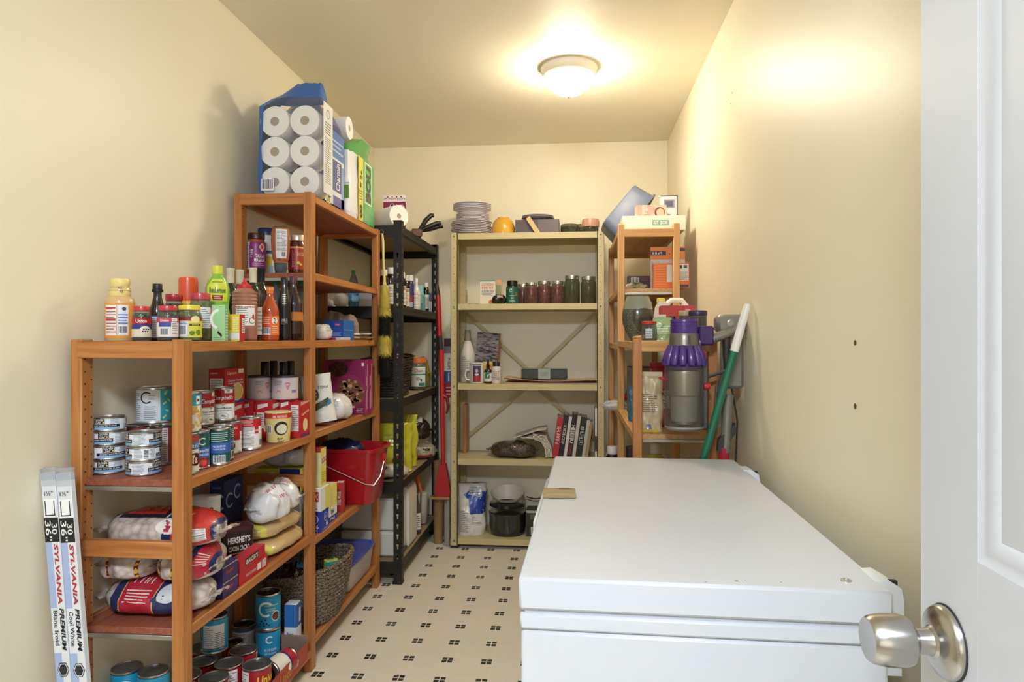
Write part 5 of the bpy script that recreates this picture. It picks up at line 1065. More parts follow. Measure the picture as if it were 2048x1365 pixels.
def _pc(d): d.rect(-.5, 0, .5, 1, 'efefee', 0); d.rect(.12, .42, .36, .86, 'c8282c', 1); d.text('PC', .24, .64, .26, WH, .18); d.lines(-.45, .05, .3, .16, 1, '8a8a90'); d.text('le Choix', -.25, .6, .2, '2a2a2e', .4, slant=.3)
carton('bag_box', 'white carton with red square mark on the deep blue carton', 'box', (-1.006, 2.578, Z6+.0835), .070, .10, .088, 'efefee', 0, _pc, lambda d: (d.rect(-.5, 0, .5, 1, 'e6dc7c', 0), d.rect(-.5, .0, -.1, 1, 'efefee', 1)), None)
def _so(d): d.rect(-.5, 0, .5, 1, 'e6e3a4', 0); d.rect(-.5, .12, .2, .82, 'cfd6cc', 1); d.rect(-.5, .9, .5, 1, 'b83a34', 1)
def _sos(d): d.rect(-.5, 0, .5, 1, 'e9dd6c', 0); d.poly([(-.45, .50), (.45, .66), (.45, .88), (-.45, .72)], 'efe6dc', 1); d.text('S.O.S', 0, .69, .15, 'c02c38', .75, rot=12, bold=.04); d.lines(-.4, .1, .4, .4, 5, 'b8ac3c')
carton('scouring_box', 'pale yellow scouring pad carton standing on the white carton', 'box', (-1.012, 2.58, Z6+.172), .062, .055, .150, 'e9dd6c', 0, _so, _sos, lambda d: d.rect(-.5, -.5, .5, .5, 'b8483c', 0))
carton('bag_box', 'yellow white and blue carton wedged beside the deep blue carton', 'box', (-1.02, 2.70, Z6), .06, .11, .15, 'efe9b0', 0, lambda d: (d.rect(-.5, 0, .5, 1, 'e9e08c', 0), d.rect(-.5, .0, .5, .42, 'eef0f4', 1), d.rect(-.5, 0, .5, .16, '2c4cb4', 2)), lambda d: (d.rect(-.5, 0, .5, 1, 'efe37c', 0), d.rect(-.5, .0, .5, .40, 'eef0f4', 1), d.rect(-.5, 0, .5, .16, '2c4cb4', 2), d.text('16', 0, .28, .14, '22242c', .3), d.text('Mag', 0, .08, .10, WH, .5)))
def _sw(d): d.rect(-.5, 0, .5, 1, 'b8252c', 0); d.text('BULL DOG', -.22, .45, .16, '22181a', .75, rot=90, bold=.03); d.text('STEEL WOOL', .22, .48, .15, WH, .85, rot=90, bold=.03); d.ell(-.2, .35, .008, .008, WH, 2)
carton('steel_wool_box', 'red steel wool carton with white upright lettering in front of the bucket', 'box', (-1.035, 2.868, Z6), .075, .05, .125, 'b8252c', 15, lambda d: (d.rect(-.5, 0, .5, 1, 'b8252c', 0), d.text('STEEL WOOL', .2, .48, .12, WH, .8, rot=90, bold=.03), d.text('BULL DOG', -.1, .45, .14, '22181a', .7, rot=90), d.ell(-.08, .5, .010, .010, WH, 2)), _sw, lambda d: (d.rect(-.5, -.5, .5, .5, 'c23038', 0), d.rect(.1, -.4, .45, .4, 'e8e0e0', 1)))
# red mop bucket with a wire handle
bk = thing('bucket', 'rectangular red plastic bucket with a wire handle', 'bucket', (-1.052, 3.085, Z6))
BR = mat('b01722', .28, coat=.3, var=.02)
def ringpt(w, d, z, n=10): return [(x, y, z) for x, y in rrect(w, d, min(w, d)*.16, 5)]
rg = [ringpt(.27, .21, 0), ringpt(.275, .215, .004), ringpt(.325, .258, .235), ringpt(.345, .278, .238), ringpt(.345, .278, .252), ringpt(.322, .255, .253), ringpt(.318, .251, .235), ringpt(.265, .205, .006)]
n_ = len(rg[0]); mb = MB(); mb.add([p for r in rg for p in r], [[i*n_+k, i*n_+(k+1) % n_, (i+1)*n_+(k+1) % n_, (i+1)*n_+k] for i in range(len(rg)-1) for k in range(n_)]+[list(range(n_))[::-1], [(len(rg)-1)*n_+k for k in range(n_)]])
part('bucket_body', mb, BR, bk)
part('wire_handle', MB().tube([(.155, -.105, .205)]+[Vector((.155, -.105, .205)).lerp(Vector((-.09, -.128, .19)), t)+Vector((.016, -.018, -.11*math.sin(PI*t)**.8 if False else 0)) for t in (.02, .5, .98)]+[(-.09, -.120, .19)], .0022, 8) if False else MB().tube([(.150, .02, .20), (.168, .01, .185), (.166, -.05, .12), (.156, -.115, .092), (.12, -.128, .098), (-.10, -.148, .20)], .0024, 8), mat('c8c4c0', .3, .9), bk)
for y in (.02,): part('handle_lug', MB().box(.150, .172, y-.018, y+.018, .175, .215, .003), BR, bk)
sack('plastic_bag', 'shiny dark blue plastic bag stuffed in the red bucket', 'bag', (-1.09, 3.09, Z6+.17), .22, .16, .11, mat('131c4c', .18, coat=.6, bump=.5, scale=20), 10, None, 13, .12, tabs=False)
# carton stack seen between the posts
carton('bag_box', 'long white carton behind the middle rail', 'box', (-1.135, 2.545, Z6), .17, .07, .162, 'e8eaf0', 0, lambda d: (d.rect(-.5, 0, .5, 1, 'dfe4ee', 0), d.text('le Choix', .2, .86, .07, '2a2a30', .28, slant=.3), d.ell(.25, .72, .02, .012, 'b86a4c', 1)), None, None)
carton('bag_box', 'long yellow and blue carton on the long white carton', 'box', (-1.135, 2.54, Z6+.1625), .18, .07, .088, 'd8d24c', 0, lambda d: (d.rect(-.5, 0, .5, 1, 'd0cc50', 0), d.rect(.05, 0, .5, 1, '2440b0', 1), d.ell(-.12, .7, .016, .016, 'e8e8ec', 2), d.text('40', .25, .2, .25, WH, .16), d.rect(-.3, .1, -.15, .5, '3a6cb8', 1)), None, None)
sack('plastic_bag', 'crumpled pale plastic bag lying on the yellow and blue carton', 'bag', (-1.125, 2.565, Z6+.251), .19, .09, .085, mat('d4d6de', .2, coat=.6, bump=.5, scale=20), 0, lambda d: (d.rect(.15, .9, .35, 1.3, 'b82c34', 1), d.rect(-.4, .3, -.1, .9, '6a90c8', 1)), 14, .16, tabs=False)
# bottom board: woven basket, storage bin
Z7 = SB5+.001
SEA = cells('c4b098', '96846e', '4a4038', 140, .8, 1., (1, 1, 2.2))
wbk = thing('woven_basket', 'oval woven seagrass basket sticking out of the bottom board', 'basket', (-1.078, 2.672, Z7))
NR = 15
for k in range(NR):
    f = k/(NR-1); ex = .115+.05*f**.8; ey = .135+.045*f**.8; h0 = .0135+.0142*k
    pts = []
    for i in range(97):
        a = 2*PI*i/96; tilt = f*f*(.035*math.cos(a-.2))
        pts.append((ex*spw(math.cos(a), .85), ey*spw(math.sin(a), .85), h0+tilt+.0016*math.sin(i*1.9+k*2.1)))
    rads = [.0088+.0022*math.sin(i*2.1+k*1.3) for i in range(97)]
    part('coil', MB().tube(pts, rads, 7, False), SEA, wbk)
part('basket_base', MB().prism([(.112*math.cos(2*PI*i/32), .132*math.sin(2*PI*i/32)) for i in range(32)], 0, .008, 'z'), SEA, wbk)
sack('bean_bag', 'clear bag of dark beans with blue tag in the basket', 'bag', (-1.11, 2.62, Z7+.10), .15, .12, .13, cells('3c3a40', '24222a', '121016', 90, .15, .6, coat=.8), 15, lambda d: (d.rect(.05, .9, .35, 1.6, '2a8acc', 1), d.arc(.2, 1.2, .012, .008, 40, 320, 'e8f0f8', 2), d.rect(.3, .2, .45, .5, 'd8d8e8', 1)), 15, .12)
pouch('snack_pack', 'green and yellow snack packet standing in the basket', 'packet', (-1.005, 2.725, Z7+.10), .06, .11, .05, mat('a8b84c', .22, coat=.6), 30, lambda d: (d.rect(-.4, .6, .4, .95, '2c8a9c', 1), d.rect(-.35, .1, .35, .5, 'd8d46c', 1), d.lines(-.3, .15, .3, .45, 4, '5a8a3c', layer=2)), 16, .004, topk=.6, seal=0)
bn = thing('storage_bin', 'clear storage bin with a blue lid on the bottom board', 'bin', (-1.118, 3.075, Z7))
CLB = glassy('d5d2d4', .35, .25, 1., .55, .9)
rg = [ringpt(.25, .36, .002), ringpt(.255, .365, .006), ringpt(.275, .40, .118), ringpt(.271, .396, .118), ringpt(.25, .36, .008)]
n_ = len(rg[0]); mb = MB(); mb.add([p for r in rg for p in r], [[i*n_+k, i*n_+(k+1) % n_, (i+1)*n_+(k+1) % n_, (i+1)*n_+k] for i in range(len(rg)-1) for k in range(n_)]+[list(range(n_))[::-1], [(len(rg)-1)*n_+k for k in range(n_)]])
part('bin_body', mb, CLB, bn)
BLD = mat('4a55b4', .3, coat=.2, var=.03)
rg = [ringpt(.288, .412, .115), ringpt(.29, .415, .124), ringpt(.284, .408, .129), ringpt(.262, .386, .129), ringpt(.256, .38, .124)]
n_ = len(rg[0]); mb = MB(); mb.add([p for r in rg for p in r], [[i*n_+k, i*n_+(k+1) % n_, (i+1)*n_+(k+1) % n_, (i+1)*n_+k] for i in range(len(rg)-1) for k in range(n_)]+[list(range(n_))[::-1], [(len(rg)-1)*n_+k for k in range(n_)]])
part('bin_lid', mb, BLD, bn)
part('contents', MB().box(-.11, .11, -.16, .16, .01, .09, .01), mat('b8aeb4', .8, var=.3, scale=12), bn)

# ================================================================ feather duster hanging on the post
du = thing('duster', 'yellow and black striped feather duster hanging on the shelf post', 'duster', (-.930, 3.262, 1.072))
part('duster_handle', MB().tube([(-.012, .0, .690), (-.008, 0, .65), (-.006, 0, .56), (-.001, 0, .46), (0, 0, .42)], [.005, .007, .0055, .0065, .012], 12), mat('dccb7c', .4), du)
part('hang_loop', MB().tube([(-.012+.010*math.cos(a)-.004, .0, .698+.011*math.sin(a)) for a in [2*PI*k/16 for k in range(17)]], .0016, 6), mat('b8b4ac', .3, .9), du)
rr = random.Random(11)
def fluff(z0, z1, r0, r1, n, seed):
    mb = MB(); r = random.Random(seed)
    for k in range(n):
        t = r.random(); z = z0+(z1-z0)*t; R = (r0+(r1-r0)*t)*r.uniform(.78, 1.08); a = r.uniform(0, 2*PI); dx, dy = math.cos(a), math.sin(a)
        p0 = Vector((dx*R*.3, dy*R*.3, z+.012)); p1 = Vector((dx*R, dy*R, z-r.uniform(.004, .026))); s = Vector((-dy, dx, 0))*.0024
        mb.add([p0-s, p0+s, p1], [[0, 1, 2]])
    return mb
part('fluff_core', MB().lathe([(0, 0), (.014, .01), (.018, .2), (.012, .42), (0, .43)], 12), mat('4a4020', .9), du)
for i, (z0, z1, r0, r1, col) in enumerate(((.29, .43, .040, .024, 'd9c65a'), (.19, .29, .039, .037, '17150f'), (.095, .19, .038, .039, 'dcc95c'), (.0, .095, .039, .038, '14120d'))):
    o = part('fluff', fluff(z0, z1, r0, r1, 2200, i), mat(col, .9, var=.3), du); o['kind'] = 'stuff'

# ================================================================ goods on the black rack
K0, K1, K2, K3, K4 = [z+.0045 for z in SK]
def _sb(d): d.rect(-.5, 0, .5, 1, 'efe9ec', 0); d.rect(-.5, 0, .5, .83, '8c1c54', 1); [d.arc(-.4+.2*k, .88, .010, .007, 0, 180, '8c2a5c', 2, 8) for k in range(5)]; [d.ell(-.3+.2*k, .955, .004, .005, '8c2a5c', 2, 8) for k in range(4)]; d.ell(-.1, .68, .015, .024, 'efe9ec', 2); d.text('S', -.1, .68, .20, '20141c', .13, bold=.05); d.arc(.3, .66, .02, .016, -60, 120, 'efe9ec', 2)
carton('gift_box', 'wine red and white patterned carton on top of the black rack', 'box', (-.985, 3.70, K0), .125, .10, .215, '8c1c54', 0, _sb, lambda d: d.rect(-.5, 0, .5, 1, 'd8ccc4', 0), None)
rl = thing('paper_towel_roll', 'white paper towel roll lying on top of the black rack', 'roll', (-.945, 3.47, K0))
roll(rl, 'paper_roll', .058, .235, Matrix.Translation((.045, -.045, .058)) @ Matrix.Rotation(math.radians(-42), 4, 'Z') @ Matrix.Rotation(math.radians(-90), 4, 'Y'), .22)
kb = thing('knife_set', 'black handled knives in a small wooden block on the black rack', 'knives', (-.900, 3.80, K0), math.radians(20))
part('block', MB().box(-.03, .03, -.06, .06, 0, .045, .006), wood('4a2f20', '6a4630', 'Y'), kb)
for k, (dx, h1, y) in enumerate(((.10, .135, -.02), (.145, .095, .0), (.16, .080, .02))):
    part('knife_handle', MB().tube([(-.01, y, .03), (.02, y, .045), (dx*.55, y+.005, h1*.75), (dx*.85, y+.01, h1*.97), (dx, y+.012, h1*.98)], [.008, .012, .0145, .0135, .011], 10, flat=1.), mat('141416', .4), kb)
def pill(label, bb, Y, bc, cc='e9e9e8', dec=None, Z=K1, coat=.4, W=None): return vessel('medicine_bottle', label, 'bottle', bb, Z, PILL, mat(bc, .2, coat=coat), PCAP, mat(cc, .4), dec, Y=Y, W=W, group='bottles on the black rack')
wl = lambda d: (lb(d, 'e6e6e4', .10, .58), d.lines(-.9, .15, .9, .52, 10, '9a8a84', layer=1))
wr2 = lambda d: (lb(d, 'ece9e4', .10, .62), d.lines(-.8, .15, .8, .55, 11, '8a7a78', layer=1), d.rect(-.9, .5, .9, .6, 'b09088', 1))
pill('brown medicine bottle with wide white cap behind the duster handle', (758, 777, 540, 617), 3.50, '1e0f0c', dec=wl)
pill('big brown medicine bottle with a tall white cap left of the rack post', (770, 793, 536, 617), 3.62, '241210', dec=wl)
pill('brown bottle with white cap just right of the rack post', (797, 812, 545, 615), 3.70, '1c0e0c', dec=wr2)
pill('brown bottle with white cap second right of the rack post', (806, 819, 551, 617), 3.80, '1c0e0c', dec=wr2)
pill('navy and purple supplement bottle with white cap', (813, 828, 551, 619), 3.84, '2a2c60', dec=lambda d: (lb(d, '2c2f6c', .06, .70), d.rect(-.6, .2, .8, .42, '8c2848', 1), d.rect(-.2, .08, .7, .22, 'a8aec8', 2)))
vessel('medicine_bottle', 'clear white bottle with slim neck near the teal boxes', 'bottle', (824, 841, 557, 619), K1, TALLB, mat('d9d9d6', .25, coat=.4), [(0, .88), (.42, .88), (.42, .99), (.36, 1), (0, 1)], mat('eeeeec', .4), lambda d: (d.rect(-1.2, .12, 1.2, .58, 'e4e2dc', 0), d.lines(-1., .15, 1., .55, 9, 'b89a94', layer=1)), Y=3.87, group='bottles on the black rack')
for k in range(3): carton('soap_box', 'pale teal carton beside the slim bottle, %s of three' % ('lowest', 'middle', 'highest')[k], 'box', (-.925+.004*k, 3.985, K1+.0505*k), .062-.010*k, .06, .050, '86c2c4', 8*k-4, lambda d: (d.rect(-.5, 0, .5, 1, '8cc8ca', 0), d.rect(.36, .1, .5, .9, '5a9aa0', 1)), lambda d: d.rect(-.5, 0, .5, 1, '6aa8ae', 0), None, group='teal cartons')
carton('pill_box', 'purple and white carton at the far end of the rack', 'box', (-.905, 4.10, K1), .055, .06, .115, 'e4e4e8', 0, lambda d: (d.rect(-.5, 0, .5, 1, 'e0e0e6', 0), d.rect(-.5, .55, .5, 1, '3a3480', 1), d.ell(0, .3, .008, .01, '5a4a6c', 1, hole=.6)), lambda d: (d.rect(-.5, 0, .5, 1, 'd0d0da', 0), d.rect(-.5, .55, .5, 1, '352f74', 1)))
pill('small dark bottle with white cap behind the teal boxes', (846, 858, 566, 614), 4.07, '1c1414', dec=wl)
# seen through the tall bay
vessel('light_bulb', 'round white globe bulb seen through the tall bay', 'bulb', (666, 697, 585, 618), K1, [(0, 0), (.5, .02), (.85, .16), (1, .42), (.9, .70), (.55, .9), (.3, .96), (0, 1)], glassy('e4e2e0', .2, .15, 1., .55, 1.), None, None, None, Y=3.46)
vessel('light_bulb', 'second globe bulb lying nearer the wall', 'bulb', (645, 668, 598, 618), K1, [(0, 0), (.5, .02), (.85, .16), (1, .42), (.9, .70), (.55, .9), (.3, .96), (0, 1)], glassy('dcdad8', .2, .15, 1., .55, 1.), None, None, None, Y=3.415)
pouch('blue_packet', 'glossy light blue packet between bulb and plastic case', 'packet', (-1.165, 3.52, K1), .07, .09, .05, mat('4a98c8', .2, coat=.6), 30, lambda d: d.rect(-.3, .3, .3, .7, 'a8d4ec', 1), 18, .006)
cs = thing('plastic_case', 'clear plastic case on the black rack', 'case', (-1.09, 3.50, K1), math.radians(12))
part('case_body', MB().box(-.045, .045, -.03, .03, 0, .085, .004), glassy('d8dce4', .45, .2, 1., .55, .8), cs); part('case_lid', MB().box(-.047, .047, -.032, .032, .083, .093, .003), glassy('e4e6ea', .4, .2, 1., .55, .8), cs)
part('contents', MB().box(-.035, .035, -.02, .02, .004, .045, .004), mat('b8bcc8', .5), cs)
pet('clear bottle with a teal cap on the black rack', (697, 717, 541, 618), 3.66, K1)
carton('green_box', 'small dark green carton beside the teal capped bottle', 'box', (-1.125, 3.72, K1), .05, .05, .13, '2a5a34', 0, lambda d: d.rect(-.5, 0, .5, 1, '2c6438', 0).rect(-.3, .5, .3, .9, '4c8a4c', 1), lambda d: d.rect(-.5, 0, .5, 1, '245030', 0))
# dark wicker basket
WK = mat('1d1512', .55, bump=.4, scale=120, coat=.2)
wk = thing('wicker_basket', 'dark brown wicker basket on the black rack', 'basket', (-1.0, 3.56, K2))
for k in range(14):
    f = k/13; ex = .095+.025*f; ey = .13+.03*f; h0 = .008+.0145*k; pts = []
    for i in range(73): a = 2*PI*i/72; pts.append((ex*spw(math.cos(a), .5)+.0025*math.sin(i*PI/2+k*PI), ey*spw(math.sin(a), .5), h0+f*.02*math.sin(a)))
    part('coil', MB().tube(pts, [.0065+.0015*math.cos(i*PI/2+k*PI) for i in range(73)], 6, False), WK, wk)
part('basket_base', MB().box(-.09, .09, -.125, .125, .001, .008, .002), WK, wk)
cj = vessel('candy_jar', 'clear jar of treats with an orange lid beside the wicker basket', 'jar', (820, 853, 716, 781), K2, [(0, 0), (.94, 0), (1, .02), (1, .76), (.96, .82), (.9, .85), (0, .85)], glassy('e8eef0', .6, .08), [(0, .84), (1.02, .84), (1.03, .86), (1.02, .98), (.95, 1), (0, 1)], mat('d8743c', .4), lambda d: (d.rect(-.95, .10, 1.0, .72, 'd8e4e2', 0), d.text('Chews', .1, .60, .10, 'b83a3c', 1.0, slant=.2), d.rect(-.95, .46, 1., .50, '2a7a5c', 1), d.rect(.05, .12, .9, .22, '2a8a6c', 1), d.ell(0, .34, .014, .012, 'c8a0a4', 1), d.ell(.35, .30, .005, .009, '2a2420', 2)), (cells('c88a5c', '8a5a3c', '5a3a2c', 60), .02, .7), Y=3.99, capname='lid', bname='glass')
YEL = mat('cfc93a', .22, coat=.6, bump=.5, scale=14)
sack('dog_food_bag', 'shiny yellow plastic bag with red print behind the orange lid jar', 'bag', (-.985, 4.15, K2), .17, .15, .20, YEL, 0, lambda d: (d.rect(-.3, .9, .05, 1.5, 'a83a30', 1), d.rect(-.2, 1.0, 0, 1.3, 'd8cf5c', 2)), 21, .14, flat=.4)
pouch('tissue_pack', 'pale lilac packet standing beside the orange lid jar', 'packet', (-1.01, 3.86, K2), .07, .12, .06, mat('b4bcdc', .3, coat=.4), 0, None, 22, .006)
pouch('magenta_pack', 'dark pink packet peeking over the wicker basket', 'packet', (-.955, 3.60, K2+.02), .05, .23, .05, mat('6c1c3c', .3, coat=.4), 10, lambda d: d.lines(-.3, .6, .3, .9, 4, 'c89aac'), 23, .005)
pouch('pet_food_bag', 'tall bright yellow bag behind the rack post on the third board', 'bag', (-.975, 3.62, K3), .19, .265, .10, YEL, 12, lambda d: (d.ell(.1, .25, .030, .028, 'b8352c', 1), d.ell(.13, .22, .018, .018, '2a201c', 2), d.lines(-.3, .5, .2, .8, 4, 'b0a830')), 24, .012, topk=.5, seal=0)
pouch('pet_food_bag', 'folded bright yellow bag right of the rack post on the third board', 'bag', (-.945, 3.80, K3), .11, .29, .08, YEL, -10, None, 25, .014, topk=.25, seal=0)
sack('seed_bag', 'clear bag of dark brown seeds at the far end of the third board', 'bag', (-.985, 4.13, K3+.10), .19, .15, .13, cells('5c4a40', '3c2e28', '1c1412', 150, .25, .4, coat=.6), 10, lambda d: d.rect(-.1, .8, .25, 1.6, 'dcd8d2', 1).bars(.0, 1.0, .12, 1.3, 6), 26, .08)
RICE = cells('e4dcc8', 'cfc4ac', 'a89a84', 160, .3, .3, coat=.5)
sack('rice_bag', 'clear bag of pale rice with red base hanging over the third board', 'bag', (-.935, 4.04, K3), .19, .16, .095, RICE, 15, lambda d: (d.lines(-.3, .6, .3, 1.4, 5, '6a6460'), d.rect(.1, .1, .32, .4, '2a2422', 1), d.rect(-.4, -.6, .4, -.2, 'a8343c', 1), d.rect(-.1, 1.6, .3, 1.9, 'd4e4c4', 1)), 27, .08)
sack('rice_bag', 'flat white rice bag with green oval at the near end of the third board', 'bag', (-.965, 3.47, K3), .20, .15, .065, mat('d8d0c4', .25, coat=.6, bump=.4, scale=30), 30, lambda d: (d.ell(.22, .9, .02, .5, '2a7a68', 1), d.ell(-.22, 1.0, .02, .5, '2a7a68', 1), d.rect(-.05, .5, .05, 1.2, 'ece6dc', 1)), 28, .07)
# white appliance at the bottom of the rack
ap = thing('white_appliance', 'white rounded plastic appliance case at the bottom of the black rack', 'case', (-1.045, 3.565, K4))
AW = mat('e6e3da', .35, var=.02)
pr = [(-.165, 0), (.150, 0), (.158, .01), (.158, .28), (.150, .315), (.125, .335), (.08, .342), (-.12, .342), (-.16, .32)]
part('case_shell', MB().prism(pr, .02, .20, 'y'), AW, ap)
part('case_front', MB().box(-.165, .135, -.150, .018, .0, .130, .012), AW, ap); part('case_front', MB().box(-.165, .135, -.150, .018, .135, .300, .012), AW, ap)
part('case_base', MB().box(-.16, .15, -.14, .20, -.0, .012, .003), mat('55534f', .6), ap)
vessel('glass_bottle', 'clear bottle with white label at the bottom of the black rack', 'bottle', (824, 842, 985, 1062), K4, TALLB, glassy('b8b4a8', .4, .05), [(0, .93), (.42, .93), (.42, .99), (0, 1)], mat('8a8c90', .3, .8), lambda d: (d.rect(-1.2, .10, 1.2, .50, 'e0ddd6', 0), d.lines(-.8, .15, .8, .45, 6, '6a6460', layer=1)), (mat('8a8070', .4), .02, .5), Y=3.86)
vessel('plastic_pitcher', 'pale plastic pitcher at the far end of the bottom rack board', 'pitcher', (824, 856, 985, 1048), K4, [(0, 0), (.85, 0), (.9, .02), (1, .9), (1.02, .97), (.9, 1), (0, .99)], mat('cfcbc2', .4), None, None, None, Y=4.08)
ot = thing('hand_tool', 'tool with an orange handle resting in the rack below the rice', 'tool', (-.93, 3.93, K4+.002), math.radians(10))
part('tool_handle', MB().tube([(0, 0, .37), (.006, -.004, .32), (.02, -.006, .25), (.03, -.006, .22)], [.010, .013, .011, .008], 10), mat('cf6a2c', .4), ot)
part('tool_shaft', MB().tube([(.03, -.006, .22), (.02, 0, .0)], .004, 8), mat('8a8884', .3, .9), ot)

# ---- things standing between the black rack and the cream shelving
def sc(px, py, Y): return PY(px, py, Y)
rd = thing('snow_brush', 'long red snow brush with dark grips standing by the black rack', 'brush', (-.80, 3.99, .302))
pa = [sc(876, 590, 3.99), sc(879, 672, 3.99), sc(882, 700, 3.99), sc(884, 780, 3.99), sc(886, 930, 3.99)]
o_ = Vector(rd.location); q = [p-o_ for p in pa]
part('top_grip', MB().tube([sc(873, 571, 3.99)-o_, sc(876, 592, 3.99)-o_], [.013, .015], 12), mat('2a2424', .5), rd)
part('upper_shaft', MB().tube(q[:2], [.015, .0165], 12), mat('a81c22', .35), rd)
part('middle_grip', MB().tube([q[1], q[2]], .0155, 12), mat('2c2624', .6), rd)
part('lower_shaft', MB().tube(q[2:], [.016, .0145, .013], 12), mat('c0282a', .35), rd)
part('side_hook', MB().tube([sc(884, 790, 3.99)-o_, sc(894, 796, 3.99)-o_, sc(897, 815, 3.99)-o_, sc(893, 828, 3.99)-o_], [.013, .012, .008, .006], 10), mat('8c1c22', .4), rd)
hd = [sc(x, y, 3.99)-o_ for x, y in ((881, 928), (892, 928), (897, 955), (902, 985), (899, 994), (874, 994), (870, 984), (876, 955))]
part('scraper_head', MB().prism([(p.x, p.z) for p in hd], -.022, .022, 'y'), mat('b0202c', .35), rd)
tb = thing('wooden_ledge', 'narrow wooden ledge with a slim leg carrying the snow brush', 'ledge', (-.80, 3.99, 0))
part('leg', MB().box(.046, .060, -.01, .012, 0, .285, .002), mat('a09a94', .7), tb); part('ledge_strip', MB().box(-.062, .066, -.03, .026, .285, .300, .002), wood('8a7444', 'a89058', 'X', .5), tb)
for px, py, Y, H, lab in ((875, 1085, 4.02, .50, 'brown cardboard tube standing on the floor beside the black rack'), ):
    p = P(px, py, 0); ctb = thing('cardboard_tube', lab, 'tube', (-.822, 4.055, 0))
    part('tube_wall', MB().lathe([(.026, 0), (.029, 0), (.029, .5), (.026, .5), (.026, .002)], 24), mat('9a7650', .8, bump=.1), ctb)
tw = thing('paper_roll', 'slim white roll standing on the floor beside the cardboard tube', 'roll', (-.772, 4.07, 0)); part('roll_body', MB().lathe([(0, 0), (.016, 0), (.016, .26), (0, .26)], 16), mat('b8b0a8', .7), tw)
fb = carton('light_tube_box', 'tall narrow white, blue and magenta lighting box behind the snow brush', 'box', (-.783, 4.225, 0), .062, .05, 1.245, 'd8d4d0', 0, lambda d: (d.rect(-.5, 0, .5, 1, 'd8d4cc', 0), d.rect(-.5, .96, .5, 1, '4a1c3c', 1), d.rect(-.5, .925, .5, .96, '8c8498', 1), d.text('PHILIPS', 0, .872, .015, '2c3c78', .075/.062, rot=-90), d.rect(-.5, .775, .5, .835, '2c5a9c', 1), d.text('fluorescent', 0, .805, .010, WH, .055/.062, rot=-90), d.rect(-.5, .70, .5, .775, '9c1c3c', 1), d.lines(-.3, .71, .3, .76, 3, 'd8a0ac')), None, None)
# ================================================================ cream metal shelving goods
M0, M1, M2, M3, M4 = [z+.001 for z in SM]
STW = mat('e2dce4', .22, coat=.3, var=.05, scale=60); STG = mat('8f8a8c', .25, coat=.3)
def plate(label, x, y, z, R, h, m, name='plate', deep=False, grp=None):
    t = thing(name, label, name, (x, y, z), 0, grp)
    pf = [(0, 0), (R*.55, 0), (R*.58, .002), (R*.72, h*.45 if deep else h*.30), (R*.94, h*.97), (R, h+.0008), (R, h+.003), (R*.97, h+.0034), (R*.70, h*.5+.003 if deep else h*.4+.003), (R*.5, .004), (0, .004)]
    part(name+'_dish', MB().lathe(pf, 40), m, t); return t
pp = PY(943, 460, 4.10); zz = M0
for k in range(8): plate('lilac dinner plate in the wide lower stack, number %s from the bottom' % ('one', 'two', 'three', 'four', 'five', 'six', 'seven', 'eight')[k], pp.x+.004*math.sin(k*2), 4.10, zz, .124, .012, STW, grp='dinner plates'); zz += .0102
zz += .003
for k in range(5): plate('lilac side plate in the middle of the dish stack, number %s from below' % ('one', 'two', 'three', 'four', 'five')[k], pp.x+.008, 4.10, zz, .102, .012, STW, grp='side plates'); zz += .0082
zz += .004
for k in range(4): plate('wide rimmed bowl on top of the dish stack, number %s from below' % ('one', 'two', 'three', 'four')[k], pp.x+.004, 4.10, zz, .117, .030, STW, 'bowl', True, 'rimmed bowls'); zz += .0105
yb_ = vessel('bowl', 'yellow bowl standing upside down beside the plates', 'bowl', (983, 1030, 436, 466), M0, [(.94, 0), (1, .02), (1, .14), (.98, .42), (.88, .70), (.66, .90), (.50, .955), (.50, 1), (.44, 1), (.43, .96), (0, .95)], mat('dca636', .2, coat=.5), None, None, None, Y=4.07, bname='bowl_shell')
dx = carton('roasting_box', 'dark grey box under two small plates on the top shelf', 'box', (PY(1075, 450, 4.06).x, 4.10, M0), .262, .16, .084, '55494c', 0, lambda d: (d.rect(-.5, 0, .5, 1, '51454a', 0), d.rect(.02, .0, .48, 1, '6a5c60', 1)), None, None)
for k in range(2): plate('small grey plate on the dark box, %s one' % ('lower', 'upper')[k], PY(1075, 450, 4.06).x, 4.10, M0+.0845+.013*k, .100-.004*k, .017, (STG, STW)[k], grp='plates on the dark box')
ws = thing('wooden_strip', 'pale wooden strip leaning across the dark box', 'strip', (PY(1066, 450, 4.0).x, 4.0, M0))
part('strip_board', MB().box(-.014, .014, -.004, .004, 0, .112, .001, rotm('Y', -33, (.03, .0, .0))), wood('c8ac6c', 'dcc48c', 'Z'), ws)
def lowjar(label, bb, Y, lid=None, c='6c6a4c', sy=1.):
    return vessel('low_jar', label, 'jar', bb, M0, [(0, 0), (.9, 0), (1, .1), (1, .8), (.95, .95), (0, .95)] if not lid else [(0, 0), (.9, 0), (.96, .06), (.96, .45), (.9, .5), (0, .5)], glassy('c8cdb8', .75, .06), [(0, .48), (1, .48), (1.04, .54), (1.04, .82), (.96, .97), (.8, 1), (0, 1)] if lid else None, mat(lid, .3) if lid else None, None, (cells('8a8868', '6c6a4c', '4a4a34', 60), .05, .7 if not lid else .45), Y=Y, bname='glass', capname='lid')
lowjar('low glass dish of dried herbs on the top shelf', (1121, 1158, 449, 465), 4.08); lowjar('small glass votive behind the pink candle', (1153, 1172, 448, 464), 4.19); lowjar('glass votive with a pink candle on the top shelf corner', (1164, 1198, 439, 464), 4.08, 'd8a08c')
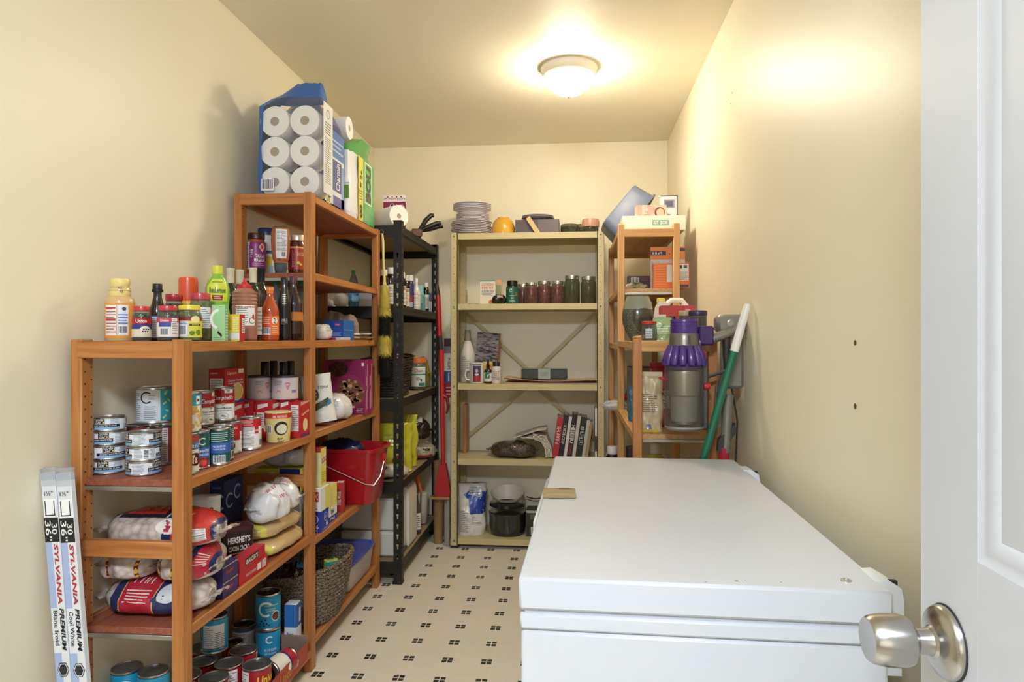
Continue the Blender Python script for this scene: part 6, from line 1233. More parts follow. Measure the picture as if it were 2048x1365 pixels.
# preserves shelf
G1 = 'preserve jars on the second shelf'
for bb, Y, w in (((1033, 1059, 569, 604), 4.16, 'farthest left, half hidden'), ((1049, 1076, 566, 604), 4.06, 'second from left'), ((1074, 1103, 563, 604), 4.08, 'third from left'), ((1101, 1129, 563, 604), 4.06, 'rightmost')):
    vessel('preserve_jar', 'jar of red preserve with a metal lid, %s of the red jars' % w, 'jar', bb, M1, JAR, glassy('e8d8d4', .75, .05), JLID, mat('b4b2ae', .3, .9), None, (cells('7c1a1e', '5c1018', 'a83a30', 70, .2, .3), .02, .80), Y=Y, bname='glass', capname='lid', group=G1)
for bb, w in (((1128, 1160, 552, 604), 'left'), ((1161, 1193, 554, 604), 'right')):
    vessel('pickle_jar', 'tall jar of green pickles with a metal lid, %s of two' % w, 'jar', bb, M1, [(0, 0), (.9, 0), (1, .05), (1, .74), (.92, .82), (.82, .86), (.80, .97), (0, .97)], glassy('dfe4cc', .75, .05), JLID, mat('b4b2ae', .3, .9), None, (cells('6a6c2c', '4c5020', '30341a', 45, .2, .4, (1, 1, .3)), .02, .84), Y=4.06, bname='glass', capname='lid', group=G1)
def _gv(d): lb(d, '1f5f4c', .04, .70); d.arc(-.2, .56, .010, .007, 40, 320, 'e8f0ec', 1); d.text('compliments', .0, .34, .06, 'dfeee8', .9); d.blur(4, .0, .24, .05, 'dfeee8', .4); d.ell(.7, .40, .008, .010, 'b85a3c', 1); d.lines(-.5, .08, .5, .16, 2, 'b8d4c8')
vessel('spice_jar', 'dark green labelled jar with a black lid beside the preserves', 'jar', (1012, 1037, 562, 604), M1, [(0, 0), (.95, 0), (1, .03), (1, .70), (.9, .76), (.78, .8), (0, .8)], mat('141a18', .2, coat=.5), [(0, .79), (.86, .79), (.86, .98), (.8, 1), (0, 1)], mat('121212', .4), _gv, Y=4.03, capname='lid')
def _vt(d): d.rect(-.5, 0, .5, 1, 'e9e2d4', 0); d.rect(-.5, .93, .5, 1, '7aa890', 1); d.blur(9, 0, .80, .09, 'd07040', .8); d.blur(6, 0, .67, .11, 'cf6838', .75); d.blur(9, 0, .52, .10, '4a5a6c', .8); d.lines(-.35, .32, .35, .46, 3, '8a8a80'); d.ell(.25, .08, .018, .014, 'c8743c', 1)
p, w, h = cpx(960, 991, 560, 604, M1, 4.02); carton('remedy_box', 'white box with orange lettering on the second shelf', 'box', p+Vector((0, .02, 0)), w, .035, h, 'e9e2d4', -4, _vt, None)
p, w, h = cpx(982, 998, 560, 602, M1, 4.09); carton('remedy_box', 'orange edged box behind the white lettered box', 'box', p+Vector((0, .02, 0)), w+.03, .03, h, 'dca46c', 0, lambda d: (d.rect(-.5, 0, .5, 1, 'e0a878', 0), d.rect(.1, .3, .45, .8, '8aa068', 1)), None)
sack('snack_bag', 'crumpled black and silver packet leaning by the remedy box', 'bag', PY(998, 604, 4.0)*1.0 if False else (PY(998, 604, 4.02).x, 4.02, M1), .085, .05, .055, mat('2c2a2e', .2, .4, bump=.6, scale=50), 20, lambda d: d.rect(-.2, .3, .2, 1.2, 'b8a49c', 1), 31, .2, tabs=False)
cp_ = thing('receipt_strip', 'curled strip of paper standing at the left end of the second shelf', 'paper', (PY(932, 604, 4.04).x, 4.04, M1))
part('strip', MB().grid(lambda a, b: Vector(((a-.5)*.014+.006*math.sin(b*2.5), .008*math.cos(b*4), b*.094)), 2, 12).grid(lambda a, b: Vector(((a-.5)*.014+.006*math.sin(b*2.5), .008*math.cos(b*4)+.0008, b*.094)), 2, 12), mat('cfc7a4', .6), cp_)
dc = Dec(); dc.lines(-.005, .006, .004, .09, 14, '4a4636'); dc.put('print', cp_, lambda u, v, o: Vector((u+.006*math.sin(v/.094*2.5), .008*math.cos(v/.094*4)-.001-o, v)), None, .012)
part('wire', MB().tube([(.01, -.01, .002), (.04, -.015, .006), (.075, -.012, .003), (.08, 0, .003)], .0015, 6), mat('2a2a28', .5), cp_)
# third shelf
def _wb(d): d.lines(-.9, .10, .2, .5, 10, 'a8a4a4'); d.rect(.3, .30, .9, .34, '6a6468', 3)
vessel('spray_bottle', 'white plastic bottle with a printed neck at the left of the third shelf', 'bottle', (921, 950, 660, 757), M2, [(0, 0), (.92, 0), (1, .02), (1, .50), (.97, .56), (.72, .68), (.46, .78), (.44, .80), (0, .80)], mat('d9d5cf', .3, coat=.3), [(0, .79), (.46, .79), (.48, .82), (.40, .97), (.34, 1), (0, 1)], mat('8e887c', .5, var=.5, scale=200), _wb, Y=4.10)
mg = vessel('mug', 'white mug with a dark and red printed picture', 'mug', (939, 968, 726, 759), M2, [(0, 0), (.93, 0), (.98, .03), (1, .5), (1, 1), (.93, 1), (.92, .1), (0, .06)], mat('e3e0de', .2, coat=.4), None, None, lambda d: (d.rect(-.55, .08, .55, .86, '4a3c58', 0), d.rect(-.55, .08, .55, .38, 'a82c3c', 1), d.ell(0, .62, .008, .012, 'b8a8b0', 1), d.ell(0, .44, .012, .007, 'cfc8cc', 2), d.lines(-.7, .9, .7, .97, 1, '3a3438')), Y=4.01, bname='cup')
hw_, hz_ = .043, .05
part('handle', MB().tube([(-hw_+.002, 0, .080), (-hw_-.02, 0, .078), (-hw_-.028, 0, .05), (-hw_-.02, 0, .022), (-hw_+.002, 0, .018)], .0055, 10), mat('e3e0de', .2, coat=.4), mg)
vessel('white_tub', 'white tub standing behind the picture mug', 'tub', (946, 972, 708, 757), M2, [(0, 0), (.94, 0), (1, .03), (1, .80), (0, .8)], mat('e4e2de', .35), [(0, .79), (1.0, .79), (1.02, .82), (1.02, .98), (.95, 1), (0, 1)], mat('e9e7e2', .35), lambda d: d.lines(-.8, .68, .8, .76, 1, '5a5458'), Y=4.20, H=.118, capname='lid')
carton('yellow_box', 'yellow and orange carton under the birch print box', 'box', (PY(981, 750, 4.12).x, 4.13, M2), .095, .05, .125, 'e4cf78', 0, lambda d: (d.rect(-.5, 0, .5, 1, 'e6d488', 0), d.ell(-.1, .78, .022, .02, 'e0a03c', 1), d.rect(.1, .6, .45, .95, 'e8b45c', 1), d.lines(-.4, .1, .4, .5, 5, 'b89a5c')), None)
def birch():
    k = ('birch',)
    if k in _M: return _M[k]
    m, nt, bs = _new('birch_print'); L = nt.links.new; tc = N(nt, 'ShaderNodeTexCoord'); mp = N(nt, 'ShaderNodeMapping'); mp.inputs['Scale'].default_value = (14, 14, 60); mp.inputs['Rotation'].default_value = (0, .15, 0)
    nz = N(nt, 'ShaderNodeTexNoise'); nz.inputs['Scale'].default_value = 2.2; nz.inputs['Detail'].default_value = 6; cr = N(nt, 'ShaderNodeValToRGB'); e = cr.color_ramp.elements
    e[0].position = .40; e[0].color = (*lin('2a2628'), 1); e[1].position = .56; e[1].color = (*lin('8f888c'), 1)
    L(tc.outputs['Object'], mp.inputs[0]); L(mp.outputs[0], nz.inputs['Vector']); L(nz.outputs['Fac'], cr.inputs[0]); L(cr.outputs[0], bs.inputs['Base Color']); bs.inputs['Roughness'].default_value = .5; _M[k] = m; return m
bb_x = PY(975, 708, 4.12)
carton('birch_print_box', 'grey birch bark printed box standing on the yellow carton', 'box', (bb_x.x-.006, 4.13, M2+.1255), .138, .045, .178, '8f888c', 0, None, lambda d: d.rect(-.5, 0, .5, 1, 'b85a2c', 0), None, m=birch(), rot=(0, math.radians(5), math.radians(-6)))
vessel('dropper_bottle', 'small brown dropper bottle with a green label', 'bottle', (968, 984, 718, 758), M2, [(0, 0), (.95, 0), (1, .03), (1, .48), (.9, .54), (.45, .60), (.4, .62), (0, .62)], mat('2a1810', .15, coat=.6), [(0, .61), (.44, .61), (.44, .74), (.30, .76), (.26, .96), (.2, 1), (0, 1)], mat('161414', .4), lambda d: (lb(d, 'd8dcd6', .08, .44), d.poly([(-.8, .2), (.4, .2), (.4, .42), (-.8, .42)], '2a7a5c', 1), d.poly([(-.1, .22), (.3, .40), (-.2, .34)], 'c8e0d0', 2)), Y=4.01)
vessel('pill_bottle', 'white pill bottle with a dark cap beside the dropper', 'bottle', (983, 1002, 724, 758), M2, [(0, 0), (.95, 0), (1, .03), (1, .66), (.92, .74), (.7, .8), (0, .8)], mat('e0dcd8', .3), [(0, .79), (.76, .79), (.76, .98), (.7, 1), (0, 1)], mat('2a2426', .4), lambda d: (d.rect(-1.2, .10, 1.2, .60, 'dcd4d0', 0), d.blur(3, 0, .42, .16, 'a83a34', 1.0), d.lines(-.8, .14, .8, .3, 3, '8a6a68'), d.lines(-.8, .54, .8, .6, 1, '6a5a58')), Y=4.01)
fcx = (PY(1008, 750, 4.0).x+PY(1196, 750, 4.0).x)/2
fc = thing('cardboard_sheet', 'folded sheet of pinkish cardboard lying on the third shelf', 'cardboard', (fcx, 4.10, M2))
CBM = mat('c8a888', .7, var=.05)
part('lower_sheet', MB().box(-.275, .275, -.125, .125, 0, .006, .001), CBM, fc)
part('upper_sheet', MB().grid(lambda a, b: Vector((-.28+.56*a, -.13+.26*b, .012+.018*(abs(2*a-1)**3)*(1 if a < .5 else .3)+.002*math.sin(9*a))), 20, 2).grid(lambda a, b: Vector((-.28+.56*a, -.13+.26*b, .017+.018*(abs(2*a-1)**3)*(1 if a < .5 else .3)+.002*math.sin(9*a))), 20, 2), CBM, fc)
part('dark_insert', MB().box(-.12, .27, -.12, .12, .0065, .0115, .001), mat('3a2c28', .7), fc)
bx_ = PY(1089, 748, 4.08)
bb2 = thing('display_box', 'black narrow box with a clear cover and white band on the cardboard', 'box', (bx_.x, 4.085, M2+.027))
part('tray', MB().box(-.135, .135, -.05, .05, 0, .056, .004), mat('161a1c', .3, coat=.3), bb2); part('paper_band', MB().box(-.036, .036, -.052, .052, -.0, .0585, .001), mat('d8dcd4', .6), bb2)
part('clear_cover', MB().box(-.139, .139, -.053, .053, -.001, .061, .004), glassy('e8efee', .85, .05, 1., .3), bb2)
dc = Dec(); dc.blur(9, 0, .036, .009, '8a9490', .05, slant=.3); dc.blur(8, 0, .022, .007, '8a9490', .04, slant=.3); dc.put('lettering', bb2, plane((0, -.0535, 0), (1, 0, 0), (0, 0, 1)), base=.0003)
# fourth shelf: mulch bag, newspapers, books
sack('mulch_bag', 'clear bag of dark brown mulch slumping over the fourth shelf', 'bag', (PY(1026, 905, 4.06).x, 4.06, M3), .27, .19, .095, cells('8a735e', '55443a', '2a211a', 110, .25, .7, (1, 2.5, 2.5), coat=.5), -12, None, 33, .09)
npx = PY(1085, 905, 4.08)
nw = thing('newspapers', 'folded newspapers piled over the mulch bag', 'newspaper', (npx.x-.006, 4.10, M3+.004))
NPM = mat('cfc8bb', .8, var=.06)
for k in range(5):
    R_ = .035+.012*k
    pr = [(-.12+.0*k, .118-.004*k), (-.05, .112+.006*k), (.0+.006*k, .095+.007*k), (.022+.008*k, .06), (.028+.008*k, .02), (.026+.008*k, 0)]
    pr2 = [(a+.0055, b+.003) for a, b in pr][::-1]
    part('folded_sheet', MB().prism(pr+pr2, -.10+.004*k, .10-.004*k, 'y'), NPM, nw)
part('top_sheet', MB().prism([(-.165, .110), (-.02, .158), (.03, .165), (.03, .170), (-.02, .163), (-.165, .114)], -.085, .10, 'y'), NPM, nw)
dc = Dec(); dc.lines(-.09, -.075, .05, .0, 6, '8a857c'); dc.put('print', nw, lambda u, v, o: Vector((-.09+u*.72, v, .1405+u*.24+o+.0025)))
BKS = [(1113, 'b52438', 'CANADA', .036, .245, 8), (1127, '1d1c1e', 'GARDENING', .030, .255, 8), (1137, 'd8d4cc', '', .018, .245, 8), (1146, '1f1a1c', 'BOLD', .030, .262, 8), (1156, 'c8c2bc', '', .020, .250, 8), (1165, '232a24', 'PERENNIALS', .036, .245, 8), (1177, 'bcb8b0', '', .018, .225, 8), (1183, 'a88a64', '', .018, .215, 8)]
xb = PY(1104, 915, 4.05).x
for i, (px, c, tx, w, h, an) in enumerate(BKS):
    lab = ('crimson spined book leaning at the left end of the row', 'black spined book next to the crimson one', 'thin white magazine leaning among the dark books', 'black book with red script in the middle of the row', 'pale magazine right of the middle black book', 'thick dark green black spined book', 'pale thin book near the shelf post', 'tan thin book nearest the shelf post')[i]
    cx = xb+w/2; xb += w*1.035
    bk_ = thing('book', lab, 'book', (cx, 4.10, M3+.004), 0, 'books on the fourth shelf', (0, math.radians(an), 0))
    cover = MB().box(-w/2, -w/2+.0025, -.085, .085, 0, h, .0006).box(w/2-.0025, w/2, -.085, .085, 0, h, .0006).box(-w/2, w/2, -.087, -.084, 0, h, .0008)
    part('cover', cover, mat(c, .4), bk_); part('pages', MB().box(-w/2+.0026, w/2-.0026, -.083, .083, .004, h-.004, .0005), mat('dcd6c8', .8, var=.1, stretch=(60, 1, 1)), bk_)
    if tx:
        dc = Dec(w, h); dc.blur(len(tx), 0, .55, .35*w/h*1.6, 'e8e0d8', .5*h/w*.9, rot=90, bold=.02); 
        if i == 3: dc.blur(6, 0, .2, .06, 'b8303c', .2*h/w, rot=90, slant=.3); dc.rect(-.4, .42, .4, .68, 'e0dcd8', 1)
        if i == 3: dc.ops = [o for o in dc.ops]; dc.blur(4, 0, .55, .08, '1f1a1c', .2*h/w, rot=90, bold=.03, layer=6)
        dc.put('spine_title', bk_, plane((0, -.087, 0), (1, 0, 0), (0, 0, 1)), base=.0002)
wbx = carton('white_folder', 'white folder standing upright at the right end of the books', 'folder', (PY(1189, 900, 4.06).x+.008, 4.10, M3), .012, .17, .30, 'e2ded4', 0, lambda d: (d.rect(-.5, 0, .5, 1, 'e2ded4', 0), d.rect(-.5, .15, .5, .45, '4a2a28', 1)), None)
carton('wood_panel', 'thin orange wood panel standing behind the left shelf post', 'panel', (-.675, 4.20, M3), .02, .10, .30, 'b8804c', 0, None, None, None, m=wood('a8682c', 'c88c4c', 'Z'))
# bottom shelf
def _fb(d): d.rect(-.5, 0, -.08, .72, 'dcd8d2', 1); d.rect(-.08, 0, .5, .42, 'e2dfda', 1); d.rect(-.08, .42, .5, .86, '2a4aa8', 1); d.lines(-.42, .06, -.14, .50, 12, '9a948e', layer=2); d.lines(-.02, .22, .35, .40, 6, '9a948e', layer=2); d.poly([(-.1, .80), (.35, .74), (.35, .96), (-.05, .98)], 'b8bcc4', 2); d.lines(.0, .82, .28, .94, 4, '4a4a58', layer=3); d.poly([(-.3, .80), (.0, .92), (-.1, .70)], '2a4aa8', 2)
pouch('flour_bag', 'white and blue paper bag slumped on the bottom shelf', 'bag', (PY(940, 1070, 4.04).x, 4.09, M4), .18, .30, .16, mat('d2cec8', .5, bump=.4, scale=12), 12, _fb, 35, .016, topk=.35, seal=0)
pot = vessel('stock_pot', 'black enamel pot with a lid on the bottom shelf', 'pot', (979, 1052, 1018, 1074), M4, [(0, 0), (.82, 0), (.92, .04), (1, .35), (1, .80), (1.03, .84), (1.03, .90), (.98, .93), (0, .93)], mat('1f2328', .16, coat=.6), None, None, None, Y=4.10, bname='pot_body')
part('pot_lid', MB().lathe([(0, .165), (.10, .165), (.112, .170), (.110, .185), (.10, .19), (0, .19)], 36), mat('15171a', .2, coat=.5), pot)
cl = thing('cap_visor', 'white curved plastic guard lying on the black pot', 'guard', (PY(1015, 1000, 4.08).x, 4.09, M4+.191))
def gr(o): return lambda a, b: Vector(((.064+.036*b+o)*math.cos(2*PI*a), (.050+.034*b+o)*math.sin(2*PI*a), .004+b*(.022+.060*(.5+.5*math.sin(2*PI*a)))))
part('guard_ring', MB().grid(gr(0), 40, 4, True).grid(gr(.004), 40, 4, True), mat('e4ddd0', .4), cl)
part('guard_base', MB().lathe([(0, 0), (.058, 0), (.060, .004), (0, .004)], 32, sy=.8), mat('15161a', .5), cl)
carton('appliance_box', 'black product carton beside the pot half behind the freezer', 'box', (PY(1072, 1070, 4.06).x, 4.09, M4), .115, .12, .155, '2a2c2a', 0, lambda d: (d.rect(-.5, 0, .5, 1, '2a2c2a', 0), d.rect(-.5, .9, .5, 1, 'b0aaa0', 1), d.rect(-.35, .62, .35, .88, '1a1c1c', 1), d.lines(-.3, .65, .2, .85, 4, '8a8c88', layer=2), d.rect(-.25, .05, .2, .36, 'dcd8d0', 1), d.lines(-.2, .08, .15, .33, 5, '5a5854', layer=2)), None)
cdp = thing('power_cord', 'black power cord draped behind the product carton', 'cord', (0, 0, 0)); part('cord', MB().tube([(PY(1052+k*7, 1010, 4.2).x, 4.235, M4+.19-.012*math.sin(k*.6)) for k in range(8)]+[(PY(1106, 1010, 4.2).x, 4.235, M4+.005)], .004, 8), mat('141416', .5), cdp)
# ================================================================ right hand shelving goods
R0, R1, R2, R3, R4 = [z+.001 for z in (SR0, SR1, SR2, SR3, SR4)]
# kit box etc. on the top board
carton('kit_box', 'flat white box with a small green lettered panel on the right shelving', 'box', (.383, 3.455, R0), .30, .30, .070, 'e9e4da', 0, lambda d: (d.rect(-.5, 0, .5, 1, 'e9e4da', 0), d.rect(-.02, .32, .24, .68, '7db4a0', 1), d.text('KIT  BOX', .11, .5, .24, WH, .22, bold=.03)), None)
p = PY(1304, 430, 3.33)
def _ph(d): d.rect(-.5, 0, .5, 1, 'cbb9ac', 0); d.rect(-.5, 0, -.32, 1, 'b89c90', 1); d.ell(.27, .42, .026, .026, '5a3c2c', 1); d.ell(.29, .40, .019, .021, 'e0ae90', 2); d.ell(-.05, .62, .030, .022, 'd89c94', 1); d.rect(.0, .0, .5, .14, 'e4dcd8', 3); d.text('10', -.2, .64, .22, WH, .12); d.lines(-.28, .08, .0, .3, 3, '8a9084')
carton('photo_print_box', 'small carton printed with a smiling face standing on the white box', 'box', (p.x, 3.40, R0+.0705), .145, .07, .062, 'cbb9ac', 3, _ph, None, lambda d: d.rect(-.5, -.5, .5, .5, 'd8cabc', 0))
p = PY(1337, 430, 3.44)
carton('gadget_box', 'upright lilac and white carton behind the photo print box', 'box', (p.x+.004, 3.48, R0+.0705), .085, .06, .125, 'd6ccd4', 0, lambda d: (d.rect(-.5, 0, .5, 1, 'd8d0d8', 0), d.rect(-.5, .96, .5, 1, '3a3438', 1), d.rect(.44, 0, .5, 1, '3a3438', 1), d.rect(-.32, .50, .32, .84, '8a84a0', 1), d.rect(-.22, .55, .22, .78, '5a566c', 2), d.rect(-.1, .10, .1, .24, '6a7480', 1), d.blur(2, .1, .14, .07, 'e8e4e4', .2)), lambda d: d.rect(-.5, 0, .5, 1, '5a5258', 0))
# tilted slate blue tub
tq = PY(1238, 410, 3.62)
tub = thing('plastic_tub', 'slate blue plastic tub tilted over the corner of the right shelving', 'tub', (tq.x, 3.78, tq.z+.012), 0, None, (0, math.radians(130), 0))
TBM = mat('6a7590', .45, var=.04)
rg = [ringpt(.26, .27, 0), ringpt(.272, .282, .006), ringpt(.30, .31, .110), ringpt(.322, .332, .112), ringpt(.322, .332, .122), ringpt(.30, .31, .123), ringpt(.296, .306, .111), ringpt(.265, .275, .010)]
n_ = len(rg[0]); mb = MB(); mb.add([(q[0]+.0, q[1], q[2]) for r in rg for q in r], [[i*n_+k, i*n_+(k+1) % n_, (i+1)*n_+(k+1) % n_, (i+1)*n_+k] for i in range(len(rg)-1) for k in range(n_)]+[list(range(n_))[::-1], [(len(rg)-1)*n_+k for k in range(n_)]])
part('tub_body', mb, TBM, tub)
# second board
def _or(d): d.rect(-.5, 0, .5, 1, 'e8893c', 0); d.rect(-.5, .80, -.05, .90, '3a2440', 1); d.blur(4, -.3, .85, .06, WH, .3); d.rect(.2, .90, .5, .97, '3a2440', 1); d.rect(-.5, 0, .5, .70, 'd8d0cc', 1); d.lines(-.48, .04, -.25, .66, 16, 'a89a94', layer=2); d.ell(.05, .83, .003, .003, '2a1a14', 2)
p = PY(1330, 573, 3.36); carton('orange_package', 'tall orange and white hanging package on the right shelving', 'package', (p.x+.012, 3.37, R1), .165, .035, .205, 'e8893c', 0, _or, None)
def _o2(d): d.rect(-.5, 0, .5, 1, 'e0742c', 0); d.rect(-.46, .04, -.12, .94, 'ea8230', 1); [d.rect(-.44, .1+.1*k, -.14, .13+.1*k, 'd46a20', 2) for k in range(8)]; d.rect(-.12, .25, .10, .94, 'e6e2dc', 1); d.rect(.18, .30, .48, .96, 'e2ded8', 1); d.lines(.2, .32, .46, .70, 9, '8a847c', layer=2); d.rect(.2, .78, .3, .92, '2a2a28', 2); d.rect(.34, .80, .44, .92, '4a4844', 2); d.rect(.2, .02, .48, .14, '4a2a44', 1)
p = PY(1342, 575, 3.315); carton('orange_package', 'smaller orange cloth package in front of the tall one', 'package', (p.x, 3.32, R1), .170, .028, .120, 'e0742c', 0, _o2, None)
p = PY(1280, 558, 3.42); carton('photo_tin', 'dark red carton with a barcode at the back of the second board', 'box', (p.x+.006, 3.56, R1+.026), .115, .05, .055, '5c1c20', 0, lambda d: (d.rect(-.5, 0, .5, 1, '4a1c1e', 0), d.rect(-.5, .0, -.1, 1, '4c4a42', 1), d.bars(-.35, .2, .0, .85, 8), d.lines(.1, .5, .45, .9, 4, '8a4a48')), None)
carton('grey_tin', 'flat grey tin under the barcode carton', 'tin', (p.x+.002, 3.55, R1), .13, .07, .025, '6a6458', 0)
sack('cloth_scrap', 'crumpled pale packet lying at the edge of the second board', 'packet', (PY(1272, 570, 3.40).x, 3.37, R1), .11, .08, .030, mat('b8aa90', .6, bump=.6, scale=30), 10, lambda d: d.rect(-.2, .6, .2, 1.6, '6a7a5c', 1), 41, .25, tabs=False)
# near bay: top board with the vase
VG = [(0, 0), (.44, 0), (.48, .03), (.78, .22), (.95, .38), (1, .52), (.97, .64), (.82, .85), (.68, .985), (.66, 1), (.60, 1), (.62, .97), (.5, .5), (0, .45)]
vz = vessel('vase', 'round pottery vase with grey green speckled glaze', 'vase', (1244, 1307, 592, 672), R2, VG, cells('8e907c', '6e705e', '4a4c40', 220, .25, .25), None, None, None, Y=2.66, n=44, bname='vase_body')
dc = Dec(.06, .15); R_ = 1
vl, vw, vh, vr = fit((1244, 1307, 592, 672), R2, 2.66); pv = [(a*vw/2, b*vh) for a, b in VG[:10]]
dc = Dec(vw/2, vh); dc.poly([(-3.14, .70), (3.14, .70), (3.14, .985), (-3.14, .985)], '8b8d7c', 0); dc.poly([(-.35, .46), (-.05, .26), (.35, .18), (.9, .30), (1.3, .50), (1.2, .68), (.4, .72), (-.45, .66)], '433f33', 1)
dc.put('glaze', vz, lambda u, v, o: ((prof_at(pv, v)+o)*math.sin(u/(vw/2)), -(prof_at(pv, v)+o)*math.cos(u/(vw/2)), v), .008, .012, print_mat(.2, .4), base=.0008, label='dark brown and pale grey glaze')
vessel('small_jar', 'small empty glass jar with a red lid at the front of the board', 'jar', (1283, 1314, 643, 682), R2, [(0, 0), (.8, 0), (.95, .05), (1, .25), (1, .60), (.88, .80), (.82, .86), (0, .86)], glassy('e4e8e6', .72, .04), [(0, .85), (.92, .85), (.95, .88), (.95, .98), (.9, 1), (0, 1)], mat('c03a30', .35), lambda d: (d.rect(-.5, .15, .4, .62, 'c8ccd0', 0), d.lines(-.45, .2, .35, .55, 3, '8a9098', layer=1)), Y=2.475, bname='glass', capname='lid')
p = PY(1345, 640, 2.98); JM = mat('e6e2d6', .35)
jg = thing('plastic_jug', 'white plastic jug with a moulded handle and yellow cap', 'jug', (p.x, 3.02, R2))
hh = .19
part('jug_body', MB().box(-.075, .072, -.05, .05, 0, .105, .012).prism([(-.075, .095), (.072, .095), (.060, .155), (.040, .160), (.034, .125), (-.005, .125), (-.012, .160), (-.030, .170), (-.055, .170), (-.066, .150)], -.035, .035, 'y'), JM, jg)
part('jug_handle', MB().tube([(-.02, 0, .160), (.0, 0, .178), (.045, 0, .178), (.064, 0, .155), (.070, 0, .11)], .012, 12), JM, jg)
part('jug_cap', MB().lathe([(0, .168), (.018, .168), (.018, .186), (.016, .188), (0, .188)], 20, Matrix.Translation((-.045, 0, 0))), mat('d8cf5a', .4), jg)
def _rdx(d): d.rect(-.5, 0, .5, 1, 'b8382c', 0); d.poly([(-.4, 0), (.1, 0), (.0, .4), (-.2, .5), (-.38, .3)], 'e4dccc', 1); d.rect(.18, .0, .5, 1, 'c8404c', 1); d.rect(.22, .55, .36, .9, 'e0a89c', 2); d.rect(.38, .4, .48, .8, 'e8c0b0', 2); d.blur(2, -.15, .2, .3, 'b8382c', .1)
p = PY(1356, 640, 2.80); carton('snack_box', 'red snack carton lying in front of the white jug', 'box', (p.x, 2.84, R2), .135, .08, .145, 'b8382c', 0, _rdx, None)
pouch('snack_bag', 'small white and red packet between the vase and the red carton', 'packet', (PY(1316, 660, 2.70).x+.01, 2.745, R2), .055, .10, .04, mat('e0d4cc', .3, coat=.4), -10, lambda d: (d.rect(-.4, .6, .4, .95, 'c04a3c', 1), d.text('Go', 0, .4, .14, '3a2a28', .4)), 42, .004)
pouch('snack_bag', 'pale green crumpled packet behind the red lid jar', 'packet', (PY(1326, 670, 2.58).x, 2.60, R2), .07, .085, .04, mat('9cba84', .3, coat=.5), 8, lambda d: d.lines(-.35, .3, .35, .7, 4, 'e0ecd4'), 43, .007)
sack('bread_packet', 'flat brown crusty packet at the left edge of the board', 'packet', (.268, 2.585, R2), .10, .07, .024, mat('b88a54', .4, coat=.3, bump=.5), 30, None, 44, .15, tabs=False)
def sj(label, bb, Y, c, lid): return vessel('spice_jar', label, 'jar', bb, R2, [(0, 0), (.94, 0), (1, .04), (1, .84), (0, .84)], glassy('dcd8d8', .6, .06), [(0, .83), (1.03, .83), (1.05, .86), (1.05, .97), (.98, 1), (0, 1)], mat(lid, .35), None, (c, .02, .8), Y=Y, bname='glass', capname='lid')
sj('clear jar of golden grains beside the vacuum top', (1358, 1382, 622, 668), 2.70, cells('c89a4c', 'a87838', '6a4a24', 150), 'b8a488')
sj('clear jar of grey lavender with a dark violet lid', (1378, 1413, 622, 668), 2.62, cells('8a8290', '6a6474', '4a4454', 170), '33274a')
bxx = thing('bottle_cap_box', 'white and black small bottle top behind the vacuum', 'bottle', (PY(1346, 640, 2.63).x, 2.65, R2)); part('bottle', MB().lathe([(0, 0), (.016, 0), (.017, .05), (.010, .07), (.010, .078), (0, .078)], 18), mat('e4e2de', .35), bxx); part('cap', MB().lathe([(0, .076), (.012, .076), (.012, .095), (0, .096)], 18), mat('1a1a1c', .4), bxx)
# near bay: lower board
FLR = mat('d2bc94', .35, coat=.5, bump=.4, scale=18)
pouch('flour_bag', 'clear and tan bag of flour behind the front post of the right shelving', 'bag', (.272, 2.50, R3), .10, .20, .07, FLR, -8, lambda d: (d.lines(-.25, .35, .35, .70, 9, '8a7a5c'), d.rect(-.1, .06, .1, .14, '6a7080', 1), d.rect(-.5, 0, .5, .05, 'd8c04c', 1)), 45, .010, topk=.5, seal=.08)
pouch('sugar_bag', 'red and white packet left of the front post', 'bag', (.262, 2.62, R3), .075, .155, .06, mat('dcd4cc', .4, bump=.3), 0, lambda d: (d.rect(-.5, .62, .5, 1, 'b83c34', 1), d.arc(-.05, .78, .018, .012, 40, 320, 'f0e4dc', 2), d.lines(-.3, .2, .3, .5, 3, '3a3430'), d.rect(-.25, .02, .2, .14, '1f1c1c', 1)), 46, .005)
pouch('candy_bag', 'red striped bag peeking out left of the vacuum bin', 'bag', (.345, 2.66, R3), .11, .23, .07, mat('b0303a', .25, coat=.5), 10, lambda d: (d.rect(-.4, .3, .3, .6, 'e0d4cc', 1), d.blur(3, -.05, .45, .12, 'a82834', .5, rot=80), d.rect(.1, .62, .4, .95, '8a8c98', 1)), 47, .010)
carton('storage_box', 'grey storage box at the back of the lower right board', 'box', (.355, 3.05, R3), .22, .24, .21, '5a564c', 0, lambda d: (d.rect(-.5, 0, .5, 1, '524e46', 0), d.rect(-.2, .62, .25, .80, 'b4a43c', 1), d.rect(-.5, .93, .5, 1, '6a665c', 1)), None)
pouch('blue_packet', 'blue and teal cleaning cloth packet beside the shelf post', 'packet', (.268, 2.80, R3), .09, .13, .05, mat('2a6a8c', .3, coat=.4), 0, lambda d: d.lines(-.4, .3, .4, .7, 4, '2a9a8c'), 48, .012)
sack('plastic_bag', 'wrinkled clear plastic bag poking past the cream shelving', 'bag', (.225, 3.36, .892), .17, .10, .05, glassy('e8e8ea', .55, .12, 1., .5, .8), 15, lambda d: d.rect(.1, .5, .35, 1.5, '3a6ab0', 1), 49, .2)
sack('red_pack', 'red and blue packet behind the right shelf post', 'packet', (.315, 3.56, .892), .13, .12, .09, mat('a02c3c', .3, coat=.4), 70, lambda d: d.rect(-.5, -.5, .0, 2.5, '3a4c8c', 1), 50, .06)
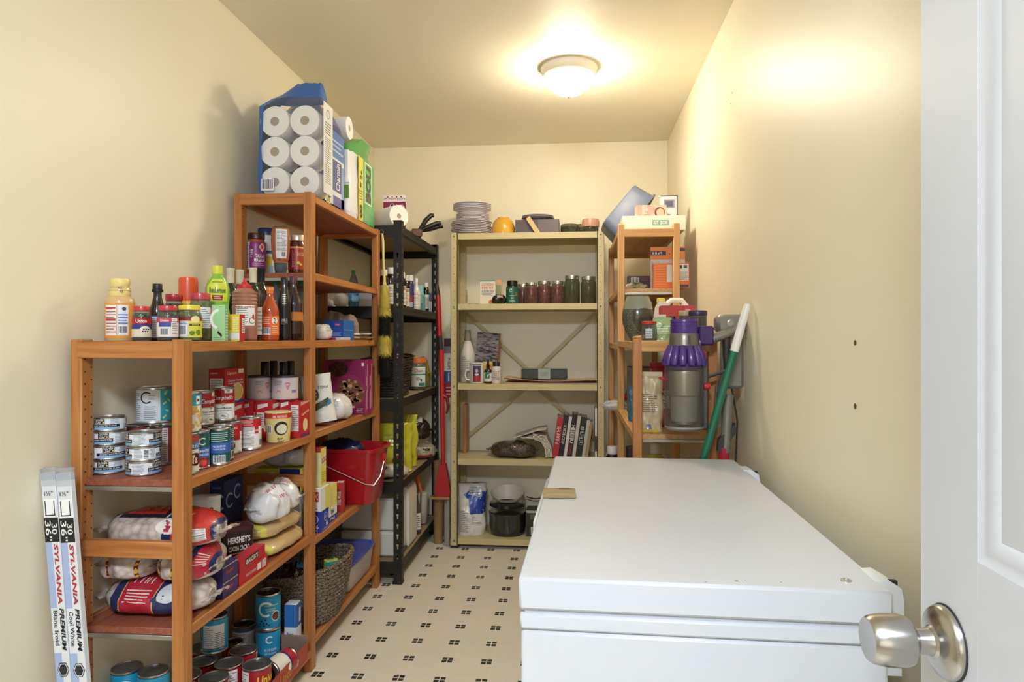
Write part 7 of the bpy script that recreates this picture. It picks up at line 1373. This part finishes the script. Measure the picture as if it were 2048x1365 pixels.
# bottom bits seen over the freezer
vessel('oil_jug', 'pale yellow jug with a white cap below the lower right board', 'jug', (1278, 1345, 886, 1010), R4, [(0, 0), (.95, 0), (1, .03), (1, .55), (.9, .70), (.6, .82), (.32, .88), (.30, .90), (0, .9)], mat('c8b44a', .25, coat=.4), [(0, .89), (.34, .89), (.34, .985), (.3, 1), (0, 1)], mat('dcd6c8', .4), None, Y=2.62)
for i, (px, Y, c) in enumerate(((1225, 3.35, '17171a'), (1262, 2.75, '1c1a1e'))):
    vessel('spray_can', ('dark can with a white cap left of the right shelf post', 'dark bottle with a white label behind the right shelf post')[i], 'bottle', (px-14, px+14, 893, 1000), R4, PILL, mat(c, .25, coat=.4), PCAP, mat(('d8d6d2', '222024')[i], .4), lambda d: (d.rect(-.8, .4, .8, .66, 'd8d4d0', 0),), Y=Y)

# ================================================================ vacuum on its wall dock
vc = thing('vacuum_cleaner', 'purple and grey cordless stick vacuum hanging in its wall dock', 'vacuum', (.372, 2.33, .935))
VP = mat('4a2a7c', .3, coat=.3); VG_ = mat('8a867e', .35, .4); VD = mat('4c4a48', .4); CLRB = glassy('e4e2dc', .80, .05, 1., .4)
r = .0655
part('bin', MB().lathe([(.050, .0), (r*.97, .012), (r, .02), (r*.985, .205), (r*.96, .215)], 48), CLRB, vc, 'clear dust bin')
part('bin_base', MB().lathe([(0, -.006), (.022, -.006), (.024, .0), (.058, .001), (r, .008), (r, .014), (0, .012)], 40), mat('9a968e', .3, .3), vc)
part('bin_shroud', MB().lathe([(.030, .02), (.030, .10), (.050, .118), (.052, .19), (.050, .2), (0, .2)], 36), mat('bdb8ac', .35, .7), vc)
part('bin_filter', MB().lathe([(.043, .03), (.046, .10), (.045, .118), (.0, .118)], 36), mat('a8a49c', .6, .3), vc)
for k in range(14):
    a = 2*PI*k/14; c, s = math.cos(a), math.sin(a)
    part('cyclone', MB().tube([(c*.046, s*.046, .284), (c*.054, s*.054, .257), (c*.0615, s*.0615, .230), (c*.066, s*.066, .217)], [.009, .0135, .0145, .009], 10), VP, vc)
part('cyclone_core', MB().lathe([(0, .205), (.060, .205), (.058, .23), (.050, .28), (.046, .290), (0, .29)], 32), mat('3c2266', .35), vc)
part('collar', MB().lathe([(.047, .280), (.0525, .284), (.050, .305), (.0475, .323), (.0465, .325), (0, .325)], 44), mat('7d786e', .3, .6), vc)
part('motor_cap', MB().lathe([(.0455, .324), (.0462, .327), (.0462, .347), (.0450, .348), (.0450, .351), (.0462, .352), (.0460, .358), (.0448, .359), (.0448, .362), (.046, .363), (.0458, .369), (.0440, .373), (0, .374)], 44), VP, vc, 'purple motor cap')
dc = Dec(); dc.text('dyson', .008, .303, .016, '3a3838', .030, rot=90); dc.put('lettering', vc, cyl(.0505), .004, base=.0012)
part('bin_runner', MB().box(.055, .078, -.012, .016, .0, .225, .006), mat('55534f', .4), vc); part('red_latch', MB().lathe([(0, -.010), (.010, -.010), (.012, 0), (.010, .010), (0, .010)], 16, rotm('Y', 90, (.072, -.016, .148))), mat('c02030', .35), vc)
part('red_tab', MB().box(-.118, -.060, .01, .018, .148, .158, .003, rotm('Y', 12)), mat('b01c2c', .35), vc)
o_ = Vector(vc.location)
def vp(px, py, Y): return PY(px, py, Y)-o_
hn = [vp(1386, 692, 2.33), vp(1400, 684, 2.33), vp(1430, 676, 2.335), vp(1452, 668, 2.34), vp(1470, 660, 2.345)]
part('handle_bridge', MB().tube(hn, [.019, .020, .021, .020, .018], 14, flat=.8), VG_, vc)
part('trigger', MB().tube([vp(1396, 702, 2.325), vp(1408, 705, 2.325), vp(1411, 713, 2.325)], .006, 8), mat('b01c2c', .35), vc)
part('battery', MB().box(.045, .095, -.02, .03, .285, .350, .006), mat('3a2460', .35), vc); part('lower_arm', MB().tube([vp(1404, 757, 2.33), vp(1430, 749, 2.335), vp(1456, 741, 2.34)], .0065, 8), mat('3c3a38', .4), vc)
part('handle_grip', MB().tube([vp(1453, 665, 2.345), vp(1453, 705, 2.345), vp(1456, 745, 2.345)], [.015, .013, .013], 12), mat('2c2a2a', .5), vc)
part('pistol_body', MB().tube([vp(1452, 742, 2.345), vp(1446, 770, 2.345), vp(1441, 800, 2.345)], [.014, .017, .015], 12), mat('5a5652', .4), vc)
part('wand', MB().tube([vp(1456, 790, 2.36), vp(1452, 880, 2.36), vp(1450, 905, 2.36)], [.019, .018, .018], 16), VG_, vc)
part('wand_lower', MB().tube([vp(1448, 896, 2.36), vp(1446, 960, 2.36), PY(1446, 960, 2.36)-o_+Vector((0, 0, -.66))], [.0185, .0185, .0185], 16), mat('b8243c', .35), vc, 'red lower wand')
dk = thing('vacuum_dock', 'grey wall dock with an angled brush tool behind the green pole', 'dock', (.56, 2.375, .96))
o2 = Vector(dk.location)
def dp(px, py, Y): return PY(px, py, Y)-o2
part('dock_plate', MB().box(-.056, .020, -.006, .03, .11, .345, .012), mat('8a867f', .4, .2), dk)
part('dock_head', MB().box(-.078, .020, -.030, .03, .30, .365, .014), VG_, dk); part('dock_button', MB().lathe([(0, 0), (.013, 0), (.013, .004), (.010, .005), (.009, .002), (0, .002)], 20, rotm('X', 90, (-.030, -.030, .335))), mat('a8a49c', .3, .6), dk)
part('dock_stem', MB().tube([(-.06, .0, .12), (-.064, .0, .04), (-.066, .0, -.02)], [.016, .018, .015], 12), mat('7c7872', .4), dk)
part('brush_tool', MB().prism([(-.070, -.06), (-.016, -.005), (-.012, -.035), (-.060, -.105), (-.074, -.10)], -.03, .0, 'y'), mat('3a3836', .5), dk); part('tool_cord', MB().tube([(-.02, .01, .12), (.0, .01, .0), (-.005, .01, -.12), (-.02, .01, -.4)], .003, 8), mat('2a2826', .5), dk)
# green pole with a white grip
gp = thing('broom_pole', 'green pole with a white grip leaning in the right wall corner', 'pole', (0, 0, 0))
a, b = Vector((.566, 2.27, 1.356)), Vector((.205, 2.332, .004)); dv = (b-a)
k1 = a+dv*.115
part('pole', MB().tube([k1, b], .0125, 18), mat('0f6a4e', .3, coat=.3), gp); part('grip', MB().tube([a, a+dv*.012, k1-dv*.006, k1], [.009, .0125, .0138, .0138], 18), mat('e8e6e0', .4), gp)
gp.location = b-Vector((0, 0, .004))
for c in gp.children: c.location = -Vector(gp.location)

# ================================================================ boxed fluorescent tubes by the left wall
for i in (0, 1):
    off_ = i*.0405
    fl_ = thing('light_tube_box', ('slim boxed fluorescent tube leaning on the wall, left one', 'slim boxed fluorescent tube leaning on the wall, right one nearest the shelving')[i], 'box', (-1.2005+off_, 1.545, .004), 0, None, (0, math.radians(-4.9), 0))
    w, h = .0375, .914
    part('carton', MB().box(-w/2, w/2, -.008, .008, 0, h, .0015), mat('e6e8ec', .45, var=.02), fl_)
    d = Dec(w, h); d.rect(-.5, .0, .0, .52, 'aebfe6', 0); d.rect(-.5, .52, .5, .64, 'eceef2', 0); d.rect(-.5, .64, -.05, .815, 'aebfe6', 0); d.rect(-.05, .64, .5, .815, 'eceef2', 0); d.rect(.0, 0, .5, .52, 'eceef2', 0)
    d.rect(-.5, .815, .5, .88, '1c1c20', 1); d.text('36"', -.2, .846, .017, WH, .05/.0375, rot=-90); d.text('30', .22, .85, .016, WH, .026/.0375, rot=-90)
    d.rect(-.42, .882, .42, .93, 'ffffff', 1); d.rect(-.36, .885, .36, .888, '1c1c20', 2); d.rect(-.34, .885, -.27, .925, '1c1c20', 2); d.rect(.27, .885, .34, .925, '1c1c20', 2); d.text('1½"', 0, .945, .012, '2a2a2e', .6)
    d.text('SYLVANIA', .22, .728, .0125, 'b8303c', .148/.0375, rot=-90, slant=.15, bold=.03); d.text('PREMIUM', .26, .582, .0125, '26262a', .10/.0375, rot=-90, slant=.2, bold=.03); d.text(('Blanc froid', 'Cool White')[i], -.18, .586, .012, '26262a', .085/.0375, rot=-90, bold=.01)
    d.ell(.05, .475, .0155, .0195, '1c1c24', 1, 6); d.ell(.05, .475, .0135, .017, 'e8eaf0', 2, 6); d.ell(.05, .475, .0115, .0145, '2a2a34', 3, 6); d.ell(.05, .405, .0165, .0185, '1c1c24', 1, 20); d.ell(.05, .405, .014, .016, 'e8eaf0', 2, 20); d.ell(.05, .405, .012, .0135, '1c1c24', 3, 20); d.text('8', .05, .405, .013, WH, .2, rot=-90)
    d.text(('Fluorescente', 'Fluorescent | Fluorescente')[i], -.24, .27, .011, 'f4f6fb', (.12, .20)[i]/.0375, rot=-90); d.text(("Decorez au moyen d'une lumiere de qualite superieure", 'Decorate with a higher quality of light')[i], .22, .18, .0095, '3a3a40', .33/.0375, rot=-90)
    d.rect(-.5, .965, .5, 1., 'c8ccd4', 1)
    d.put('front_print', fl_, plane((0, -.008, 0), (1, 0, 0), (0, 0, 1)), base=.0002)
    part('plastic_sleeve', MB().box(-w/2-.001, w/2+.001, -.0095, .0095, h-.02, h+.012, .003), glassy('f0f2f5', .8, .1, 1., .3, .9), fl_)
